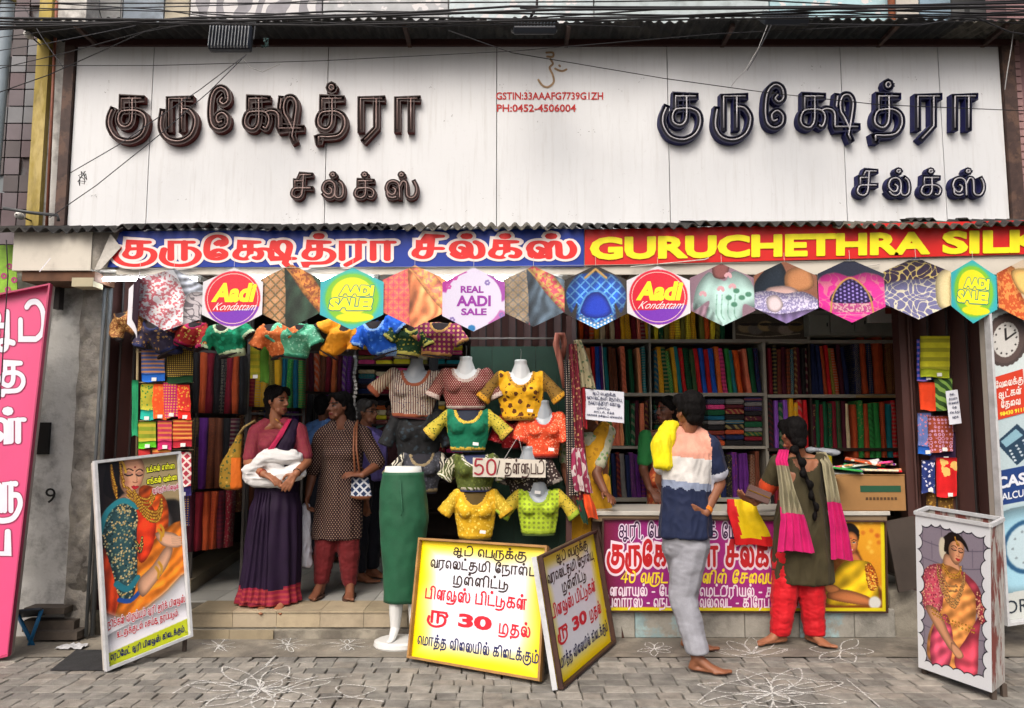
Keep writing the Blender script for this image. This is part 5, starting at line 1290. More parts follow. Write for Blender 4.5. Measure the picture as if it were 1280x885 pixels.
def aadi_k():
    p = Pic(150, 156, 'dcdce2')
    for k in range(14): p.ell(rng.random(), rng.random(), .03, .02, ['e24a8a', '8a5ad0', 'e25a3a'][k % 3], 1)
    p.ell(.5, .5, .46, .44, 'd8243a', 1)
    m = _box((((p.X-.5)/.46)**2+((p.Y-.5)/.44)**2 < 1).astype(float), 1); p.clip = m
    p.poly([(-.1, .72), (.4, .71), (1.1, .60), (1.1, 1.1), (-.1, 1.1)], '7a35b8', smooth=False); p.clip = None
    for k in range(60):
        a0, a1 = k/60*6.283, (k+1)/60*6.283; p.line([(.5+.42*math.cos(a0), .5+.40*math.sin(a0)), (.5+.42*math.cos(a1), .5+.40*math.sin(a1))], .012, 'f0c8c0', 0)
    p.grain(.02); return p.material('party_card')
def let_ak(F, t):
    m_ = MB(); write(m_, 'Aadi', F, -.72, .68, -.12, .50, .0012, 0, bold=.05, slant=.10); m_.build('lettering', flatmat('efe02a'), t)
    m_ = MB(); write(m_, 'Kondattam', F, -.66, .72, -.38, -.14, .0012, 0, bold=.0, slant=.12); m_.build('small_lettering', flatmat('e6dcdc'), t)
def aadi_s():
    p = Pic(150, 156, '3fb4bd'); p.ell(.5, .5, .46, .44, '4fbf9a', 3); p.ell(.5, .5, .42, .40, '86c83a', 2); p.ell(.5, .46, .33, .30, 'f0e82a', 1); p.ell(.55, .8, .3, .07, 'efe62a', 1); p.grain(.02); return p.material('sale_card')
def let_as(F, t):
    m_ = MB(); write(m_, 'AADI', F, -.42, .66, .08, .42, .0015, 0, bold=.07, slant=.04, halo=.08, hm=1); write(m_, 'SALE!', F, -.74, .62, -.38, .02, .0015, 0, bold=.07, slant=.04, halo=.08, hm=1)
    m_.build('lettering', [flatmat('f0e22a'), flatmat('2f8a7a')], t)
def real():
    p = Pic(150, 156, 'd9d3ea'); p.ell(.1, .15, .3, .25, 'b03a9a', 2); p.ell(.9, .25, .2, .3, 'a04aa8', 2); p.ell(.9, .82, .18, .15, 'c070b8', 2); p.ell(.5, .5, .45, .43, 'dad6ec', 1)
    for a, b in ((.1, .3), (.2, .16), (.85, .88), (.95, .75), (.72, .24), (.16, .82)):
        for k in range(6): p.ell(a+.03*math.cos(k), b+.03*math.sin(k), .018, .018, 'c850a8' if a < .3 and b < .4 else '8a78b8', 0)
    p.ell(.47, .95, .06, .05, '2a7ab8', 1); p.grain(.02); return p.material('real_card')
def let_r(F, t):
    m_ = MB()
    for s_, a, b, c, d in (('REAL', -.42, .32, .20, .42), ('AADI', -.55, .55, -.22, .12), ('SALE', -.40, .42, -.50, -.28)): write(m_, s_, F, a, b, c, d, .0012, bold=.04)
    m_.build('lettering', flatmat('8a2f96'), t)
hexcard('card seen edge on from its white back at the left end of the hexagon row', 168, 380, 50, 88, flatmat('cbcbd2'), YH-.06, yaw=-1.0, back='3a2a44', curl=.05)
p = Pic(150, 156, 'a9adb4'); m = p.poly([(-.1, .2), (.3, .05), (.7, .3), (.9, .9), (.4, 1.1), (-.1, .9)], 'c8c6cc', tex=('floral', 'b0606a', 14)); p.folds(m, 4, .5, .2); m = p.poly([(.4, -.1), (.8, .05), (1.05, .45), (.8, .5), (.55, .1)], '8f97a3'); p.folds(m, 9, 1.2, .5); m = p.poly([(.75, .4), (1.1, .4), (1.1, 1), (.8, 1)], 'a9a4a8', tex=('vine', '5e5a60', 8)); p.grain(.04)
hexcard('card printed with a white and red floral cloth second in the hexagon row', 211, 374, 88, 80, p.material('floral_card'), YH, rot=-.12)
mk = aadi_k(); ms = aadi_s()
hexcard('red and violet party card between the white floral and green gold cards', 291, 373, 76, 80, mk, YH-.015, lettering=let_ak)
hexcard('card printed with green and gold sari folds fourth in the hexagon row', 363, 370, 77, 82, garment_pic('cloth', ['8a4a2a', 'b08a68', '24382c', 'b87838'], 1).material('cloth_card_a'), YH)
hexcard('turquoise card with yellow sale lettering left of the coral cloth card', 440, 373, 80, 80, ms, YH-.012, lettering=let_as)
hexcard('card printed with coral and pink sari folds left of the lilac card', 518, 370, 80, 80, garment_pic('cloth', ['d87a6a', 'd8506a', 'e88a5a', 'e0a060'], 2).material('cloth_card_b'), YH)
hexcard('lilac card with purple sale lettering in the middle of the hexagon row', 592, 374, 79, 82, real(), YH-.015, lettering=let_r)
hexcard('card printed with grey pink and gold sari folds right of the lilac card', 667, 370, 78, 78, garment_pic('cloth', ['c84a5a', '8f8478', '4a5a68', 'b89458'], 3).material('cloth_card_c'), YH)
hexcard('card printed with a blue blouse on a wooden hanger', 745, 371, 79, 82, garment_pic('blouse', ['34302e', '1f52b0', '5a9ad8', '1a3ab0'], 4).material('cloth_card_d'), YH)
hexcard('red and violet party card right of the blue blouse card', 823, 371, 80, 80, mk, YH-.015, lettering=let_ak)
p = Pic(150, 156, '8f7482'); m = p.poly([(.1, .4), (.28, .15), (.4, .2), (.55, .28), (.7, .12), (.95, .3), (1, .7), (.82, .66), (.74, 1), (.26, .92), (.3, .6), (.05, .75)], 'a8cac4'); p.folds(m, 4, .3, .1); p.poly([(.4, -.1), (.62, -.05), (.58, .2), (.48, .25), (.36, .18)], '7a4a48'); 
for a, b in ((.6, .2), (.48, .42), (.66, .38), (.2, .5)):
    for k in range(5): p.ell(a+.035*math.cos(k*.8+3.3), b+.03*math.sin(k*.8+3.3), .025, .03, 'd8a8b0', 0)
for a, b in ((.72, .44), (.6, .55), (.8, .55), (.9, .5), (.68, .66)): p.ell(a, b, .05, .04, '4f8a70', 1)
for a in (.5, .6, .7, .42): p.line([(a, .5), (a-.02, .8), (a+.02, .9)], .008, '5a9078')
p.folds(p._mask([(-.1, .6), (.3, .7), (.6, 1.1), (-.1, 1.1)]), 9, .3, .3); p.grain(.03)
hexcard('card printed with a mint blouse and pink lotus flowers', 903, 368, 82, 80, p.material('lotus_card'), YH)
p = Pic(150, 156, '8a5a44'); p.poly([(.05, .3), (.4, .0), (.55, .3), (.5, .5), (.2, .55), (.0, .55)], '1c2630'); p.poly([(.55, .15), (.85, .1), (.95, .4), (.7, .5), (.5, .4)], 'a8744c'); m = p.poly([(.2, .45), (.42, .4), (.6, .42), (.7, .5), (.5, .6), (.25, .6)], 'b89a94')
m = p.poly([(-.05, .58), (.2, .48), (.5, .52), (.8, .5), (1.05, .7), (1, 1.05), (.0, 1.05)], '8a84ac', tex=('floral', 'c8c4d8', 22)); p.poly([(.2, .6), (.36, .55), (.46, .7), (.36, .82), (.22, .78)], 'cbbcc0'); m = p.poly([(-.05, .8), (.4, .85), (1, .78), (.9, 1.1), (0, 1.1)], '7a6a98'); p.folds(m, 6, .3, .2); p.grain(.04)
hexcard('card printed with the back of a dark haired woman in a lilac blouse', 982, 365, 80, 80, p.material('back_card'), YH-.01)
p = Pic(150, 156, '2a2e40'); m = p.poly([(.0, .35), (.25, .22), (.5, .28), (.75, .22), (1.02, .35), (1.02, .8), (.5, 1.05), (-.02, .8)], 'c8308a', tex=('vine', 'c86a8a', 7)); p.poly([(.2, .68), (.3, .45), (.5, .32), (.7, .45), (.8, .68)], '2a1a4c', tex=('dots', '8a7ac0', 16)); p.line([(.18, .85), (.22, .6), (.34, .4), (.5, .3), (.66, .4), (.78, .6), (.82, .85)], .025, 'c09a50'); m = p.poly([(.22, .7), (.78, .7), (.78, .84), (.22, .84)], 'b84a8a', tex=('floral', 'd8b0b0', 20), smooth=False); p.line([(.0, .88), (1, .88)], .012, 'd8a0b8'); p.grain(.03)
hexcard('card printed with a pink blouse and navy keyhole back', 1064, 363, 84, 82, p.material('pink_card'), YH)
p = Pic(150, 156, '3a3650'); m = p.poly([(0, .1), (1, .1), (.9, .5), (.1, .5)], '2e2438', tex=('vine', 'a8985c', 13)); m = p.poly([(0, .45), (1, .4), (.9, 1), (.1, 1)], '6a6a90', tex=('vine', 'c8c4b0', 15)); m = p.poly([(.8, .3), (1.1, .2), (1.1, .8), (.8, .8)], 'c8bc90'); p.grain(.04)
hexcard('card printed with navy cloth covered in gold leaves', 1147, 360, 86, 80, p.material('leaf_card'), YH)
hexcard('narrow turquoise card with yellow sale lettering at the right end', 1217, 364, 63, 82, ms, YH-.01, yaw=.12, lettering=let_as, rot=-.05)
p = Pic(150, 156, 'c8b8a0'); m = p.poly([(.0, .2), (.3, .15), (.4, .6), (.6, .7), (.9, .6), (1, .1), (1.1, 1.1), (.5, 1.1), (.0, .8)], 'b8542c', tex=('floral', 'd88a4a', 14)); p.poly([(.25, .2), (.6, .2), (.6, .6), (.35, .5)], 'd8b068', blur=3); p.line([(.5, .1), (.55, .3), (.5, .5)], .02, '6a2020'); p.grain(.03)
hexcard('card printed with an orange tied back blouse cut by the right edge', 1286, 363, 80, 84, p.material('orange_card'), YH)
m_ = MB(); m_.tube([W(150, 336, YH), W(640, 333, YH), W(1320, 322, YH)], .002, 5); prop(m_.build('card_string', flatmat('9a9a90')), 'thin string carrying the row of hexagon cards', 'string')
# ================================================================= PAINTED FIGURES FOR POSTERS
def paint_face(p, cx, cy, r, look=.25, skin='c08a64', hair='17100f', tilt=0.0, smile=False, down=True):
    """three-quarter face; r = half face height in picture heights"""
    k = 1/p.asp
    def T(x, y):
        c, s_ = math.cos(tilt), math.sin(tilt); return (cx+(x*c-y*s_)*r*k, cy+(x*s_+y*c)*r)
    sk = hexc(skin); dk = tuple(sk*.68); lt = tuple(np.clip(sk*1.16, 0, 1))
    f = p.poly([T(-.62, -.5), T(-.3, -.95), (T(.25, -.98)), T(.62, -.55), T(.66, 0), T(.52, .55), T(.22, .95), T(-.02, 1.0), T(-.4, .7), T(-.62, .15)], skin)
    old = p.clip; p.clip = f
    p.ell(*T(-.5, .2), .35*r*k, .8*r, dk, 4, .5); p.ell(*T(.15+look*.3, .05), .3*r*k, .45*r, lt, 4, .6); p.ell(*T(.0, .95), .5*r*k, .2*r, dk, 3, .5)
    p.ell(*T(-.2, .35), .16*r*k, .12*r, 'c4705a', 4, .35); p.ell(*T(.42, .33), .12*r*k, .12*r, 'c4705a', 4, .35)
    p.clip = old
    for sx, w in ((-.27+look*.4, .2), (.30+look*.35, .16)):
        p.line([T(sx-w*1.15, -.22), T(sx, -.33), T(sx+w*1.1, -.24)], .055*r, '2a1a16', 0)
        if down: p.line([T(sx-w, -.05), T(sx, .02), T(sx+w, -.05)], .07*r, '1c1212', 0); p.poly([T(sx-w, -.06), T(sx, -.2), T(sx+w, -.06), T(sx, .0)], '8a5a50', 1, .5)
        else: p.poly([T(sx-w, -.04), T(sx, -.14), T(sx+w, -.04), T(sx, .03)], 'e8dcd0', 0); p.ell(*T(sx, -.05), .07*r*k, .07*r, '20120e', 0); p.line([T(sx-w, -.05), T(sx, -.15), T(sx+w, -.05)], .035*r, '1c1212', 0)
    p.line([T(.06+look*.5, -.15), T(.14+look*.6, .18), T(.1+look*.6, .3)], .04*r, dk, 1, .7); p.line([T(-.04+look*.5, .32), T(.08+look*.6, .36), T(.2+look*.5, .31)], .04*r, '7a4434', 0, .8)
    if smile: p.poly([T(-.16+look*.5, .52), T(.1+look*.5, .56), T(.34+look*.5, .5), T(.1+look*.5, .74)], 'b02a30', 0); p.poly([T(-.08+look*.5, .55), T(.1+look*.5, .58), T(.26+look*.5, .54), T(.1+look*.5, .65)], 'f0e8e0', 0)
    else: p.poly([T(-.1+look*.5, .56), T(.04+look*.5, .5), T(.12+look*.5, .53), T(.2+look*.5, .5), T(.3+look*.5, .56), T(.1+look*.5, .7)], 'b0202c', 0)
    p.ell(*T(.03+look*.4, -.42), .045*r*k, .05*r, '8a1420', 0)
    return T
def jewel(p, pts, w, r0=.006, c1='d8a83a', c2='7a4a12', dz=.012):
    P = _smooth(pts, 8); k = 1/p.asp
    for i, q in enumerate(P):
        for o in np.linspace(-w/2, w/2, max(2, int(w/dz))):
            p.ell(q.x+rng.normal()*.002, q.y+o+rng.normal()*.002, r0*k*1.1, r0*1.1, c2, 0); p.ell(q.x+rng.normal()*.001, q.y+o, r0*k*.7, r0*.7, c1, 0)
def speck(p, m, n, cols, r):
    ys, xs = np.nonzero(m > .5)
    if len(ys) == 0: return
    for i in rng.integers(0, len(ys), n): p.ell((xs[i]+.5)/p.w, (ys[i]+.5)/p.h, r/p.asp, r, cols[int(rng.integers(len(cols)))], 0)
# ---- poster A: left standee
A = Pic(250, 540, '201a18')
A.poly([(.28, 0), (1, 0), (1, .5), (.55, .45), (.5, .2)], '9c8a66', 8, .9); A.ell(.75, .08, .4, .1, 'b0a070', 8, .6); A.poly([(.55, .3), (1, .28), (1, .62), (.6, .55)], '1a1614', 6); A.ell(.75, .38, .12, .08, '6a6460', 6, .7)
A.poly([(.0, .3), (.0, .0), (.2, .02), (.2, .12), (.3, .22)], '1c1614', 4)
A.poly([(.10, .16), (.14, .04), (.26, -.03), (.58, -.03), (.52, .02), (.36, .04), (.30, .12), (.26, .2)], '120d0c', 2)                                    # hair
m = A.poly([(.22, .22), (.38, .17), (.62, .18), (.70, .28), (.6, .42), (.3, .4), (.12, .3)], 'c89a7c', 2)          # neck/shoulder
A.poly([(.06, .28), (.2, .22), (.34, .2), (.36, .3), (.2, .34)], 'd0a488', 3)
T_ = paint_face(A, .42, .092, .105, .3, 'c99474', tilt=.16)
A.poly([(.16, -.02), (.34, -.03), (.33, .03), (.29, .08), (.27, .14), (.2, .18), (.15, .1)], '120d0c', 2); A.line([(.30, .0), (.34, .03), (.36, .07)], .012, 'd8a83a', 0); jewel(A, [(.20, .05), (.21, .11), (.24, .17)], .05, .006)
m = A.poly([(.5, .17), (.66, .17), (.82, .26), (.82, .4), (.7, .6), (.3, .75), (.15, .6), (.4, .5), (.5, .34)], 'd8561c', 1); A.folds(m, 9, 1.1, .3)
m = A.poly([(.0, .48), (.2, .44), (.35, .6), (.3, .8), (.0, .82)], 'b83a18'); A.folds(m, 7, .3, .3)
m = A.poly([(.45, .52), (.98, .38), (1.0, .62), (.9, .76), (.2, .82), (.2, .7)], 'e07a22', 1); A.folds(m, 8, 1.0, .28)
m = A.poly([(.42, .3), (.62, .26), (.68, .36), (.6, .5), (.45, .54)], 'd83a1a', 1); A.folds(m, 6, 1.2, .25)
m = A.poly([(.05, .34), (.16, .24), (.36, .23), (.46, .3), (.44, .4), (.42, .58), (.36, .7), (.22, .71), (.14, .55)], '2c4c50', 1)
speck(A, m, 420, ['c0a468', '8a9a7a', 'd8c088', '5a7a78', '1c2c30'], .0045)
A.line([(.03, .36), (.12, .26), (.3, .215), (.46, .26)], .028, '2f8a96', 1); A.line([(.18, .62), (.3, .66), (.42, .62)], .03, '2a7a8a', 1); A.line([(.2, .70), (.32, .72), (.44, .69)], .022, '2450a0', 1)
m = A.poly([(.42, .64), (.6, .58), (.78, .5), (.86, .52), (.78, .6), (.6, .68), (.46, .72)], 'cf9f80', 2)           # forearm
A.poly([(.66, .42), (.78, .42), (.92, .45), (.98, .5), (.92, .52), (.74, .49)], 'd2a284', 1)
for k in range(4): A.line([(.86, .455+.012*k), (.97, .47+.013*k)], .010, 'd8aa8c', 0)
jewel(A, [(.36, .17), (.46, .22), (.6, .25), (.68, .2)], .04, .006); jewel(A, [(.44, .2), (.56, .3), (.70, .33), (.76, .27)], .05, .007); jewel(A, [(.3, .03), (.31, .09), (.33, .13)], .03, .006)
jewel(A, [(.42, .45), (.47, .48), (.50, .44)], .03, .006, 'e0c060', '202020')
for x_, y_ in ((.64, .62), (.68, .6), (.73, .41), (.70, .43)): A.line([(x_, y_-.028), (x_+.03, y_), (x_+.02, y_+.03)], .014, 'd0982c', 1); 
A.poly([(-.05, .74), (.3, .80), (.7, .74), (1.05, .68), (1.05, 1.05), (-.05, 1.05)], 'dcdce0', 9); A.poly([(-.05, .86), (1.05, .83), (1.05, 1.05), (-.05, 1.05)], 'dcdce2', 3)
A.poly([(-.05, .933), (1.05, .905), (1.05, 1.05), (-.05, 1.05)], 'c8d426', 1, smooth=False); A.grain(.02)
PA = A.material('bridal_poster')
def on_plane(p, a, b, c):
    """slide p along its own sight line until it lies in the plane of a, b, c (boards are flat)"""
    a, b, c, p = Vector(a), Vector(b), Vector(c), Vector(p); n = (b-a).cross(c-a); o = Vector((0, CAMY, CAMZ)); d = p-o
    return o+d*((a-o).dot(n)/d.dot(n))
def board_thing(name, label, cat, tl, tr, bl, br_, front, frame, th=.025, fw=.018, legs=0, legm=None, back=None):
    """framed board from its four corners, real thickness behind"""
    tl = on_plane(tl, tr, bl, br_)
    t = thing(name, label, cat, (Vector(bl)+Vector(br_))/2); F = FQ(tl, tr, bl, br_)
    mb = MB(); mb.grid(lambda i, j: F(i, 1-j, 0), 8, 12, uv=True); mb.build('front_sheet', front, t)
    mb = MB(); mb.add([F(0, 1, -.002), F(1, 1, -.002), F(1, 0, -.002), F(0, 0, -.002), F(0, 1, -th), F(1, 1, -th), F(1, 0, -th), F(0, 0, -th)], [(0, 1, 2, 3), (7, 6, 5, 4), (0, 4, 5, 1), (1, 5, 6, 2), (2, 6, 7, 3), (3, 7, 4, 0)]); mb.build('backing', back or flatmat('9a958c'), t)
    w = (Vector(tr)-Vector(tl)).length; h = (Vector(bl)-Vector(tl)).length; a, b = fw/w, fw/h
    for (x0, y0, x1, y1) in ((-a*.3, -b*.3, 1+a*.3, b*.7), (-a*.3, 1-b*.7, 1+a*.3, 1+b*.3), (-a*.3, b*.7, a*.7, 1-b*.7), (1-a*.7, b*.7, 1+a*.3, 1-b*.7)):
        mb = MB(); P = [F(x0, y0, .006), F(x1, y0, .006), F(x1, y1, .006), F(x0, y1, .006)]; n = F(0, 0, 0)-F(0, 0, th+.006)
        mb.prism(P, -n); mb.build('frame_bar', frame, t)
    return t, F
M_frw = mat('frame_white_paint', 'b9bcbe', .5, var=.08, vs=20, grime=.3, gs=8); M_frb = mat('frame_brown_wood', '3a241c', .6, var=.3, vs=10); M_stick = mat('raw_stick', '4a4038', .8, var=.3)
zb_ = .12
tl, tr = W(116, 578, -.55), W(222, 566, -.22); bl_, br_ = G(131, 838, .14), G(238, 795, .14)
bl_ = W(131, 838, -.80); br_ = W(237, 795, -.36)
t, F = board_thing('bridal_poster_stand', 'tall poster stand showing a bride in an orange sari leaning by the left pillar', 'poster stand', tl, tr, bl_, br_, PA, M_frw, back=flatmat('b0aca4'))
for x_ in (.06, .96):
    a = F(x_, .97, -.012); m_ = MB(); m_.bar(a, Vector((a.x, a.y, .0)), .022, .022); m_.build('leg', M_stick, t)
Fs = F
M_lr, M_lk, M_lb, M_ly = flatmat('b81a2a'), flatmat('1c1414'), flatmat('141c5a'), flatmat('dfe22a')
def tl_(mb, s, x0, x1, y0, xh, m=0, w=.2, slope=0, F=None, **k):
    FF = lambda a, b, h: F(a, b+slope*(a-x0), h)
    write(mb, s, FF, x0, x1, y0, y0-xh, .002, m, w=w, **k)
m_ = MB(); tl_(m_, 'நீங்கள் விரும்பும் ஆரி ஒர்க் பிளவுஸ்', .06, .97, .815, .026, F=F, slope=.0, w=.2, halo=.14, hm=1); tl_(m_, 'உடனுக்குடன் செய்து தரப்படும்.', .15, .88, .872, .024, F=F, w=.2, halo=.12, hm=1); m_.build('red_lettering', [M_lr, flatmat('dcdce0')], t)
m_ = MB(); tl_(m_, 'ரெடிமேட் ஆரி பிளவுஸ் கிடைக்கும்.', .07, .95, .965, .022, F=F, w=.22); m_.build('blue_lettering', M_lb, t)
m_ = MB(); tl_(m_, 'உங்கள் எண்ண', .60, .95, .085, .022, F=F, w=.24, halo=.2, hm=1); m_.build('yellow_lettering', [M_ly, M_lk], t); m_ = MB(); tl_(m_, 'எங்கள் வண்ண', .60, .97, .15, .022, F=F, w=.24, halo=.2, hm=1); m_.build('yellow_lettering', [M_ly, M_lk], t)
m_ = MB(); tl_(m_, 'ஆரிஒர்க் பிளவுஸ்', .66, .99, .20, .018, F=F, w=.22, halo=.2, hm=1); m_.build('pink_lettering', [flatmat('b01a4a'), flatmat('d8d0d0')], t)
# ---- the two yellow sale boards
def sale_pic():
    p = Pic(200, 200, 'dcdfe8'); e = np.minimum(np.minimum(p.X, 1-p.X), np.minimum(p.Y, 1-p.Y)); n_ = (p.noise(5)-.5)*.06
    m = np.clip((.17-(e+n_))/.15, 0, 1); p.put(m, 'f2d400', 1); return p.material('sale_board_print')
SP = sale_pic()
sale = [('ஆடி பெருக்கு', .28, .84, .115, .058, 'k'), ('வரலெட்சுமி நோன்பு', .10, .93, .235, .062, 'k'), ('முன்னிட்டு', .30, .72, .36, .065, 'k'), ('பிளவுஸ் பிட்டுகள்', .08, .86, .50, .075, 'r'), ('ரூ 30 முதல்', .12, .88, .69, .085, 'r'), ('மொத்த விலையில் கிடைக்கும்', .05, .97, .88, .062, 'b')]
def sale_text(F, t, par):
    for key, mm, nm in (('k', flatmat('2a1a14'), 'brown_lettering'), ('r', flatmat('c01428'), 'red_lettering'), ('b', flatmat('151a4c'), 'blue_lettering')):
        m_ = MB()
        for s_, x0, x1, y0, xh, c in sale:
            if c != key: continue
            if s_.startswith('ரூ'):
                tl_(m_, 'ரூ', x0, x0+.15, y0, xh, F=F, w=.22); write(m_, '30', lambda a, b, h: F(a, b, h), x0+.24, x0+.50, y0+.01, y0-.10, .002, bold=.045); tl_(m_, 'முதல்', x0+.56, x1+.02, y0+.012, xh*.82, F=F, w=.2)
            else: tl_(m_, s_, x0, x1, y0, xh, F=F, w=.19)
        m_.build(nm, mm, t)
b1l, b1r = W(513, 822, -.62), W(677, 851, -.80)
b1l = G(513, 822, .02); b1r = G(677, 851, .02)
t, F = board_thing('sale_board', 'yellow bordered sale board facing the street beside the green skirt dummy', 'sale board', W(527, 674, b1l.y+.22), W(686, 684, b1r.y+.24), b1l, b1r, SP, mat('frame_tan', '8f6a3a', .6, var=.25, vs=10), fw=.014, back=flatmat('6a5a4a'))
sale_text(F, t, None)
b2l = G(697, 861, .01); b2r = G(764, 803, .01)
t, F = board_thing('sale_board', 'yellow bordered sale board turned sideways with a white edge and prop behind', 'sale board', W(671, 697, b2l.y+.16), W(741, 664, b2r.y+.12), b2l, b2r, SP, M_frb, fw=.013, back=flatmat('5a4a3e'))
sale_text(F, t, None)
m_ = MB(); m_.bar(F(-.012, -.01, -.012), F(-.012, 1.0, -.012), .03, .03, up=(0, 1, 0)); m_.build('white_side_rail', M_frw, t)
a, c = W(748, 657, b2r.y+.22), G(779, 797, 0); m_ = MB(); m_.bar(a, c, .018, .018); m_.build('prop_leg', M_frb, t)
# ---- counter banner with woman in yellow
Bp = Pic(620, 200, '8f2a78')
Bp.put(np.clip((Bp.X-.0)*1.6, 0, 1)*np.clip(1.3-Bp.Y, 0, 1), 'b82a86'); Bp.put(np.clip((.12-Bp.X)/.12, 0, 1), '6a1430')
Bp.put(np.clip((Bp.X-.60)/.18, 0, 1), 'c87a1c'); Bp.put(np.clip((Bp.X-.78)/.1, 0, 1)*np.clip(1.15-Bp.Y, 0, 1), 'e0a028')
for k in range(60): Bp.ell(.76+rng.random()*.24, rng.random()*.8, .008, .025, ['f0d060', 'e8902a', 'b84a1a'][k % 3], 2, .5)
Bp.poly([(.76, .45), (.80, .2), (.86, .12), (.93, .5), (.98, .75), (1, 1), (.74, 1)], '4a2010', 3, .7)
Bp.ell(.875, .16, .034, .13, '15100f', 1); 
m = Bp.poly([(.872, .36), (.90, .36), (.915, .48), (.86, .5)], 'b06a3c', 1)
m = Bp.poly([(.86, .45), (.92, .44), (.955, .5), (.972, .72), (.955, .9), (.80, .92), (.79, .75), (.825, .55)], 'd8b01c', 1); Bp.folds(m, 20, .8, .3)
m = Bp.poly([(.928, .5), (.955, .5), (.972, .66), (.962, .76), (.94, .74)], 'b8641c', 1); speck(Bp, m, 120, ['e8c050', '8a3a14'], .008)
Bp.poly([(.80, .78), (.86, .76), (.94, .84), (.95, .92), (.9, .92), (.80, .86)], 'b06c40', 1); Bp.poly([(.78, .72), (.81, .7), (.84, .76), (.80, .8)], 'b87444', 1)
T_ = paint_face(Bp, .877, .25, .125, .05, 'b8703e', smile=True, down=False)
Bp.line([(.86, .13), (.877, .07), (.90, .12)], .05, '15100f', 1); Bp.ell(.96, .9, .022, .07, 'd8d8d0', 2)
Bp.poly([(-.1, .955), (1.1, .955), (1.1, 1.1), (-.1, 1.1)], 'e0d020', 1, smooth=False); Bp.poly([(.985, -.1), (1.1, -.1), (1.1, 1.1), (.985, 1.1)], 'e0d020', 1, smooth=False); Bp.grain(.02)
tl, tr, bl_, br_ = W(753, 648, -.055), W(1106, 651, -.055), W(753, 764, -.055), W(1108, 765, -.055)
t, F = board_thing('counter_banner', 'magenta and gold banner with Tamil lettering and a smiling woman in yellow under the counter', 'banner', tl, tr, bl_, br_, Bp.material('counter_banner_print'), M_frb, th=.012, fw=.01)
m_ = MB(); tl_(m_, 'ஆரி, மேட், மேட்சிங் மேட்', .06, .50, .20, .12, F=F, w=.18, halo=.12, hm=1, gap=.25); m_.build('dark_lettering', [flatmat('3a1440'), flatmat('d8c8dc')], t)
m_ = MB(); tl_(m_, 'குருக்ஷேத்ரா சில்க்ஸ்', .02, .66, .50, .19, F=F, w=.26, halo=.14, hm=1); m_.build('red_lettering', [flatmat('b01a20'), flatmat('dcc8d4')], t)
m_ = MB(); tl_(m_, '40 வருட உங்களின் சேவையில்', .065, .66, .69, .10, F=F, w=.2, slant=.15); m_.build('yellow_lettering', flatmat('e0c82a'), t)
m_ = MB(); tl_(m_, 'புளவாயல் - பேன்சி - மெட்டீரியல் - காட்டன்', .0, .70, .83, .085, F=F, w=.2); m_.build('white_lettering', flatmat('dccbd8'), t); m_ = MB(); tl_(m_, 'பனாரஸ் - நெட்டட் - வெல்வெட் - கிரேப் - சாட்டின்', .02, .74, .95, .085, F=F, w=.2); m_.build('white_lettering', flatmat('dccbd8'), t)
# ---- right hand box standee
Q = Pic(260, 480, '857d8a')
for j in range(9): Q.line([(0, .05+j*.11), (.5, .07+j*.11+.01*math.sin(j)), (1, .04+j*.11)], .006, '5e5666', 1)
for j in range(9):
    for i in range(4): Q.line([(.1+i*.27+(j % 2)*.13, .05+j*.11), (.1+i*.27+(j % 2)*.13, .16+j*.11)], .005, '5e5666', 1)
Q.ell(.46, .17, .09, .07, '15100f', 1); Q.ell(.38, .19, .05, .07, 'cfc8b0', 2)
m = Q.poly([(.42, .22), (.58, .26), (.62, .33), (.46, .36), (.38, .3)], 'b88868', 1)
m = Q.poly([(.12, .38), (.24, .31), (.42, .29), (.6, .31), (.78, .36), (.85, .46), (.8, .6), (.78, .96), (.2, .94), (.14, .8), (.26, .62), (.22, .5)], 'cf8a4a', 1); Q.folds(m, 8, 1.0, .28)
m = Q.poly([(.6, .31), (.82, .37), (.88, .5), (.7, .7), (.52, .86), (.6, .96), (.8, .96), (.84, .7), (.86, .5)], 'cf4a5e', 1); Q.folds(m, 6, 1.1, .25)
m = Q.poly([(.2, .74), (.4, .6), (.5, .75), (.42, .95), (.2, .95)], 'd0506a', 1); Q.folds(m, 7, .9, .3)
m = Q.poly([(.08, .4), (.2, .32), (.34, .31), (.38, .45), (.32, .6), (.1, .6)], 'b84a5c', 1); speck(Q, m, 220, ['d8a880', 'cf7a80', '8a2a40'], .005)
m = Q.poly([(.82, .42), (.93, .48), (.97, .6), (.9, .62), (.82, .55)], '8a2a3a', 1); speck(Q, m, 60, ['d8a880'], .005)
Q.poly([(.12, .6), (.3, .59), (.46, .73), (.56, .79), (.5, .83), (.38, .78)], 'b98664', 1); Q.poly([(.48, .77), (.6, .8), (.64, .84), (.56, .86), (.48, .82)], 'bd8a68', 1)
jewel(Q, [(.38, .3), (.46, .35), (.58, .34), (.62, .29)], .02, .005); jewel(Q, [(.3, .34), (.38, .46), (.52, .52), (.62, .42), (.66, .34)], .05, .006, 'c8a060', '7a5030'); jewel(Q, [(.22, .61), (.45, .64), (.78, .66)], .025, .006); jewel(Q, [(.36, .37), (.44, .43), (.56, .42)], .03, .006, 'c8a060', '6a4028')
T_ = paint_face(Q, .56, .19, .085, .2, 'bf8a66', tilt=.12); Q.poly([(.4, .2), (.44, .1), (.56, .075), (.68, .12), (.72, .18), (.62, .125), (.5, .14), (.44, .2)], '15100f', 1); jewel(Q, [(.55, .11), (.57, .135), (.6, .15)], .01, .004)
cl = [(x_, .02) for x_ in np.linspace(0, 1, 8)]+[(x_, .985) for x_ in np.linspace(0, 1, 8)]+[(.0, y_) for y_ in np.linspace(0, 1, 12)]+[(.995, y_) for y_ in np.linspace(0, 1, 12)]
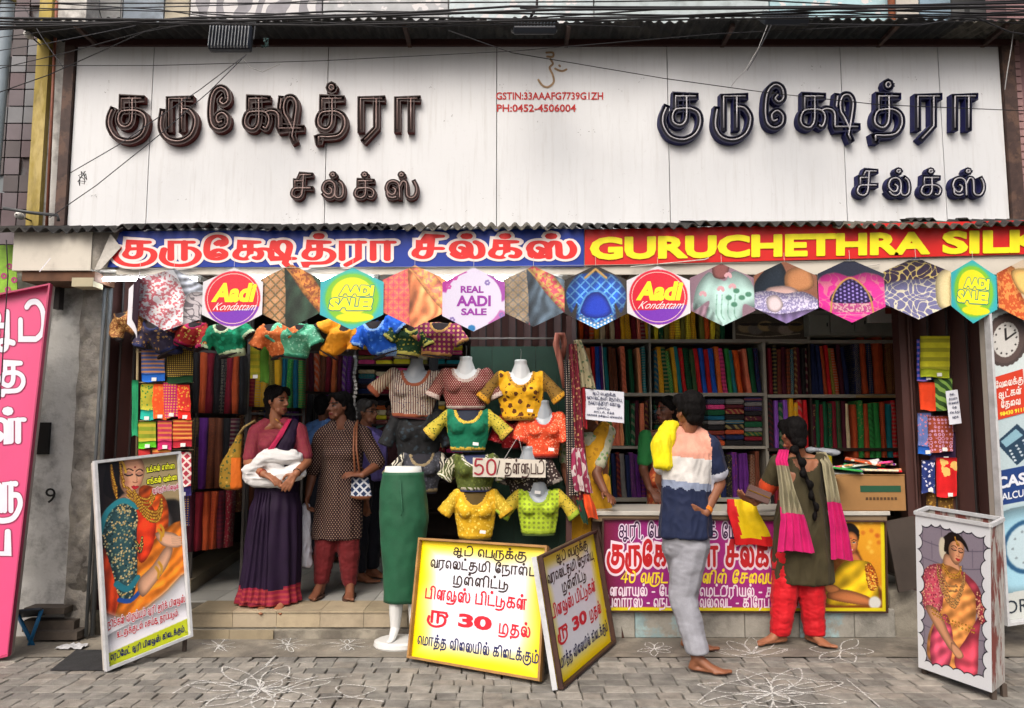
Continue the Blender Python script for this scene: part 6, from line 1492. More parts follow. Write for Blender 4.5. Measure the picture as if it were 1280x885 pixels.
cl = [(x_, y_, .075+.045*rng.random()) for x_, y_ in cl]
for x_, y_, rx in cl: Q.ell(x_, y_, rx+.012, rx*.54+.007, '1c1c28', 0)
for x_, y_, rx in cl: Q.ell(x_, y_, rx, rx*.54, 'd8dce0', 0)
Q.grain(.02)
t = thing('box_standee', 'tall white box stand printed with a bride in pink and orange framed by clouds', 'display stand', W(1200, 850, -.8))
a0, a1 = W(1147, 828, -.72), W(1238, 864, -.95); a0 = Vector((G(1147, 838, 0).x, G(1147, 842, 0).y, 0)); a1 = Vector((G(1240, 875, 0).x, G(1240, 878, 0).y, 0))
tl, tr, bl_, br_ = W(1144, 642, a0.y), W(1238, 658, a1.y), W(1148, 834, a0.y), W(1240, 866, a1.y)
F = FQ(tl, tr, bl_, br_); m_ = MB(); m_.quaduv(F(0, 1, 0), F(1, 1, 0), F(1, 0, 0), F(0, 0, 0)); m_.build('front_print', Q.material('box_print'), t)
d = Vector((W(1254, 650, a1.y+.11)-tr)); side = [br_, br_+d, tr+d, tr]
m_ = MB(); m_.add([bl_, br_, tr, tl]+[v+d for v in (bl_, br_, tr, tl)], [(1, 5, 6, 2), (5, 4, 7, 6), (4, 0, 3, 7), (0, 4, 5, 1)]); m_.build('box_body', mat('weathered_box_paint', 'a8a6a0', .8, var=.2, vs=12, col2='7a4038', grime=.5, gs=5, stretch=(4, 4, 1)), t)
for pq in ((tl, tr), (tr, tr+d), (tl, tl+d), (tl+d, tr+d)):
    m_ = MB(); m_.bar(pq[0]+Vector((0, 0, .005)), pq[1]+Vector((0, 0, .005)), .02, .02); m_.build('top_rim', M_frw, t)
for q in (bl_+(br_-bl_)*.05+d*.2, br_-(br_-bl_)*.04+d*.3, br_+d*.85, bl_+d*.9):
    m_ = MB(); m_.bar(q, Vector((q.x, q.y, 0)), .026, .026); m_.build('leg', M_stick, t)
# ---- pink banner board at the far left
tl, tr = W(-60, 380, -.55), W(66, 357, -.42); bl_, br_ = G(-60, 850, .02), G(14, 818, .02)
pk = mat('banner_pink', 'cc4878', .4, var=.05, vs=2, grime=.08)
t, F = board_thing('pink_banner_board', 'tall deep pink banner board with white Tamil letters leaning at the left edge', 'banner board', W(-75, 385, -.42), W(66, 357, -.36), W(-75, 838, -.62), G(14, 818, .03), pk, mat('frame_pink', 'a23458', .5), th=.04, fw=.012)
FPk = FP(-.0)
def Fpink(px, py, h):       # photo pixel -> point on the leaning pink board
    o = F(0, 0, 0); n = (F(0, 0, 1)-o); a, f, u = _ray(px, py); dv = Vector((a, f, u)); c0 = Vector((0, CAMY, CAMZ)); s_ = (o-c0).dot(n)/dv.dot(n); return c0+dv*s_+n*h
m_ = MB()
def pw(s_, x0, x1, yb, xh, w=.2, sl=.0): write(m_, s_, Fpink, x0, x1, yb, yb-xh, .003, 0, w=.21, halo=.04, hm=1)
pw('ஆடி', -18, 55, 424, 34, .26); pw('த', 2, 30, 482, 28, .26); pw('ள்', -10, 30, 552, 28, .26); pw('ளு', -14, 26, 640-2, 34, .26); pw('ப', -18, 10, 692, 28, .24)
m_.build('white_lettering', [flatmat('cfd2dc'), flatmat('8f2a50')], t)
# ---- right side tall shop board (clock, calculators)
p = Pic(70, 460, 'b9cdd2'); p.poly([(-.1, -.1), (1.1, -.1), (1.1, .27), (-.1, .27)], 'b4c0c0', 4); p.poly([(-.1, .68), (1.1, .68), (1.1, .9), (-.1, .9)], '8fb8c8', 4)
for k in range(28):
    a = k/28*6.283; p.ell(.42+.40*math.cos(a), .12+.075*math.sin(a), .07, .011, '4e4442', 0)
p.ell(.42, .12, .38, .075, '5e504c', 0); p.ell(.42, .12, .27, .056, 'cfcfca', 0); p.line([(.42, .12), (.42, .085)], .006, '201c1c', 0); p.line([(.42, .12), (.62, .105)], .006, '201c1c', 0)
for k in range(12): a = k/12*6.283; p.ell(.42+.22*math.cos(a), .12+.046*math.sin(a), .02, .003, '2a2626', 0)
p.poly([(.1, .44), (.55, .395), (.98, .475), (.5, .525)], '2a4258', 0, smooth=False); p.poly([(.2, .44), (.52, .41), (.66, .435), (.3, .462)], '8ab4c4', 0, smooth=False)
for i in range(4):
    for j in range(4): p.ell(.38+.14*i-.02*j+.05*j, .475-.012*i+.011*j, .03, .0035, 'c8d4dc', 0)
p.poly([(.0, .53), (1.1, .53), (1.1, .64), (.0, .64)], '26427e', 0, smooth=False)
for rr_, cc in ((1.0, '2c5a80'), (.84, 'bcd4dc')): p.ell(.62, .78, .52*rr_, .083*rr_, cc, 1)
for k in range(10): a = k/10*6.283; p.ell(.62+.3*math.cos(a), .78+.05*math.sin(a), .03, .004, '8a9aa2', 0)
p.line([(.62, .78), (.72, .74)], .006, '7a8a92', 0); p.poly([(-.1, .915), (1.1, .905), (1.1, 1.1), (-.1, 1.1)], 'c6ccc8', 0, smooth=False); p.grain(.02)
tl, tr, bl_, br_ = W(1229, 385, -.34), W(1290, 370, -.30), W(1252, 779, -.34), W(1312, 770, -.30)
t, F = board_thing('stationery_board', 'pale blue upright board advertising clocks and calculators at the right edge', 'sign board', tl, tr, bl_, br_, p.material('clock_board_print'), M_frw, th=.05)
m_ = MB(); write(m_, 'CASIO', F, .05, 1.02, .588, .55, .003, bold=.04); m_.build('white_lettering', flatmat('cfd4dc'), t); m_ = MB(); write(m_, 'CALCULATORS', F, .03, 1.25, .625, .602, .003, bold=.02); m_.build('white_lettering', flatmat('cfd4dc'), t)
m_ = MB(); write(m_, 'ORPAT', F, .08, 1.2, .975, .935, .003, bold=.0); m_.build('dark_lettering', flatmat('28303a'), t)
m_ = MB(); m_.add([F(.12, .232, .004), F(.72, .225, .004), F(.74, .365, .004), F(.14, .37, .004)], [(0, 1, 2, 3)]); st = m_.build('red_sticker', flatmat('c23a22'), t)
m_ = MB(); write(m_, 'வேலைக்கு', F, .15, .70, .268, .252, .006, w=.2); write(m_, 'ஆட்கள்', F, .20, .66, .302, .286, .006, w=.2); write(m_, 'தேவை', F, .24, .62, .334, .318, .006, w=.2); m_.build('sticker_lettering', flatmat('dcd4cc'), st)
m_ = MB(); write(m_, '98430 9111', F, .2, .70, .360, .347, .006, bold=.03); m_.build('sticker_number', flatmat('e8d83a'), st)
# ---- paper notice above the counter and small notice on the right
def notice(label, tl, tr, br_, bl_, y, lines, string=None):
    t = thing('paper_notice', label, 'notice', W(tl[0], tl[1], y)); F = FQ(W(*tl, y), W(*tr, y), W(*bl_, y+.0), W(*br_, y+.0))
    m_ = MB(); m_.grid(lambda i, j: F(i, j, .006*math.sin(i*3)*j), 6, 4); m_.grid(lambda i, j: F(i, j, .006*math.sin(i*3)*j-.002), 6, 4); m_.build('sheet', mat('paper_white', 'c9cdd6', .8, var=.03), t)
    m_ = MB()
    for s_, x0, x1, yb, xh in lines: write(m_, s_, F, x0, x1, yb, yb-xh, .008, 0, w=.2)
    m_.build('lettering', flatmat('2a3050'), t)
    if string:
        m_ = MB(); m_.tube([F(.5, .02, .002), W(*string, y)], .0015, 5); m_.build('string', flatmat('8a8a80'), t)
notice('white paper notice hanging above the left end of the counter', (731, 486), (780, 490), (780, 529), (732, 524), -.05, [('ஆடி பெருக்கு', .2, .78, .16, .07), ('வரலெட்சுமி நோன்பு', .05, .95, .32, .08), ('நவராத்திரி கொலு', .08, .9, .48, .08), ('முன்னிட்டு', .3, .62, .62, .05), ('காட்டன், சில்க்', .22, .74, .75, .05), ('வகைகள் தள்ளுபடி விலையில்', .04, .95, .87, .05)], (752, 425))
notice('narrow white notice pinned on the right gate beside hanging cloths', (1182, 489), (1197, 487), (1202, 529), (1187, 531), -.08, [('கடை', .25, .7, .14, .05), ('தரமான', .15, .85, .27, .05), ('சேலைகள்', .1, .9, .40, .05), ('இங்கு', .3, .7, .53, .05), ('கிடைக்கும்', .1, .9, .68, .05), ('வருக', .25, .75, .82, .05)])
# ================================================================= PEOPLE
def skinmat(c, name): 
    m = mat('skin_'+name, c, .5, var=.08, vs=9, spec=.35); return m
M_eye = mat('eye_dark', '17100e', .3); M_lip = mat('lips', '6e2c28', .45); M_hair = mat('hair_black', '0a0808', .75, var=.5, vs=60, bump=.6, bs=90, spec=.12, stretch=(1, 1, .3)); M_bindi = mat('bindi_red', '9a1020', .5)
M_gold = mat('gold_metal', 'c08f34', .3, metal=.9, var=.1)
def hframe(f, tilt=0):
    f = Vector(f).normalized(); u = Vector((0, 0, 1)); r = f.cross(u).normalized(); u = r.cross(f)
    return Matrix((r, f, u)).transposed()
def head_prims(Hc, M, k=1.0, neck=None):
    P = lambda x, y, z: Hc+M @ Vector((x, y, z))*k
    e = lambda x, y, z, r: (P(x, y, z), tuple(q*k for q in r), M)
    pr = [[e(0, -.012, .035, (.072, .088, .078)), e(0, .018, -.03, (.060, .066, .055)), e(0, .048, -.088, (.026, .024, .018))],
          [e(-.04, .045, -.075, (.016, .02, .014)), e(.04, .045, -.075, (.016, .02, .014)), e(0, .06, -.092, (.02, .016, .012))],
          [e(0, .080, .012, (.007, .008, .008)), e(0, .098, -.026, (.010, .012, .008))], [e(-.013, .086, -.030, (.008, .008, .007)), e(.013, .086, -.030, (.008, .008, .007))],
          [e(-.034, .066, .024, (.018, .012, .007)), e(.034, .066, .024, (.018, .012, .007))],
          [e(-.015, .078, -.056, (.010, .008, .0055)), e(.015, .078, -.056, (.010, .008, .0055))],
          [e(-.012, .076, -.065, (.009, .009, .006)), e(.012, .076, -.065, (.009, .009, .006))],
          [e(-.036, .056, -.02, (.020, .016, .018))], [e(.036, .056, -.02, (.020, .016, .018))],
          [e(-.073, -.005, -.005, (.007, .018, .030))], [e(.073, -.005, -.005, (.007, .018, .030))]]
    if neck is not None: pr.append([e(0, -.022, -.075, (.045, .045, .03)), (neck, .052)])
    return pr
def face_zone(Hc, M, k=1.0, bindi=True):
    Mi = M.transposed()
    def z(p):
        d = p-Hc
        if d.length > .17: return 0
        q = (Mi @ d)/k
        if q.y > .04:
            for sx in (-.031, .031):
                if ((q.x-sx)/.0155)**2+((q.z-.003)/.0075)**2 < 1: return 1
                if abs(q.z-.024-.1*(.02-abs(q.x-sx))) < .0042 and abs(q.x-sx) < .021: return 1
            if abs(q.x) < .025-.0*q.z and abs(q.z+.061) < .011-abs(q.x)*.22 and q.y > .06: return 2
            if bindi and q.x**2+(q.z-.035)**2 < .0065**2: return 3
        return 0
    return z
def hand(w, d, n, side, curl=.5, k=1.0, spread=.0):
    w, d, n = Vector(w), Vector(d).normalized(), Vector(n).normalized(); n = (n-d*n.dot(d)).normalized(); s_ = d.cross(n)*side
    L = [[(w, .021*k), (w+d*.045*k+s_*.016*k, .0145*k), (w+d*.082*k+s_*.022*k, .011*k)], [(w, .020*k), (w+d*.045*k-s_*.014*k, .0135*k), (w+d*.076*k-s_*.024*k, .010*k)], [(w+d*.082*k+s_*.022*k, .011*k), (w+d*.080*k, .0115*k), (w+d*.076*k-s_*.024*k, .010*k)], [(w+d*.04*k+s_*.012*k, .014*k), (w+d*.082*k+s_*.0*k, .011*k)]]
    for i, ln in enumerate((.074, .082, .077, .060)):
        o = (.026-.0175*i)*k; p = w+d*(.082-.003*abs(i-1))*k+s_*o; dd = (d+s_*(.10-.07*i+spread*(1.5-i))).normalized(); a = curl*(.45+.06*i)
        ch = [(p, .0092*k)]
        for j, f in enumerate((.45, .32, .23)):
            dd = (dd*math.cos(a)+n*math.sin(a)).normalized(); p = p+dd*ln*f*k; ch.append((p, (.0088, .008, .0068)[j]*k)); a = curl*.8
        L.append(ch)
    p = w+d*.022*k+s_*.02*k; L.append([(p, .0135*k), (p+(d*.6+s_*.8)*.034*k, .0112*k), (p+(d*.6+s_*.8)*.034*k+(d*.9+s_*.25+n*.4)*.028*k, .0098*k), (p+(d*.6+s_*.8)*.034*k+(d*.95+s_*.1+n*.5)*.05*k, .008*k)])
    return L
def tube_part(name, pts, r, m, parent, n=8):
    mb = MB(); mb.tube(pts, r, n); return mb.build(name, m, parent, smooth=True)
def foot(ank, d, k=1.0, bare=True):
    d = Vector(d).normalized(); s_ = d.cross(Vector((0, 0, 1))); z0 = ank.z
    a = Vector(ank); L = [[(a, (.034*k, .034*k, .03)), (a+d*-.03-Vector((0, 0, .055)), (.028, .028, .018))], [(a, .032*k), (a+d*.07-Vector((0, 0, .045)), (.036, .036, .022)), (a+d*.145-Vector((0, 0, .062)), (.036, .036, .012))], [(a+d*-.03-Vector((0, 0, .058)), (.026, .026, .015)), (a+d*.14-Vector((0, 0, .064)), (.036, .036, .010))]]
    for i in range(5):
        b = a+d*(.155-.008*i*i*.4)-Vector((0, 0, .064))+s_*(-.032+.016*i); L.append([(b, .011), (b+d*(.034-.004*i), (.010 if i else .013))])
    return L
def RM(p, r): return (p, r)
SK1, SK2, SK3, SK4 = skinmat('8a5a40', 'a'), skinmat('6b4330', 'b'), skinmat('573527', 'c'), skinmat('7d5038', 'd')
def hairblob(name, Hc, M, k, parent, extra=(), mt=None, cover=.02, voxel=.008):
    P = lambda x, y, z: Hc+M @ Vector((x, y, z))*k
    e = lambda x, y, z, r: (P(x, y, z), tuple(q*k for q in r), M)
    pr = [[e(0, -.032, .050, (.080, .086, .077))], [e(0, -.045, .01, (.080, .066, .075))], [e(0, -.055, -.045, (.062, .045, .05))], [e(-.06, .012, .055, (.024, .04, .04)), e(.06, .012, .055, (.024, .04, .04))], [e(-.030, .040, .088, (.042, .040, .022)), e(-.052, .052, .060, (.022, .024, .022))], [e(.030, .040, .088, (.042, .040, .022)), e(.052, .052, .060, (.022, .024, .022))], [e(-.068, .0, .02, (.014, .026, .04))], [e(.068, .0, .02, (.014, .026, .04))]]
    pr += list(extra)
    return blob(name, pr, mt or M_hair, parent, voxel, 1, disp=wrinkle(.006, 55, 3, (1, 1, .3)))
# ---------- 1 woman in purple sari
y0 = .24; J = lambda a, b, d=0: W(a, b, y0+d)
t = thing('person', 'woman in purple sari and magenta blouse holding a white cloth bundle on the step', 'person', J(343, 752))
t.location.z = ZF
Hc = J(347, 501, -.0); M = hframe((.92, -.42, -.05)); nb_ = J(345, 527, .02)
sh = [J(320, 540), J(374, 538)]; el = [J(311, 578, -.06), J(383, 577, -.04)]; wr_ = [J(330, 593, -.20), J(370, 592, -.21)]
prims = head_prims(Hc, M, 1.0, nb_)+[[(nb_+Vector((0, 0, -.02)), .038), (sh[0], .042)], [(nb_+Vector((0, 0, -.02)), .038), (sh[1], .042)], [(J(346, 548, .01), (.15, .095, .06)), (J(347, 585, .01), (.125, .095, .05)), (J(346, 625, .02), (.16, .12, .06))],
    [(sh[0], .050), (el[0], .042), (wr_[0], .027)], [(sh[1], .050), (el[1], .042), (wr_[1], .027)], [(J(346, 625, .02), (.15, .11, .06)), (J(342, 740, .03), (.10, .08, .03))]]
prims += hand(wr_[0], (.93, -.2, -.35), (.1, .3, -.9), 1, .5)+hand(wr_[1], (-.55, -.15, -.8), (0, 1, .1), -1, .35)
prims += foot(J(335, 748, -.08), (-.1, -1, 0)) + foot(J(352, 748, -.08), (.1, -1, 0))
blob('body', prims, [SK1, M_eye, M_lip, M_bindi], t, .006, 1, face_zone(Hc, M))
hairblob('hair', Hc, M, 1.0, t, [[(J(339, 512, .02), (.04, .05, .05)), (J(337, 535, .06), (.04, .04, .05)), (J(337, 570, .10), (.03, .03, .04))]])
F_mag = FB('6e0f34', 'b87a3a', 'dots', 110, amt=.35); F_pur = FB('1a0824', sheen=.0); F_bor = FB('7a1630', '9a3c30', 'hstripe', 60, sheen=.0, amt=.6)
blob('blouse', [[(nb_+Vector((-.062, .01, -.015)), .055), (sh[0], .060)], [(nb_+Vector((.062, .01, -.015)), .055), (sh[1], .060)], [(J(346, 545, .01), (.158, .10, .055)), (J(346, 576, .01), (.138, .105, .045))], [(sh[0], .060), (sh[0].lerp(el[0], .82), .056)], [(sh[1], .060), (sh[1].lerp(el[1], .82), .056)], [(J(334, 556, -.07), (.065, .06, .06))], [(J(359, 556, -.07), (.065, .06, .06))]], [F_mag], t, .008, 2, disp=wrinkle(.004, 25, 1))
blob('sari_drape', [[(J(366, 529, .0), (.055, .05, .03), Matrix.Rotation(-.3, 3, 'Y')), (J(357, 552, -.10), (.075, .05, .05)), (J(343, 578, -.105), (.10, .05, .05)), (J(330, 602, -.06), (.11, .08, .06))], [(J(366, 529, .02), (.055, .05, .03)), (J(365, 560, .11), (.10, .04, .05)), (J(355, 610, .14), (.12, .05, .05))], [(J(346, 600, .01), (.15, .125, .05)), (J(346, 625, .01), (.175, .14, .05))]],
     [F_pur, F_bor], t, .008, 2, disp=wrinkle(.008, 18, 2, (1, 1, .45)))
zh = ZF+.015
Jz = lambda a, z, d=0: Vector((J(a, 600).x, y0+d, z))
ringloft('sari_skirt', [(Jz(347, 1.0), .155, .125), (Jz(346, .86), .19, .155), (Jz(344, .55), .205, .17), (Jz(341, .30), .215, .185), (Jz(340, zh), .235, .21)], [F_pur, F_bor], t, n=120, pleat=13, amp=.016, seed=2, sub=10, matf=lambda c: 1 if c.z < ZF+.13+.015*math.sin(c.x*30) else 0)
m_ = MB()
def drape(name, pts, w, mt, parent, nfold=3, amp=.012, seg=14, thick=.004, matf=None):
    """narrow hanging cloth following pts (list of points), width w (scalar or list), folded across"""
    P = [Vector(p) for p in pts]; N_ = 4*len(P); C_ = []
    for i in range(N_+1):
        u = i/N_*(len(P)-1); a = min(int(u), len(P)-2); f = u-a; f2 = f*f*(3-2*f)
        ww = w if not isinstance(w, (list, tuple)) else w[a]+(w[a+1]-w[a])*f
        C_.append((P[a].lerp(P[a+1], f), ww))
    mb = MB()
    for off in (0, thick):
        mb.grid(lambda i, j: (lambda c: c[0]+Vector(((i-.5)*c[1], off+amp*math.sin(i*nfold*6.28+j*2)+.01*noise.noise(Vector((i*3, j*4, c[0].x*9))), .008*math.sin(i*5)*j)))(C_[min(N_, int(round(j*N_)))]), seg, N_)
    if matf:
        for i, f in enumerate(mb.f):
            c = sum((Vector(mb.v[q]) for q in f), Vector())/4; mb.m[i] = matf(c)
    return mb.build(name, mt if isinstance(mt, list) else [mt], parent, smooth=True)
drape('sari_pleats', [Jz(338, 1.0, -.13), Jz(336, .7, -.17), Jz(335, .4, -.19), Jz(334, .22, -.22)], [.09, .13, .17, .20], [F_pur, F_bor], t, 4, .012, 24, matf=lambda c: 1 if c.z < ZF+.14 else 0)
drape('sari_border', [J(362, 524, -.055), J(349, 545, -.155), J(334, 567, -.165)], [.03, .04, .04], FB('a01a44'), t, 1, .003, 6)
tube_part('necklace', [Hc+M @ Vector((x, .03+.06*(1-abs(x)/.06)**.5, -.13-.05*(1-(x/.06)**2))) for x in (-.06, -.045, -.03, -.01, .01, .03, .045, .06)], .003, M_gold, t)
for q in wr_:
    e_ = el[wr_.index(q)]; d_ = (e_-q).normalized(); m_ = MB(); a_ = d_.orthogonal().normalized(); b_ = d_.cross(a_)
    m_.tube([q+d_*.02+(a_*math.cos(i*.63)+b_*math.sin(i*.63))*.030 for i in range(11)], .004, 6); m_.build('bangle', mat('bangle_dark', '2a1416', .3) if q is wr_[1] else mat('bangle_red', '8a2418', .3), t, smooth=True)
bd = thing('cloth_bundle', 'crumpled white cloth bundle held by the woman in the purple sari', 'cloth bundle', J(345, 585, -.16))
blob('bundle', [[(J(312, 592, -.13), (.06, .07, .075)), (J(335, 572, -.13), (.07, .07, .07)), (J(368, 570, -.11), (.06, .06, .055))], [(J(320, 598, -.13), (.07, .07, .06)), (J(352, 598, -.14), (.08, .07, .065)), (J(372, 590, -.12), (.06, .06, .07))], [(J(335, 572, -.13), (.06, .06, .06)), (J(352, 600, -.13), (.08, .06, .06))]],
     FB('c9c9c8', rough=.8), bd, .007, 1, disp=wrinkle(.020, 8, 5, (.5, 1, 1.8)))
bg = thing('shoulder_bag', 'ochre and orange patterned cloth bag on the shoulder of the woman in the purple sari', 'bag', J(290, 572, -.02))
blob('pouch', [[(J(300, 545, -.02), (.02, .03, .02)), (J(288, 585, -.03), (.085, .035, .06), Matrix.Rotation(.15, 3, 'Y')), (J(289, 608, -.03), (.09, .035, .03))]], [FB('8a6a1c', '3a4a22', 'floral', 50, c3='b08a3a'), FB('c8641a')], bg, .008, 2, matf=lambda p: 1 if p.x > J(292, 600).x+(.0) and p.z < J(290, 572).z else 0, disp=wrinkle(.006, 20, 6))
tube_part('strap', [J(297, 545, -.03), J(305, 534, -.04), J(318, 526, .0), J(324, 534, .08)], .009, FB('8f7a4a'), bg)
# ---------- 2 woman in dotted kurta
y0 = .46; J = lambda a, b, d=0: W(a, b, y0+d)
t = thing('person', 'woman in maroon dotted kurta and dark red trousers standing in the entrance', 'person', Vector((J(420, 600).x, y0, ZF)))
Hc = J(424, 508, -.0); M = hframe((-.72, -.69, .02)); nb_ = J(427, 532, .02)
sh = [J(401, 546), J(455, 543)]; el = [J(391, 590, .02), J(473, 580, -.04)]; wr_ = [J(385, 618, -.04), J(453, 594, -.17)]
prims = head_prims(Hc, M, 1.0, nb_)+[[(nb_+Vector((0, 0, -.02)), .038), (sh[0], .042)], [(nb_+Vector((0, 0, -.02)), .038), (sh[1], .042)], [(J(428, 553, .01), (.16, .10, .06)), (J(426, 590, .01), (.14, .10, .05)), (J(424, 640, .02), (.17, .12, .06))],
    [(sh[0], .050), (el[0], .042), (wr_[0], .026)], [(sh[1], .050), (el[1], .042), (wr_[1], .026)], [(J(412, 660, .0), .09), (J(402, 725, 0), .045), (J(400, 739, -.0), .034)], [(J(434, 660, .0), .09), (J(436, 725, 0), .045), (J(438, 740, -.0), .034)]]
prims += hand(wr_[0], (-.05, -.1, -1), (.9, 0, 0), 1, 1.1)+hand(wr_[1], (-.95, -.15, .1), (0, .4, -.9), -1, .45, spread=.08)
prims += foot(Vector((J(400, 739).x, y0-.02, ZF+.085)), (-.1, -1, 0))+foot(Vector((J(439, 739).x, y0-.04, ZF+.085)), (.15, -1, 0))
blob('body', prims, [SK2, M_eye, M_lip, M_bindi], t, .006, 1, face_zone(Hc, M))
hairblob('hair', Hc, M, 1.0, t, [[(J(436, 512, .03), (.05, .05, .05)), (J(440, 532, .06), (.045, .04, .05))]])
F_ku = FB('240c12', 'a89078', 'diadots', 60, amt=.8); 
blob('kurta', [[(nb_+Vector((-.052, .01, -.0)), .056), (sh[0], .062)], [(nb_+Vector((.052, .01, -.0)), .056), (sh[1], .062)], [(nb_+Vector((0, .0, -.055)), (.10, .078, .025)), (J(428, 550, .01), (.175, .11, .05)), (J(427, 590, .01), (.165, .12, .05)), (J(424, 630, .01), (.195, .135, .05)), (J(421, 672, .01), (.20, .135, .012))], [(sh[0], .062), (sh[0].lerp(el[0], .95), .058)], [(sh[1], .062), (sh[1].lerp(el[1], .95), .058)], [(J(415, 567, -.05), (.075, .07, .07)), (J(437, 567, -.05), (.075, .07, .07))]], [F_ku], t, .008, 2, disp=wrinkle(.010, 14, 4, (1, 1, .3)))
F_rp = FB('5c1519')
blob('trousers', [[(J(413, 650, .01), (.10, .11, .05)), (J(406, 690, .0), (.088, .085, .06)), (J(402, 728, 0), (.056, .06, .02))], [(J(434, 650, .01), (.10, .11, .05)), (J(436, 690, .0), (.088, .085, .06)), (J(437, 730, 0), (.056, .06, .02))]], F_rp, t, .008, 2, disp=wrinkle(.007, 12, 8, (1, 1, 1.6)))
for a in (400, 439):
    p = Vector((J(a, 739).x, y0-.07, ZF+.012)); m_ = MB(); m_.loft([[p+Vector((.047*math.cos(i*.4189), .135*math.sin(i*.4189), z_)) for i in range(15)] for z_ in (-.011, .006)]); s2 = m_.build('sandal', mat('sandal_brown', '3e2a20', .7), t)
    tube_part('sandal_strap', [p+Vector((-.045, .0, .0)), p+Vector((-.02, -.02, .035)), p+Vector((.02, -.02, .035)), p+Vector((.045, .0, .0))], .006, mat('sandal_brown', '3e2a20', .7), s2)
m_ = MB(); q = el[0].lerp(wr_[0], .9)
hb_ = thing('handbag', 'blue and white printed handbag with tan strap worn by the kurta woman', 'handbag', J(450, 612, -.14))
blob('pouch', [[(J(450, 598, -.12), (.07, .03, .02)), (J(452, 620, -.12), (.085, .035, .03))]], [FB('1f3050', 'b8bcc4', 'diamond', 60), mat('tan_leather', '7a4a30', .5)], hb_, .007, 1, matf=lambda p: 1 if p.z < J(450, 618).z else 0)
for dx in (-2, 4): tube_part('strap', [J(446+dx, 594, -.17), J(443+dx*.6, 560, -.16), J(444+dx*.5, 535, -.09), J(447, 526, 0), J(448, 540, .1)], .0085, mat('tan_leather', '7a4a30', .5), hb_)
cb_ = thing('carrier_bag', 'thin white plastic carrier bag hanging from the hand of the kurta woman', 'plastic bag', J(382, 660, -.05))
blob('bag_body', [[(J(383, 632, -.05), (.03, .04, .02)), (J(381, 660, -.05), (.05, .065, .05)), (J(381, 705, -.05), (.055, .07, .03))]], mat('white_plastic', 'b4b6c0', .3, spec=.5), cb_, .008, 1, disp=wrinkle(.014, 20, 9, (1, 1, .4)))
tube_part('handle', [J(382, 636, -.05), J(384, 622, -.045), J(386, 636, -.05)], .004, mat('white_plastic', 'b4b6c0', .3, spec=.5), cb_)
# ---------- generic standing man for the back
def man(label, y0, hx, hy, f, skin, shirt, trou, hair=None, sx=1.0, glasses=False, arm_bend=.2, name='person', bottom=None):
    J = lambda a, b, d=0: W(a, b, y0+d)
    t = thing(name, label, 'person', Vector((J(hx, 600).x, y0, ZF))); Hc = J(hx, hy); M = hframe(f); k = mpp(y0)
    P = lambda x, y, z: Hc+Vector((x, y, z)); nb_ = P(0, .02, -.16); r_ = Vector((M[0][0], M[1][0], 0))
    sh = [nb_-r_*.17*sx+Vector((0, 0, -.06)), nb_+r_*.17*sx+Vector((0, 0, -.06))]; el = [s_+Vector((0, 0, -.29))+(s_-nb_)*.25 for s_ in sh]; fw = Vector((M[0][1], M[1][1], 0))
    wr_ = [e+fw*.14+Vector((0, 0, -.19)) for e in el]
    zf = ZF; hip = Vector((nb_.x, nb_.y, ZF+.88)); L = []
    for s_ in (-1, 1):
        a = Vector((nb_.x, nb_.y, ZF))+r_*.10*s_; L.append([(hip+r_*.08*s_, .10), (a+Vector((0, 0, .48)), .06), (a+Vector((0, 0, .08)), .04)])
    pr = head_prims(Hc, M, 1.0, nb_)+L+[[(nb_+Vector((0, 0, -.02)), .038), (sh[0], .042)], [(nb_+Vector((0, 0, -.02)), .038), (sh[1], .042)], [(nb_+Vector((0, 0, -.15)), (.16, .11, .07)), (hip, (.15, .11, .06))], [(sh[0], .055), (el[0], .042), (wr_[0], .028)], [(sh[1], .055), (el[1], .042), (wr_[1], .028)]]
    pr += hand(wr_[0], (0, -.3, -1), r_, 1, .5)+hand(wr_[1], (0, -.3, -1), -r_, -1, .5)
    for s_ in (-1, 1): pr += foot(Vector((nb_.x, nb_.y, ZF+.085))+r_*.10*s_, fw)
    blob('body', pr, [skin, M_eye, M_lip, M_bindi], t, .009, 1, face_zone(Hc, M, bindi=False))
    hairblob('hair', Hc, M, .97, t, mt=hair or M_hair, voxel=.01)
    blob('shirt', [[(nb_+Vector((0, 0, -.01)), .062), (sh[0], .066)], [(nb_+Vector((0, 0, -.01)), .062), (sh[1], .066)], [(nb_+Vector((0, 0, -.02)), (.08, .06, .02)), (nb_+Vector((0, 0, -.13)), (.18, .12, .06)), (hip+Vector((0, 0, -.02)), (.18, .135, .03))], [(sh[0], .068), (sh[0].lerp(el[0], .8), .062)], [(sh[1], .068), (sh[1].lerp(el[1], .8), .062)]], shirt, t, .011, 2, disp=wrinkle(.009, 16, hx))
    blob('trousers', [[(hip+r_*.07*s_, (.11, .12, .06)), (Vector((nb_.x, nb_.y, ZF+.48))+r_*.10*s_, .085), (Vector((nb_.x, nb_.y, ZF+.10))+r_*.10*s_, (.07, .08, .02))] for s_ in (-1, 1)], trou, t, .011, 2, disp=wrinkle(.008, 18, hx+1))
    if glasses:
        g_ = MB()
        for sx_ in (-.033, .033): g_.tube([Hc+M @ Vector((sx_+.020*math.cos(a*.7854), .088, .003+.015*math.sin(a*.7854))) for a in range(9)], .0025, 5)
        g_.tube([Hc+M @ Vector((.053, .085, .005)), Hc+M @ Vector((.078, .0, .005))], .0025, 5); g_.tube([Hc+M @ Vector((-.053, .085, .005)), Hc+M @ Vector((-.078, .0, .005))], .0025, 5)
        g_.build('glasses', mat('glasses_black', '101010', .3), t, smooth=True)
    return t
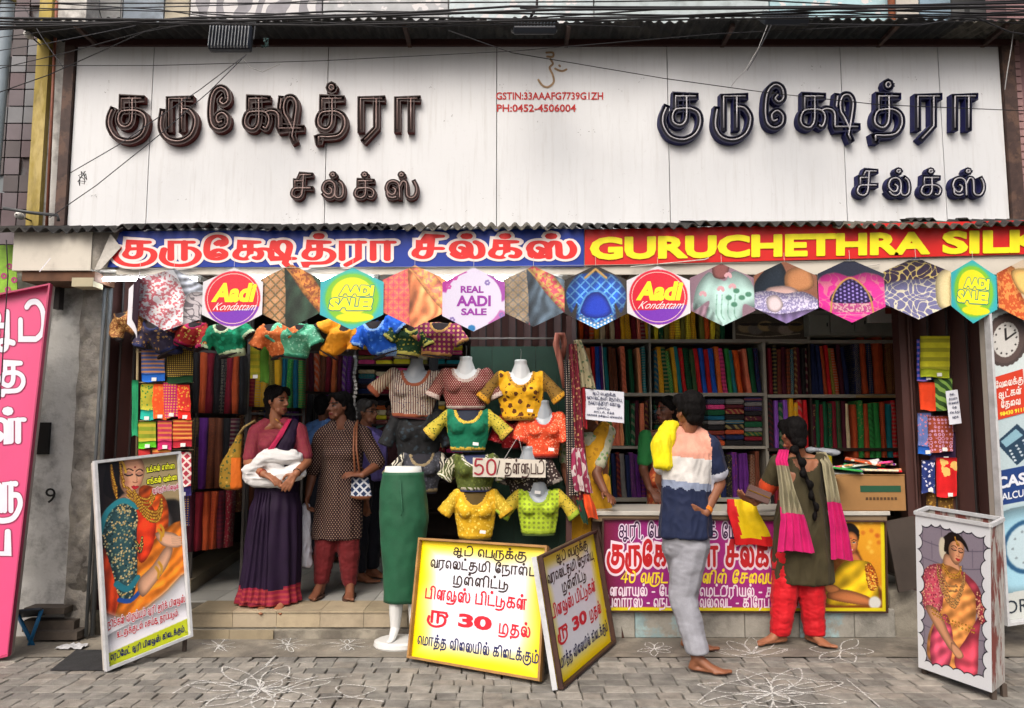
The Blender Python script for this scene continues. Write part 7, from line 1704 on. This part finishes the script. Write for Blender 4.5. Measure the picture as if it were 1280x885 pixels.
man('older man in lavender shirt and glasses half hidden behind the kurta woman', 1.05, 459, 515, (.9, -.35, 0), SK4, FB('6d60a0'), FB('151722'), hair=mat('hair_grey', '2b2826', .6), glasses=True)
man('man in light blue shirt mostly hidden behind the kurta woman', 1.9, 405, 508, (.4, .8, 0), SK2, FB('4f74a8'), FB('1c1e28'))
man('man in a dark shirt deep in the aisle behind the black blouse', 2.2, 492, 515, (-.5, -.7, 0), SK3, FB('3a1c22'), FB('14141a'))
# ---------- saleswomen behind the counter
def staff(label, y0, hx, hy, f, skin, blouse_, sari_, arm=None, shx=.16, side=1):
    J = lambda a, b, d=0: W(a, b, y0+d)
    t = thing('person', label, 'person', Vector((J(hx, 600).x, y0, ZF))); Hc = J(hx, hy); M = hframe(f); nb_ = Hc+Vector((0, .02, -.155)); r_ = Vector((1, 0, 0))
    sh = [nb_+Vector((-shx, 0, -.06)), nb_+Vector((shx, 0, -.06))]
    el = [sh[0]+Vector((-.03, -.02, -.27)), sh[1]+Vector((.03, -.02, -.27))]; wr_ = [el[0]+Vector((.02, -.16, -.14)), el[1]+Vector((-.02, -.16, -.14))]
    if arm: el[side], wr_[side] = arm
    pr = head_prims(Hc, M, 1.0, nb_)+[[(nb_+Vector((0, 0, -.02)), .038), (sh[0], .042)], [(nb_+Vector((0, 0, -.02)), .038), (sh[1], .042)], [(nb_+Vector((0, 0, -.15)), (.14, .10, .06)), (nb_+Vector((0, 0, -.5)), (.15, .11, .06)), (Vector((nb_.x, nb_.y, ZF+.1)), (.14, .11, .06))], [(sh[0], .05), (el[0], .04), (wr_[0], .026)], [(sh[1], .05), (el[1], .04), (wr_[1], .026)]]
    pr += hand(wr_[0], (.4, -.6, -.5), (.3, 0, -.9), 1, .5)+hand(wr_[1], ((wr_[1]-el[1])+Vector((0, -.05, .1))), (-.3, 0, -.9), -1, .5)
    blob('body', pr, [skin, M_eye, M_lip, M_bindi], t, .0065, 1, face_zone(Hc, M)); hairblob('hair', Hc, M, 1.0, t, [[(Hc+M @ Vector((0, -.09, -.03)), (.045, .045, .045))]])
    blob('blouse', [[(nb_+Vector((0, 0, -.11)), (.15, .105, .055)), (nb_+Vector((0, 0, -.28)), (.14, .11, .05))], [(sh[0], .06), (sh[0].lerp(el[0], .75), .056)], [(sh[1], .06), (sh[1].lerp(el[1], .75), .056)]], blouse_, t, .009, 2, disp=wrinkle(.005, 22, hx))
    s0 = sh[1] if side == 1 else sh[0]
    blob('sari', [[(s0+Vector((-.03*(1 if side else -1), 0, .05)), (.05, .06, .03)), (nb_+Vector((0, -.09, -.24)), (.10, .05, .06)), (nb_+Vector((-.05, -.06, -.42)), (.14, .09, .06))], [(nb_+Vector((0, 0, -.40)), (.165, .125, .05)), (Vector((nb_.x, nb_.y, ZF+.05)), (.20, .16, .03))], [(s0+Vector((-.03*(1 if side else -1), .04, .05)), (.05, .05, .03)), (nb_+Vector((.06, .13, -.5)), (.1, .04, .06))]], sari_, t, .01, 2, disp=wrinkle(.010, 14, hx+3, (1, 1, .4)))
    return t
staff('saleswoman in green blouse facing the barefoot man across the counter', .72, 833, 513, (-.9, -.45, 0), SK3, FB('1f6a34'), FB('a8482c', 'c8824a', 'floral', 30), shx=.17, side=1)
e_, w_ = W(745, 592, .12), W(757, 617, .0)
staff('woman in pale floral blouse and yellow sari with a hand on the counter end', .22, 736, 505, (-.3, .9, 0), SK2, FB('a8a890', '6a8a5a', 'floral', 34, c3='c8a83a'), FB('c8941c', 'a87818', 'floral', 20), arm=(e_, w_), shx=.15, side=1)
# ---------- 8 man in striped shirt
y0 = -.62; J = lambda a, b, d=0: W(a, b, y0+d)
t = thing('person', 'barefoot man in pink white and navy shirt with hand on hip at the counter', 'person', Vector((J(860, 600).x, y0, 0)))
Hc = J(861, 515, .02); M = hframe((-.42, .88, -.05)); nb_ = J(860, 540, .02)
sh = [J(837, 553, .06), J(888, 558, -.03)]; el = [J(826, 600, .20), J(899, 604, .02)]; wr_ = [J(838, 632, .42), J(882, 641, -.09)]
hipL, hipR = J(846, 672, .03), J(868, 672, .0); knL, knR = J(858, 735, .16), J(853, 745, -.04); anF = Vector((J(880, 800).x-.03, y0+.30, .085)); an_ = J(866, 826, -.08)
an_ = Vector((an_.x, y0-.20, .085))
prims = head_prims(Hc, M, 1.02, nb_)+[[(nb_+Vector((0, 0, -.02)), .038), (sh[0], .042)], [(nb_+Vector((0, 0, -.02)), .038), (sh[1], .042)], [(J(862, 570, .02), (.16, .11, .07)), (J(857, 650, .02), (.145, .12, .07))],
   [(sh[0], .055), (el[0], .042), (wr_[0], .028)], [(sh[1], .055), (el[1], .043), (wr_[1], .028)], [(hipL, .09), (knL, .06), (anF, .038)], [(hipR, .09), (knR, .06), (an_, .038)]]
prims += hand(wr_[1], (-.95, -.2, .22), (0, .9, .3), 1, .35, spread=.05)+hand(wr_[0], (.4, .8, -.1), (0, 0, -1), -1, .4)
prims += foot(anF, (.85, -.45, 0))+foot(an_, (.9, -.4, 0))
blob('body', prims, [SK4, M_eye, M_lip, M_bindi], t, .0062, 1, face_zone(Hc, M, bindi=False))
hairblob('hair', Hc+Vector((0, 0, .008)), M, 1.08, t, [[(Hc+M @ Vector((0, .04, .075)), (.06, .06, .045))]])
cols_ = [FB('c8907c'), FB('c6c4c0'), FB('7f8aa0'), FB('16203c'), FB('b8bcc8')]
zs = [J(860, p_).z for p_ in (572, 602, 611)]
def tz(p):
    if p.x > J(886, 560).x-.02*(p.z-1.0) and p.z > J(860, 640).z and (p-sh[1]).length < .29 and p.x > sh[1].x-.045: return 4 if (p-sh[1]).dot((el[1]-sh[1]).normalized()) > .165 else 3
    z = p.z+.10*(p.x-Hc.x)*1.0
    if z > zs[0]: return 0
    if z > zs[1]: return 1
    if z > zs[2]+.008*math.sin(p.x*90): return 2
    return 3
blob('t_shirt', [[(nb_+Vector((-.06, .0, -.01)), .05), (sh[0], .066)], [(nb_+Vector((.06, .0, -.01)), .05), (sh[1], .066)], [(nb_+Vector((0, .0, -.028)), (.09, .08, .03)), (J(861, 565, .01), (.178, .125, .06)), (J(858, 620, .01), (.165, .13, .06)), (J(857, 670, .0), (.175, .14, .02))], [(sh[0], .070), (sh[0].lerp(el[0], .62), .072)], [(sh[1], .072), (sh[1].lerp(el[1], .68), .074)]], cols_, t, .0075, 2, matf=tz, disp=wrinkle(.010, 13, 11, (1, 1, .6)))
F_gp = FB('85878e', rough=.85)
blob('trousers', [[(J(857, 665, .0), (.155, .125, .04)), (J(858, 690, .02), (.15, .12, .05))], [(hipL+Vector((0, 0, -.05)), (.10, .12, .06)), (knL, (.082, .085, .06)), (anF+Vector((0, 0, .05)), (.062, .07, .02))], [(hipR+Vector((-.02, 0, -.05)), (.12, .13, .07)), (knR, (.092, .095, .07)), (an_+Vector((0, 0, .04)), (.070, .08, .02))]], F_gp, t, .008, 3, disp=wrinkle(.006, 7, 12, (1, 1, 2.2)))
blob('shoulder_cloth', [[(J(838, 531, .03), (.055, .065, .03)), (J(827, 558, -.05), (.07, .055, .055), Matrix.Rotation(.3, 3, 'Y')), (J(829, 582, -.06), (.062, .05, .03))], [(J(838, 533, .06), (.05, .06, .025)), (J(830, 570, .12), (.05, .05, .05))]], FB('d6c60c', rough=.7), t, .007, 2, disp=wrinkle(.010, 20, 13, (1.4, 1.4, .3)))
q = wr_[1]; d_ = (el[1]-q).normalized(); a_ = d_.orthogonal().normalized(); b_ = d_.cross(a_)
for kx in range(3): m_ = MB(); m_.tube([q+d_*(.018+.009*kx)+(a_*math.cos(i*.63)+b_*math.sin(i*.63))*.031 for i in range(11)], .0045, 6); m_.build('wrist_thread', mat('orange_thread', 'c8741c', .8), t, smooth=True)
# ---------- 9 woman with braid
y0 = -.20; J = lambda a, b, d=0: W(a, b, y0+d)
t = thing('person', 'woman with a long braid in olive tunic pink grey scarf and red trousers', 'person', Vector((J(1000, 600).x, y0, 0)))
Hc = J(991, 543, .0); M = hframe((-.25, .95, -.12)); nb_ = J(998, 567, .02)
sh = [J(973, 579, .0), J(1026, 578, .0)]; el = [J(957, 616, .08), J(1038, 620, .10)]; wr_ = [J(944, 628, -.08), J(1030, 640, .25)]
fl_, fr_ = Vector((J(975, 800).x, y0-.0, .085)), Vector((J(1016, 800).x, y0+.02, .085))
prims = head_prims(Hc, M, 1.0, nb_)+[[(nb_+Vector((0, 0, -.02)), .038), (sh[0], .042)], [(nb_+Vector((0, 0, -.02)), .038), (sh[1], .042)], [(J(1000, 592, .0), (.15, .10, .06)), (J(1002, 660, .0), (.16, .12, .06))], [(sh[0], .05), (el[0], .043), (wr_[0], .027)], [(sh[1], .05), (el[1], .043), (wr_[1], .027)],
    [(J(988, 690), .10), (J(979, 745), .06), (fl_, .036)], [(J(1014, 690), .10), (J(1015, 745), .06), (fr_, .036)]]
prims += hand(wr_[0], (-.9, -.25, .35), (0, .3, .9), -1, .5)+hand(wr_[1], (.1, .9, -.3), (0, 0, -1), 1, .4)+foot(fl_, (-.8, -.25, 0))+foot(fr_, (.35, -.9, 0))
blob('body', prims, [SK1, M_eye, M_lip, M_bindi], t, .0065, 1, face_zone(Hc, M))
hairblob('hair', Hc, M, 1.02, t, [[(Hc+Vector((.02, -.07, -.06)), (.05, .04, .04))]])
bp = [(995, 562), (1001, 578), (1006, 592), (1011, 606), (1016, 620), (1019, 634), (1020, 646)]
pr = [[(J(a+(2 if i % 2 else -2), b, -.13-.012*min(i, 4)), (.034-.0035*i, .024, .032))] for i, (a, b) in enumerate(bp)]
blob('braid', pr+[[(J(*bp[i], -.12-.012*min(i, 4)), .018-.0015*i), (J(*bp[i+1], -.12-.012*min(i+1, 4)), .017-.0015*i)] for i in range(len(bp)-1)], M_hair, t, .006, 1)
F_ol = FB('3a3420', '463e26', 'plain', 40)
bk_ = lambda p: 1 if (p-sh[0]).dot((el[0]-sh[0]).normalized()) > .150 and p.x < sh[0].x+.02 and p.z > J(960, 625).z else (2 if (p.y < y0-.05 and ((p.x-J(1002, 575).x)/.085)**2+((p.z-J(1002, 575).z)/.075)**2 < 1) else 0)
blob('tunic', [[(J(1001, 577, .01), (.15, .10, .035)), (J(1001, 610, .0), (.150, .115, .06)), (J(1002, 655, .0), (.19, .145, .06)), (J(1003, 705, .0), (.205, .145, .05)), (J(1004, 727, .0), (.21, .14, .012))], [(sh[0], .062), (sh[0].lerp(el[0], .80), .062)], [(sh[1], .062), (sh[1].lerp(el[1], .80), .062)]], [F_ol, FB('b8401c'), SK1], t, .008, 2, matf=bk_, disp=wrinkle(.011, 12, 14, (1, 1, .35)))
F_rd = FB('b8141f', rough=.7)
blob('trousers', [[(J(986, 690), (.10, .11, .05)), (J(980, 745, 0), (.092, .09, .06)), (J(975, 792), (.068, .07, .018))], [(J(1014, 690), (.10, .11, .05)), (J(1015, 745), (.092, .09, .06)), (J(1018, 792), (.070, .07, .018))]], F_rd, t, .008, 3, disp=wrinkle(.008, 11, 15, (1, 1, 1.8)))
F_gy, F_pk = FB('6f6a55', '8a846a', 'stripe', 60), FB('b81660')
zL = J(985, 645).z; zR = J(1045, 625).z; zL2 = J(985, 688).z
d1 = drape('scarf_end', [J(980, 562, .02), J(977, 575, -.14), J(984, 610, -.20), J(993, 650, -.21), J(996, 690, -.20)], [.07, .08, .10, .17, .25], [F_gy, F_pk, FB('b09a98')], t, 4, .016, 24, matf=lambda c: 1 if c.z > J(980, 582).z or (c.z < zL+.10*(J(1000, 600).x-c.x)*3 and c.z > zL2+.015) else (2 if c.z < zL2+.012 else 0))
d2 = drape('scarf_end', [J(1026, 565, .03), J(1034, 580, -.12), J(1042, 620, -.16), J(1050, 660, -.14), J(1054, 700, -.12)], [.07, .07, .09, .12, .15], [F_gy, F_pk], t, 3, .014, 20, matf=lambda c: 1 if c.z < zR else 0)
pz = thing('purse', 'brown leather purse in the raised hand of the braided woman', 'purse', J(944, 618, -.12))
m_ = MB(); m_.box(J(948, 618, -.14), (.165, .03, .085), 0, Matrix.Rotation(.38, 3, 'Y')); o_ = m_.build('purse_body', mat('purse_brown', '5c4540', .5, var=.15), pz, bevel=.006)
m_ = MB(); m_.box(J(948, 618, -.14)+Vector((0, -.017, .005)), (.155, .004, .006), 0, Matrix.Rotation(.38, 3, 'Y')); m_.build('zip', M_gold, pz)
yb_ = thing('carrier_bag', 'yellow cloth with a red border hanging over the counter beside the braided woman', 'cloth', J(940, 650, .08))
drape('cloth_sheet', [W(926, 624, -.05), W(929, 640, -.10), W(938, 660, -.11), W(945, 682, -.10)], [.20, .22, .25, .28], [FB('d8b80c'), FB('c4181c')], yb_, 2, .012, 20, matf=lambda c: 1 if c.x < W(921+(c.z*0), 640, -.1).x+(.9-c.z)*.12 or c.z < W(940, 672, -.1).z else 0)
# ================================================================= COUNTER GOODS, GARMENTS ON THE POST, CLUTTER
zc = zt+.012
cbx = thing('cardboard_box', 'brown cardboard box with a green band of print on the right end of the counter', 'box', W(1090, 637, -.02))
p, q = W(1064, 594, -.04), W(1133, 637, -.04); x0b = W(1044, 600, -.04).x
M_card = mat('cardboard', '8f6a3e', .8, var=.12, vs=5, grime=.2); zb0 = zc+.0
m_ = MB(); m_.bb((x0b, -.04, zb0), (q.x, .36, p.z)); m_.build('box_body', M_card, cbx, bevel=.003)
F = FP(-.04); m_ = MB(); m_.bb((F(1075, 607, .001)), F(1126, 615, .003)); m_.build('green_print_band', flatmat('1f4a34'), cbx)
m_ = MB()
for i in range(9): a_ = 1082+i*4.5; m_.bb(F(a_, 621.5, .001), F(a_+3.2, 625, .002))
m_.build('printed_words', flatmat('4a3420'), cbx, kind='stuff')
m_ = MB(); m_.bar((x0b, -.045, p.z), (x0b-.10, -.07, p.z-.015), .003, .3, up=(0, 1, 0)); m_.bb((x0b+.01, -.045, p.z+.0), (q.x, -.03, p.z+.006)); m_.build('open_flap', M_card, cbx)
rnd = random.Random(12)
pcol = ['violet', 'pink', 'green', 'peach', 'white', 'navy', 'purple', 'teal', 'red', 'cream', 'grey', 'rust']
for i in range(16):
    a = 1050+rnd.uniform(0, 62); b = 590-rnd.uniform(0, 16)*(1-abs(a-1085)/60); c = W(a, b, rnd.uniform(.0, .25)); c.z = p.z+.012+.12*rnd.random()*(1-abs(a-1083)/45); cn = pcol[i % 12]
    mb = MB(); rot = Matrix.Rotation(rnd.uniform(-.8, .8), 3, 'Z') @ Matrix.Rotation(rnd.uniform(-.25, .25), 3, 'X') @ Matrix.Rotation(rnd.uniform(-.2, .2), 3, 'Y')
    mb.box((0, 0, 0), (.24, .17, .016)); mb.v = [tuple(c+rot @ (Vector(v)+Vector((0, 0, .008*noise.noise(Vector(v)*9+Vector((i, 0, 0))))))) for v in mb.v]
    mb.build('sari_packet', fabric(COL[cn], 'c8c0b0', rnd.choice(('plain', 'floral', 'dots')), 30, rough=.3), None, label='%s flat cloth packet tossed on the open box, %s of the heap' % (cn, ORD[i]), cat='sari packet', group='cloth packets heaped on the cardboard box', origin=c, bevel=.004)
wc = thing('white_cloth', 'folded white cloth lying on the shelf ledge behind the braided woman', 'cloth', W(1030, 565, .6))
blob('cloth_fold', [[(W(1018, 562, .6), (.07, .06, .02)), (W(1042, 566, .6), (.06, .06, .025))]], FB('a8b0b8'), wc, .009, 1, disp=wrinkle(.012, 18, 20))
# long dupattas on the brown post
gp_ = 'dupattas hanging from the brown display post'
def dup(label, pts, w, mt, nf=3, amp=.02, y=None):
    t = thing('dupatta', label, 'dupatta', pts[0], gp_); drape('cloth_sheet', pts, w, mt, t, nf, amp, 16); return t
dup('cream and dark printed dupatta knotted at the top of the brown post', [W(722, 425, -.06), W(728, 450, -.08), W(735, 485, -.06)], [.06, .10, .12], FB('a39a7a', '4a5a3c', 'floral', 40), 2)
dup('maroon flowered dupatta running the full height of the brown post', [W(716, 430, -.07), W(719, 480, -.09), W(722, 540, -.09), W(726, 600, -.09), W(732, 640, -.08)], [.06, .08, .09, .12, .10], FB('6a1428', 'a8865a', 'floral', 50), 2)
dup('black dotted dupatta hugging the left side of the brown post', [W(708, 450, -.07), W(712, 520, -.09), W(715, 580, -.10), W(719, 620, -.09)], [.04, .06, .07, .08], FB('1c1820', 'a89a8a', 'dots', 60), 2)
dup('pink and white leafy dupatta on the lower half of the brown post', [W(722, 560, -.12), W(725, 590, -.13), W(730, 615, -.12)], [.09, .12, .13], FB('8a2a4a', 'bfb2b0', 'vines', 60), 3)
dup('bright orange scarf tip at the foot of the brown post dupattas', [W(733, 618, -.12), W(738, 634, -.13), W(742, 648, -.12)], [.05, .08, .07], FB('cf4a1c'), 1)
dup('dark green scarf tip beside the orange one', [W(724, 625, -.10), W(730, 645, -.10), W(733, 655, -.1)], [.05, .05, .03], FB('14402c'), 1)
dup('dark red dupatta beside the notice', [W(727, 478, -.04), W(729, 500, -.05), W(730, 535, -.05)], [.05, .06, .05], FB('9a1420'), 1)
# pink curled garment on hanger at top of the post
pg = thing('hanger_garment', 'salmon pink strip of cloth looped over the top of the green board', 'cloth', W(700, 440, -.04))
tube_part('loop', [W(706, 485, -.02), W(701, 455, -.04), W(695, 430, -.06), W(697, 418, -.06), W(703, 418, -.04), W(706, 432, .0), W(702, 450, .02)], [.018, .022, .024, .022, .022, .024, .02], FB('a86a58', '8a5044', 'stripe', 50), pg, 8)
# mirrored tinsel column in the aisle
tinsel = thing('tinsel_string', 'silver beaded string hanging in the aisle behind the kurta woman', 'decoration', W(444, 440, .9)); m_ = MB()
for i in range(26): m_.box(W(444+1.2*math.sin(i), 446+i*5, .9), (.028, .012, .024), 0, Matrix.Rotation(i*.7, 3, 'Y'))
m_.build('beads', mat('silver_bead', 'a0a0a0', .2, metal=.7), tinsel, kind='stuff')
# left bottom junk
def foldchair():
    t = thing('folding_stool', 'small bright blue folding stool frame behind the pink banner board', 'stool', G(38, 806)); y = G(40, 806).y
    M_ = mat('blue_tube', '1f6a9a', .4)
    for a, b in (((22, 768), (42, 808)), ((52, 762), (36, 808))): tube_part('leg', [W(*a, y), W(*b, y)], .013, M_, t)
    m_ = MB(); m_.bar(W(34, 762, y-.1), W(40, 770, y+.2), .16, .012); m_.build('seat', mat('stool_seat', '3a4048', .7), t)
foldchair()
wbk = thing('old_crate', 'dusty broken crate and boards behind the blue stool', 'crate', G(60, 796))
for i, (a, b, c, d) in enumerate(((28, 776, 92, 790), (30, 760, 80, 768), (34, 790, 96, 800))):
    m_ = MB(); yy = -.10-.03*i; m_.bb(W(a, b, yy), W(c, d, yy)+Vector((0, .16, 0))); m_.build('board', mat('dusty_board', '4e463e', .9, var=.3, vs=9, grime=.5), wbk)
def scrap(name, label, px, py, sz, col, cat='litter', amp=.02, hgt=.03):
    c = G(px, py); mb = MB()
    mb.grid(lambda i, j: c+Vector(((i-.5)*sz, (j-.5)*sz*.6, .008+hgt*abs(noise.noise(Vector((i*4+px, j*4, 2)))))), 8, 6); o = mb.build(name, mat('scrap_'+col, col, .6, var=.2, vs=30), None, label=label, cat=cat, origin=c); return o
scrap('foil_wrapper', 'silver crumpled wrapper on the dark mat by the left pillar', 90, 810, .18, 'a8aaac'); scrap('foil_ball', 'crumpled silver foil under the bridal poster stand', 199, 810, .10, 'b4b6b8', hgt=.08)
scrap('paper_scrap', 'red and white torn wrapper near the left pillar', 76, 797, .16, '8a3a34'); scrap('leaf_litter', 'dried garland scraps lying on the lower step', 405, 787, .28, '3a3026', hgt=.03).location.z += .06
c = G(125, 833); m_ = MB(); m_.add([G(62, 838, .004), G(150, 838, .004), G(170, 812, .004), G(95, 812, .004)], [(0, 1, 2, 3)]); prop(m_.build('floor_mat', mat('rubber_mat', '2a2b2c', .8, var=.3, vs=12, bump=.4)), 'dark rubber mat lying before the left pillar', 'mat')
# leaning dark board and concrete stub at the right
lb = thing('leaning_board', 'dark brown plywood board leaning beside the counter banner at the right', 'board', W(1128, 740, -.02))
m_ = MB(); m_.prism([W(1107, 652, -.06), W(1143, 645, -.06), W(1147, 735, -.10), W(1124, 741, -.12)], (0, .02, 0)); m_.build('panel', mat('dark_ply', '3a322c', .8, var=.2, vs=5), lb)
cs = thing('concrete_stub', 'short rough concrete pier under the leaning board at the right', 'pier', W(1130, 800, .0))
lumpy(W(1112, 790, .0).x, W(1148, 790, .0).x, -.02, .3, 0, W(1120, 738, 0).z, .02, 8, 14, 7).build('pier_block', M_conc, cs, smooth=True)
# ================================================================= FLOODLIGHTS AND CABLES
def flood(label, px, py, w, h, y, tx, tz_=0):
    c = W(px, py, y); t = thing('floodlight', label, 'floodlight', c, 'floodlights on the canopy edge'); R_ = Matrix.Rotation(tx, 3, 'X') @ Matrix.Rotation(tz_, 3, 'Y')
    X = lambda a, b, d: c+R_ @ Vector((a, b, d)); Mf = mat('lamp_housing', '1c2129', .45, var=.2)
    m_ = MB(); m_.box(c, (w, .05, h), 0, R_); m_.build('housing', Mf, t, bevel=.008)
    n = 13
    for i in range(n): m_ = MB(); m_.box(X(-w/2+w*(i+.5)/n, -.035, 0), (.005, .03, h*.92), 0, R_); m_.build('cooling_fin', mat('fin_grey', '4a5560', .4), t)
    m_ = MB(); m_.tube([X(-w/2-.01, 0, 0), X(-w/2-.01, .01, h*.5+.05), X(w/2+.01, .01, h*.5+.05), X(w/2+.01, 0, 0)], .006, 6); m_.build('bracket', mat('grey_arm', '45484a', .5), t)
flood('black finned floodlight facing the street near the left end of the canopy', 289, 49, .285, .185, -.62, -.15)
flood('floodlight seen edge on tilted down above the phone number', 668, 38, .29, .20, -.60, -1.1)
flood('floodlight tilted down at the right above the navy letters', 980, 25, .29, .20, -.62, -.95, .1)
M_cab = mat('cable_black', '121317', .6); M_cab2 = mat('cable_grey', '33353b', .6); M_cabw = mat('cable_pale', '8f9090', .6)
def cable(label, pts, y, r=.005, m=None, sag=0, name='overhead_cable', grp='overhead cables across the shop front'):
    P = []
    for (a, b), (c, d) in zip(pts[:-1], pts[1:]):
        for i in range(10):
            u = i/10; P.append(W(a+(c-a)*u, b+(d-b)*u, y)-Vector((0, 0, sag*math.sin(math.pi*u))))
    P.append(W(*pts[-1], y)); mb = MB(); mb.tube(P, r*.95, 5, caps=False)
    return prop(mb.build(name, m or M_cab, None, smooth=True, origin=P[0]), label, 'cable', grp)
cable('thickest black cable running level along the top of the picture', [(-60, 22), (300, 26), (700, 12), (1340, 8)], -.95, .009)
cable('second thick cable sagging under the top bundle', [(-60, 34), (240, 22), (640, 8), (1340, 2)], -.9, .008, sag=.02)
cable('thick cable crossing from low left to the canopy centre', [(-60, 40), (150, 28), (420, 14), (900, 20), (1340, 6)], -.85, .007)
cable('thin cable over the printed wall panels on the left', [(-60, 8), (200, 14), (640, 24), (1340, 16)], -.8, .004)
cable('thin upper cable leaving the picture at the top centre', [(-60, 16), (300, 6), (560, -8)], -.8, .004, M_cab2)
cable('cable dipping in front of the left floodlight', [(60, 4), (200, 12), (320, 30), (560, 26), (800, 34)], -.75, .004, M_cab)
cable('medium cable above the right floodlight', [(560, 30), (820, 12), (1000, 10), (1340, 20)], -.82, .006)
cable('thin cable skimming the canopy edge on the right', [(700, 22), (960, 18), (1200, 24), (1340, 34)], -.78, .004)
cable('cable falling behind the right end of the canopy', [(860, -4), (1100, 8), (1340, 14)], -.9, .005)
cable('bundle cable curving up to the right corner', [(1000, 30), (1150, 32), (1240, 16), (1340, 12)], -.7, .006)
cable('slack cable with a kink over the right canopy corner', [(1140, 24), (1215, 20), (1262, 40), (1340, 52)], -.6, .006)
cable('thin level wire crossing the maroon lettering at the top', [(-60, 82), (190, 82), (400, 76), (640, 64), (900, 42), (1340, 20)], -.62, .0028)
cable('thin wire slanting across the white board to the navy letters', [(560, 38), (640, 66), (830, 98), (960, 116), (1100, 131), (1340, 141)], -.5, .0032)
cable('wire slanting up from the far left pole', [(-60, 136), (60, 94), (180, 40), (260, 26)], -.7, .0035)
cable('second wire slanting up from the far left pole', [(-60, 100), (90, 64), (200, 34), (420, 18)], -.7, .003)
cable('third thin wire from the far left pole', [(-60, 72), (60, 54), (170, 32)], -.68, .003, M_cab2)
cable('fourth thin wire from the far left edge', [(-60, 54), (120, 32), (300, 28)], -.66, .003)
cable('wire from the left floodlight down to the left post', [(308, 68), (250, 112), (190, 152), (150, 180), (88, 216)], -.3, .0035, M_cab2, name='hanging_wire', grp='wires hanging on the white board')
cable('second wire from the left floodlight down past the left post', [(306, 70), (262, 114), (200, 168), (120, 232), (62, 272)], -.32, .0035, M_cab2, name='hanging_wire', grp='wires hanging on the white board')
cable('short pale wire dangling from the left floodlight', [(302, 72), (312, 84), (328, 90), (350, 80)], -.3, .0025, M_cabw, name='hanging_wire', grp='wires hanging on the white board')
cable('pale wire dangling from the right floodlight', [(960, 30), (948, 60), (932, 88), (920, 100), (914, 108)], -.35, .003, M_cabw, name='hanging_wire', grp='wires hanging on the white board')
cable('dark wire dangling beside the pale one from the right floodlight', [(966, 28), (944, 72), (934, 88)], -.36, .003, M_cab2, name='hanging_wire', grp='wires hanging on the white board')
cable('pale twisted wire hanging down the right brown post', [(1268, 30), (1264, 60), (1259, 90), (1256, 112)], -.2, .004, M_cabw, name='hanging_wire', grp='wires hanging on the white board')
cable('wire crossing the yellow pilaster at the left', [(30, 8), (52, 46), (80, 86)], -.4, .003, M_cab2, name='hanging_wire', grp='wires hanging on the white board')
cable('thin black wire hanging before the pink banner board', [(8, 300), (10, 345), (5, 420), (0, 500)], -.65, .004, name='hanging_wire', grp='wires hanging on the white board')
cable('thick cable pair running just above the canopy edge', [(-60, 30), (180, 30), (420, 20), (760, 26), (1340, 18)], -.8, .007)
cable('third thick cable rising toward the top right corner', [(-60, 26), (400, 32), (800, 22), (1340, -2)], -.88, .007)
cable('cable sagging across the middle of the canopy', [(240, 16), (480, 34), (700, 30), (980, 14), (1340, 26)], -.86, .005)
cable('cable along the very top of the picture', [(-60, 4), (420, 4), (760, 2), (1340, -6)], -.84, .005)
cable('upright wire behind the canopy left of the damask panel', [(120, -6), (126, 20), (130, 30)], .3, .004); cable('upright wire over the pale panels', [(152, -6), (150, 28)], .35, .003)
hp = thing('cable_hook', 'dark metal hook bracket holding cables above the phone number', 'bracket', W(668, 8, -.7)); m_ = MB(); m_.tube([W(672, -12, -.7), W(671, 8, -.7), W(662, 24, -.65)], .01, 6); m_.tube([W(650, 10, -.7), W(690, 12, -.7)], .006, 6); m_.build('hook_rod', M_dark, hp, smooth=True)
wkn = thing('wire_tangle', 'small tangled knot of black wire at the left side of the white board', 'wire tangle', W(103, 220, -.3))
P = [W(103+rr.uniform(-6, 6), 220+rr.uniform(-6, 12), -.3+rr.uniform(-.03, .03)) for i in range(16)]; m_ = MB(); m_.tube(P, .003, 5); m_.build('knot', M_cab, wkn, smooth=True)
wkn = thing('wire_tangle', 'greenish wire tangle beside the left floodlight', 'wire tangle', W(330, 52, -.5))
P = [W(331+rr.uniform(-5, 5), 52+rr.uniform(-6, 8), -.5+rr.uniform(-.03, .03)) for i in range(14)]; m_ = MB(); m_.tube(P, .003, 5); m_.build('knot', mat('wire_green', '2c4a48', .6), wkn, smooth=True)
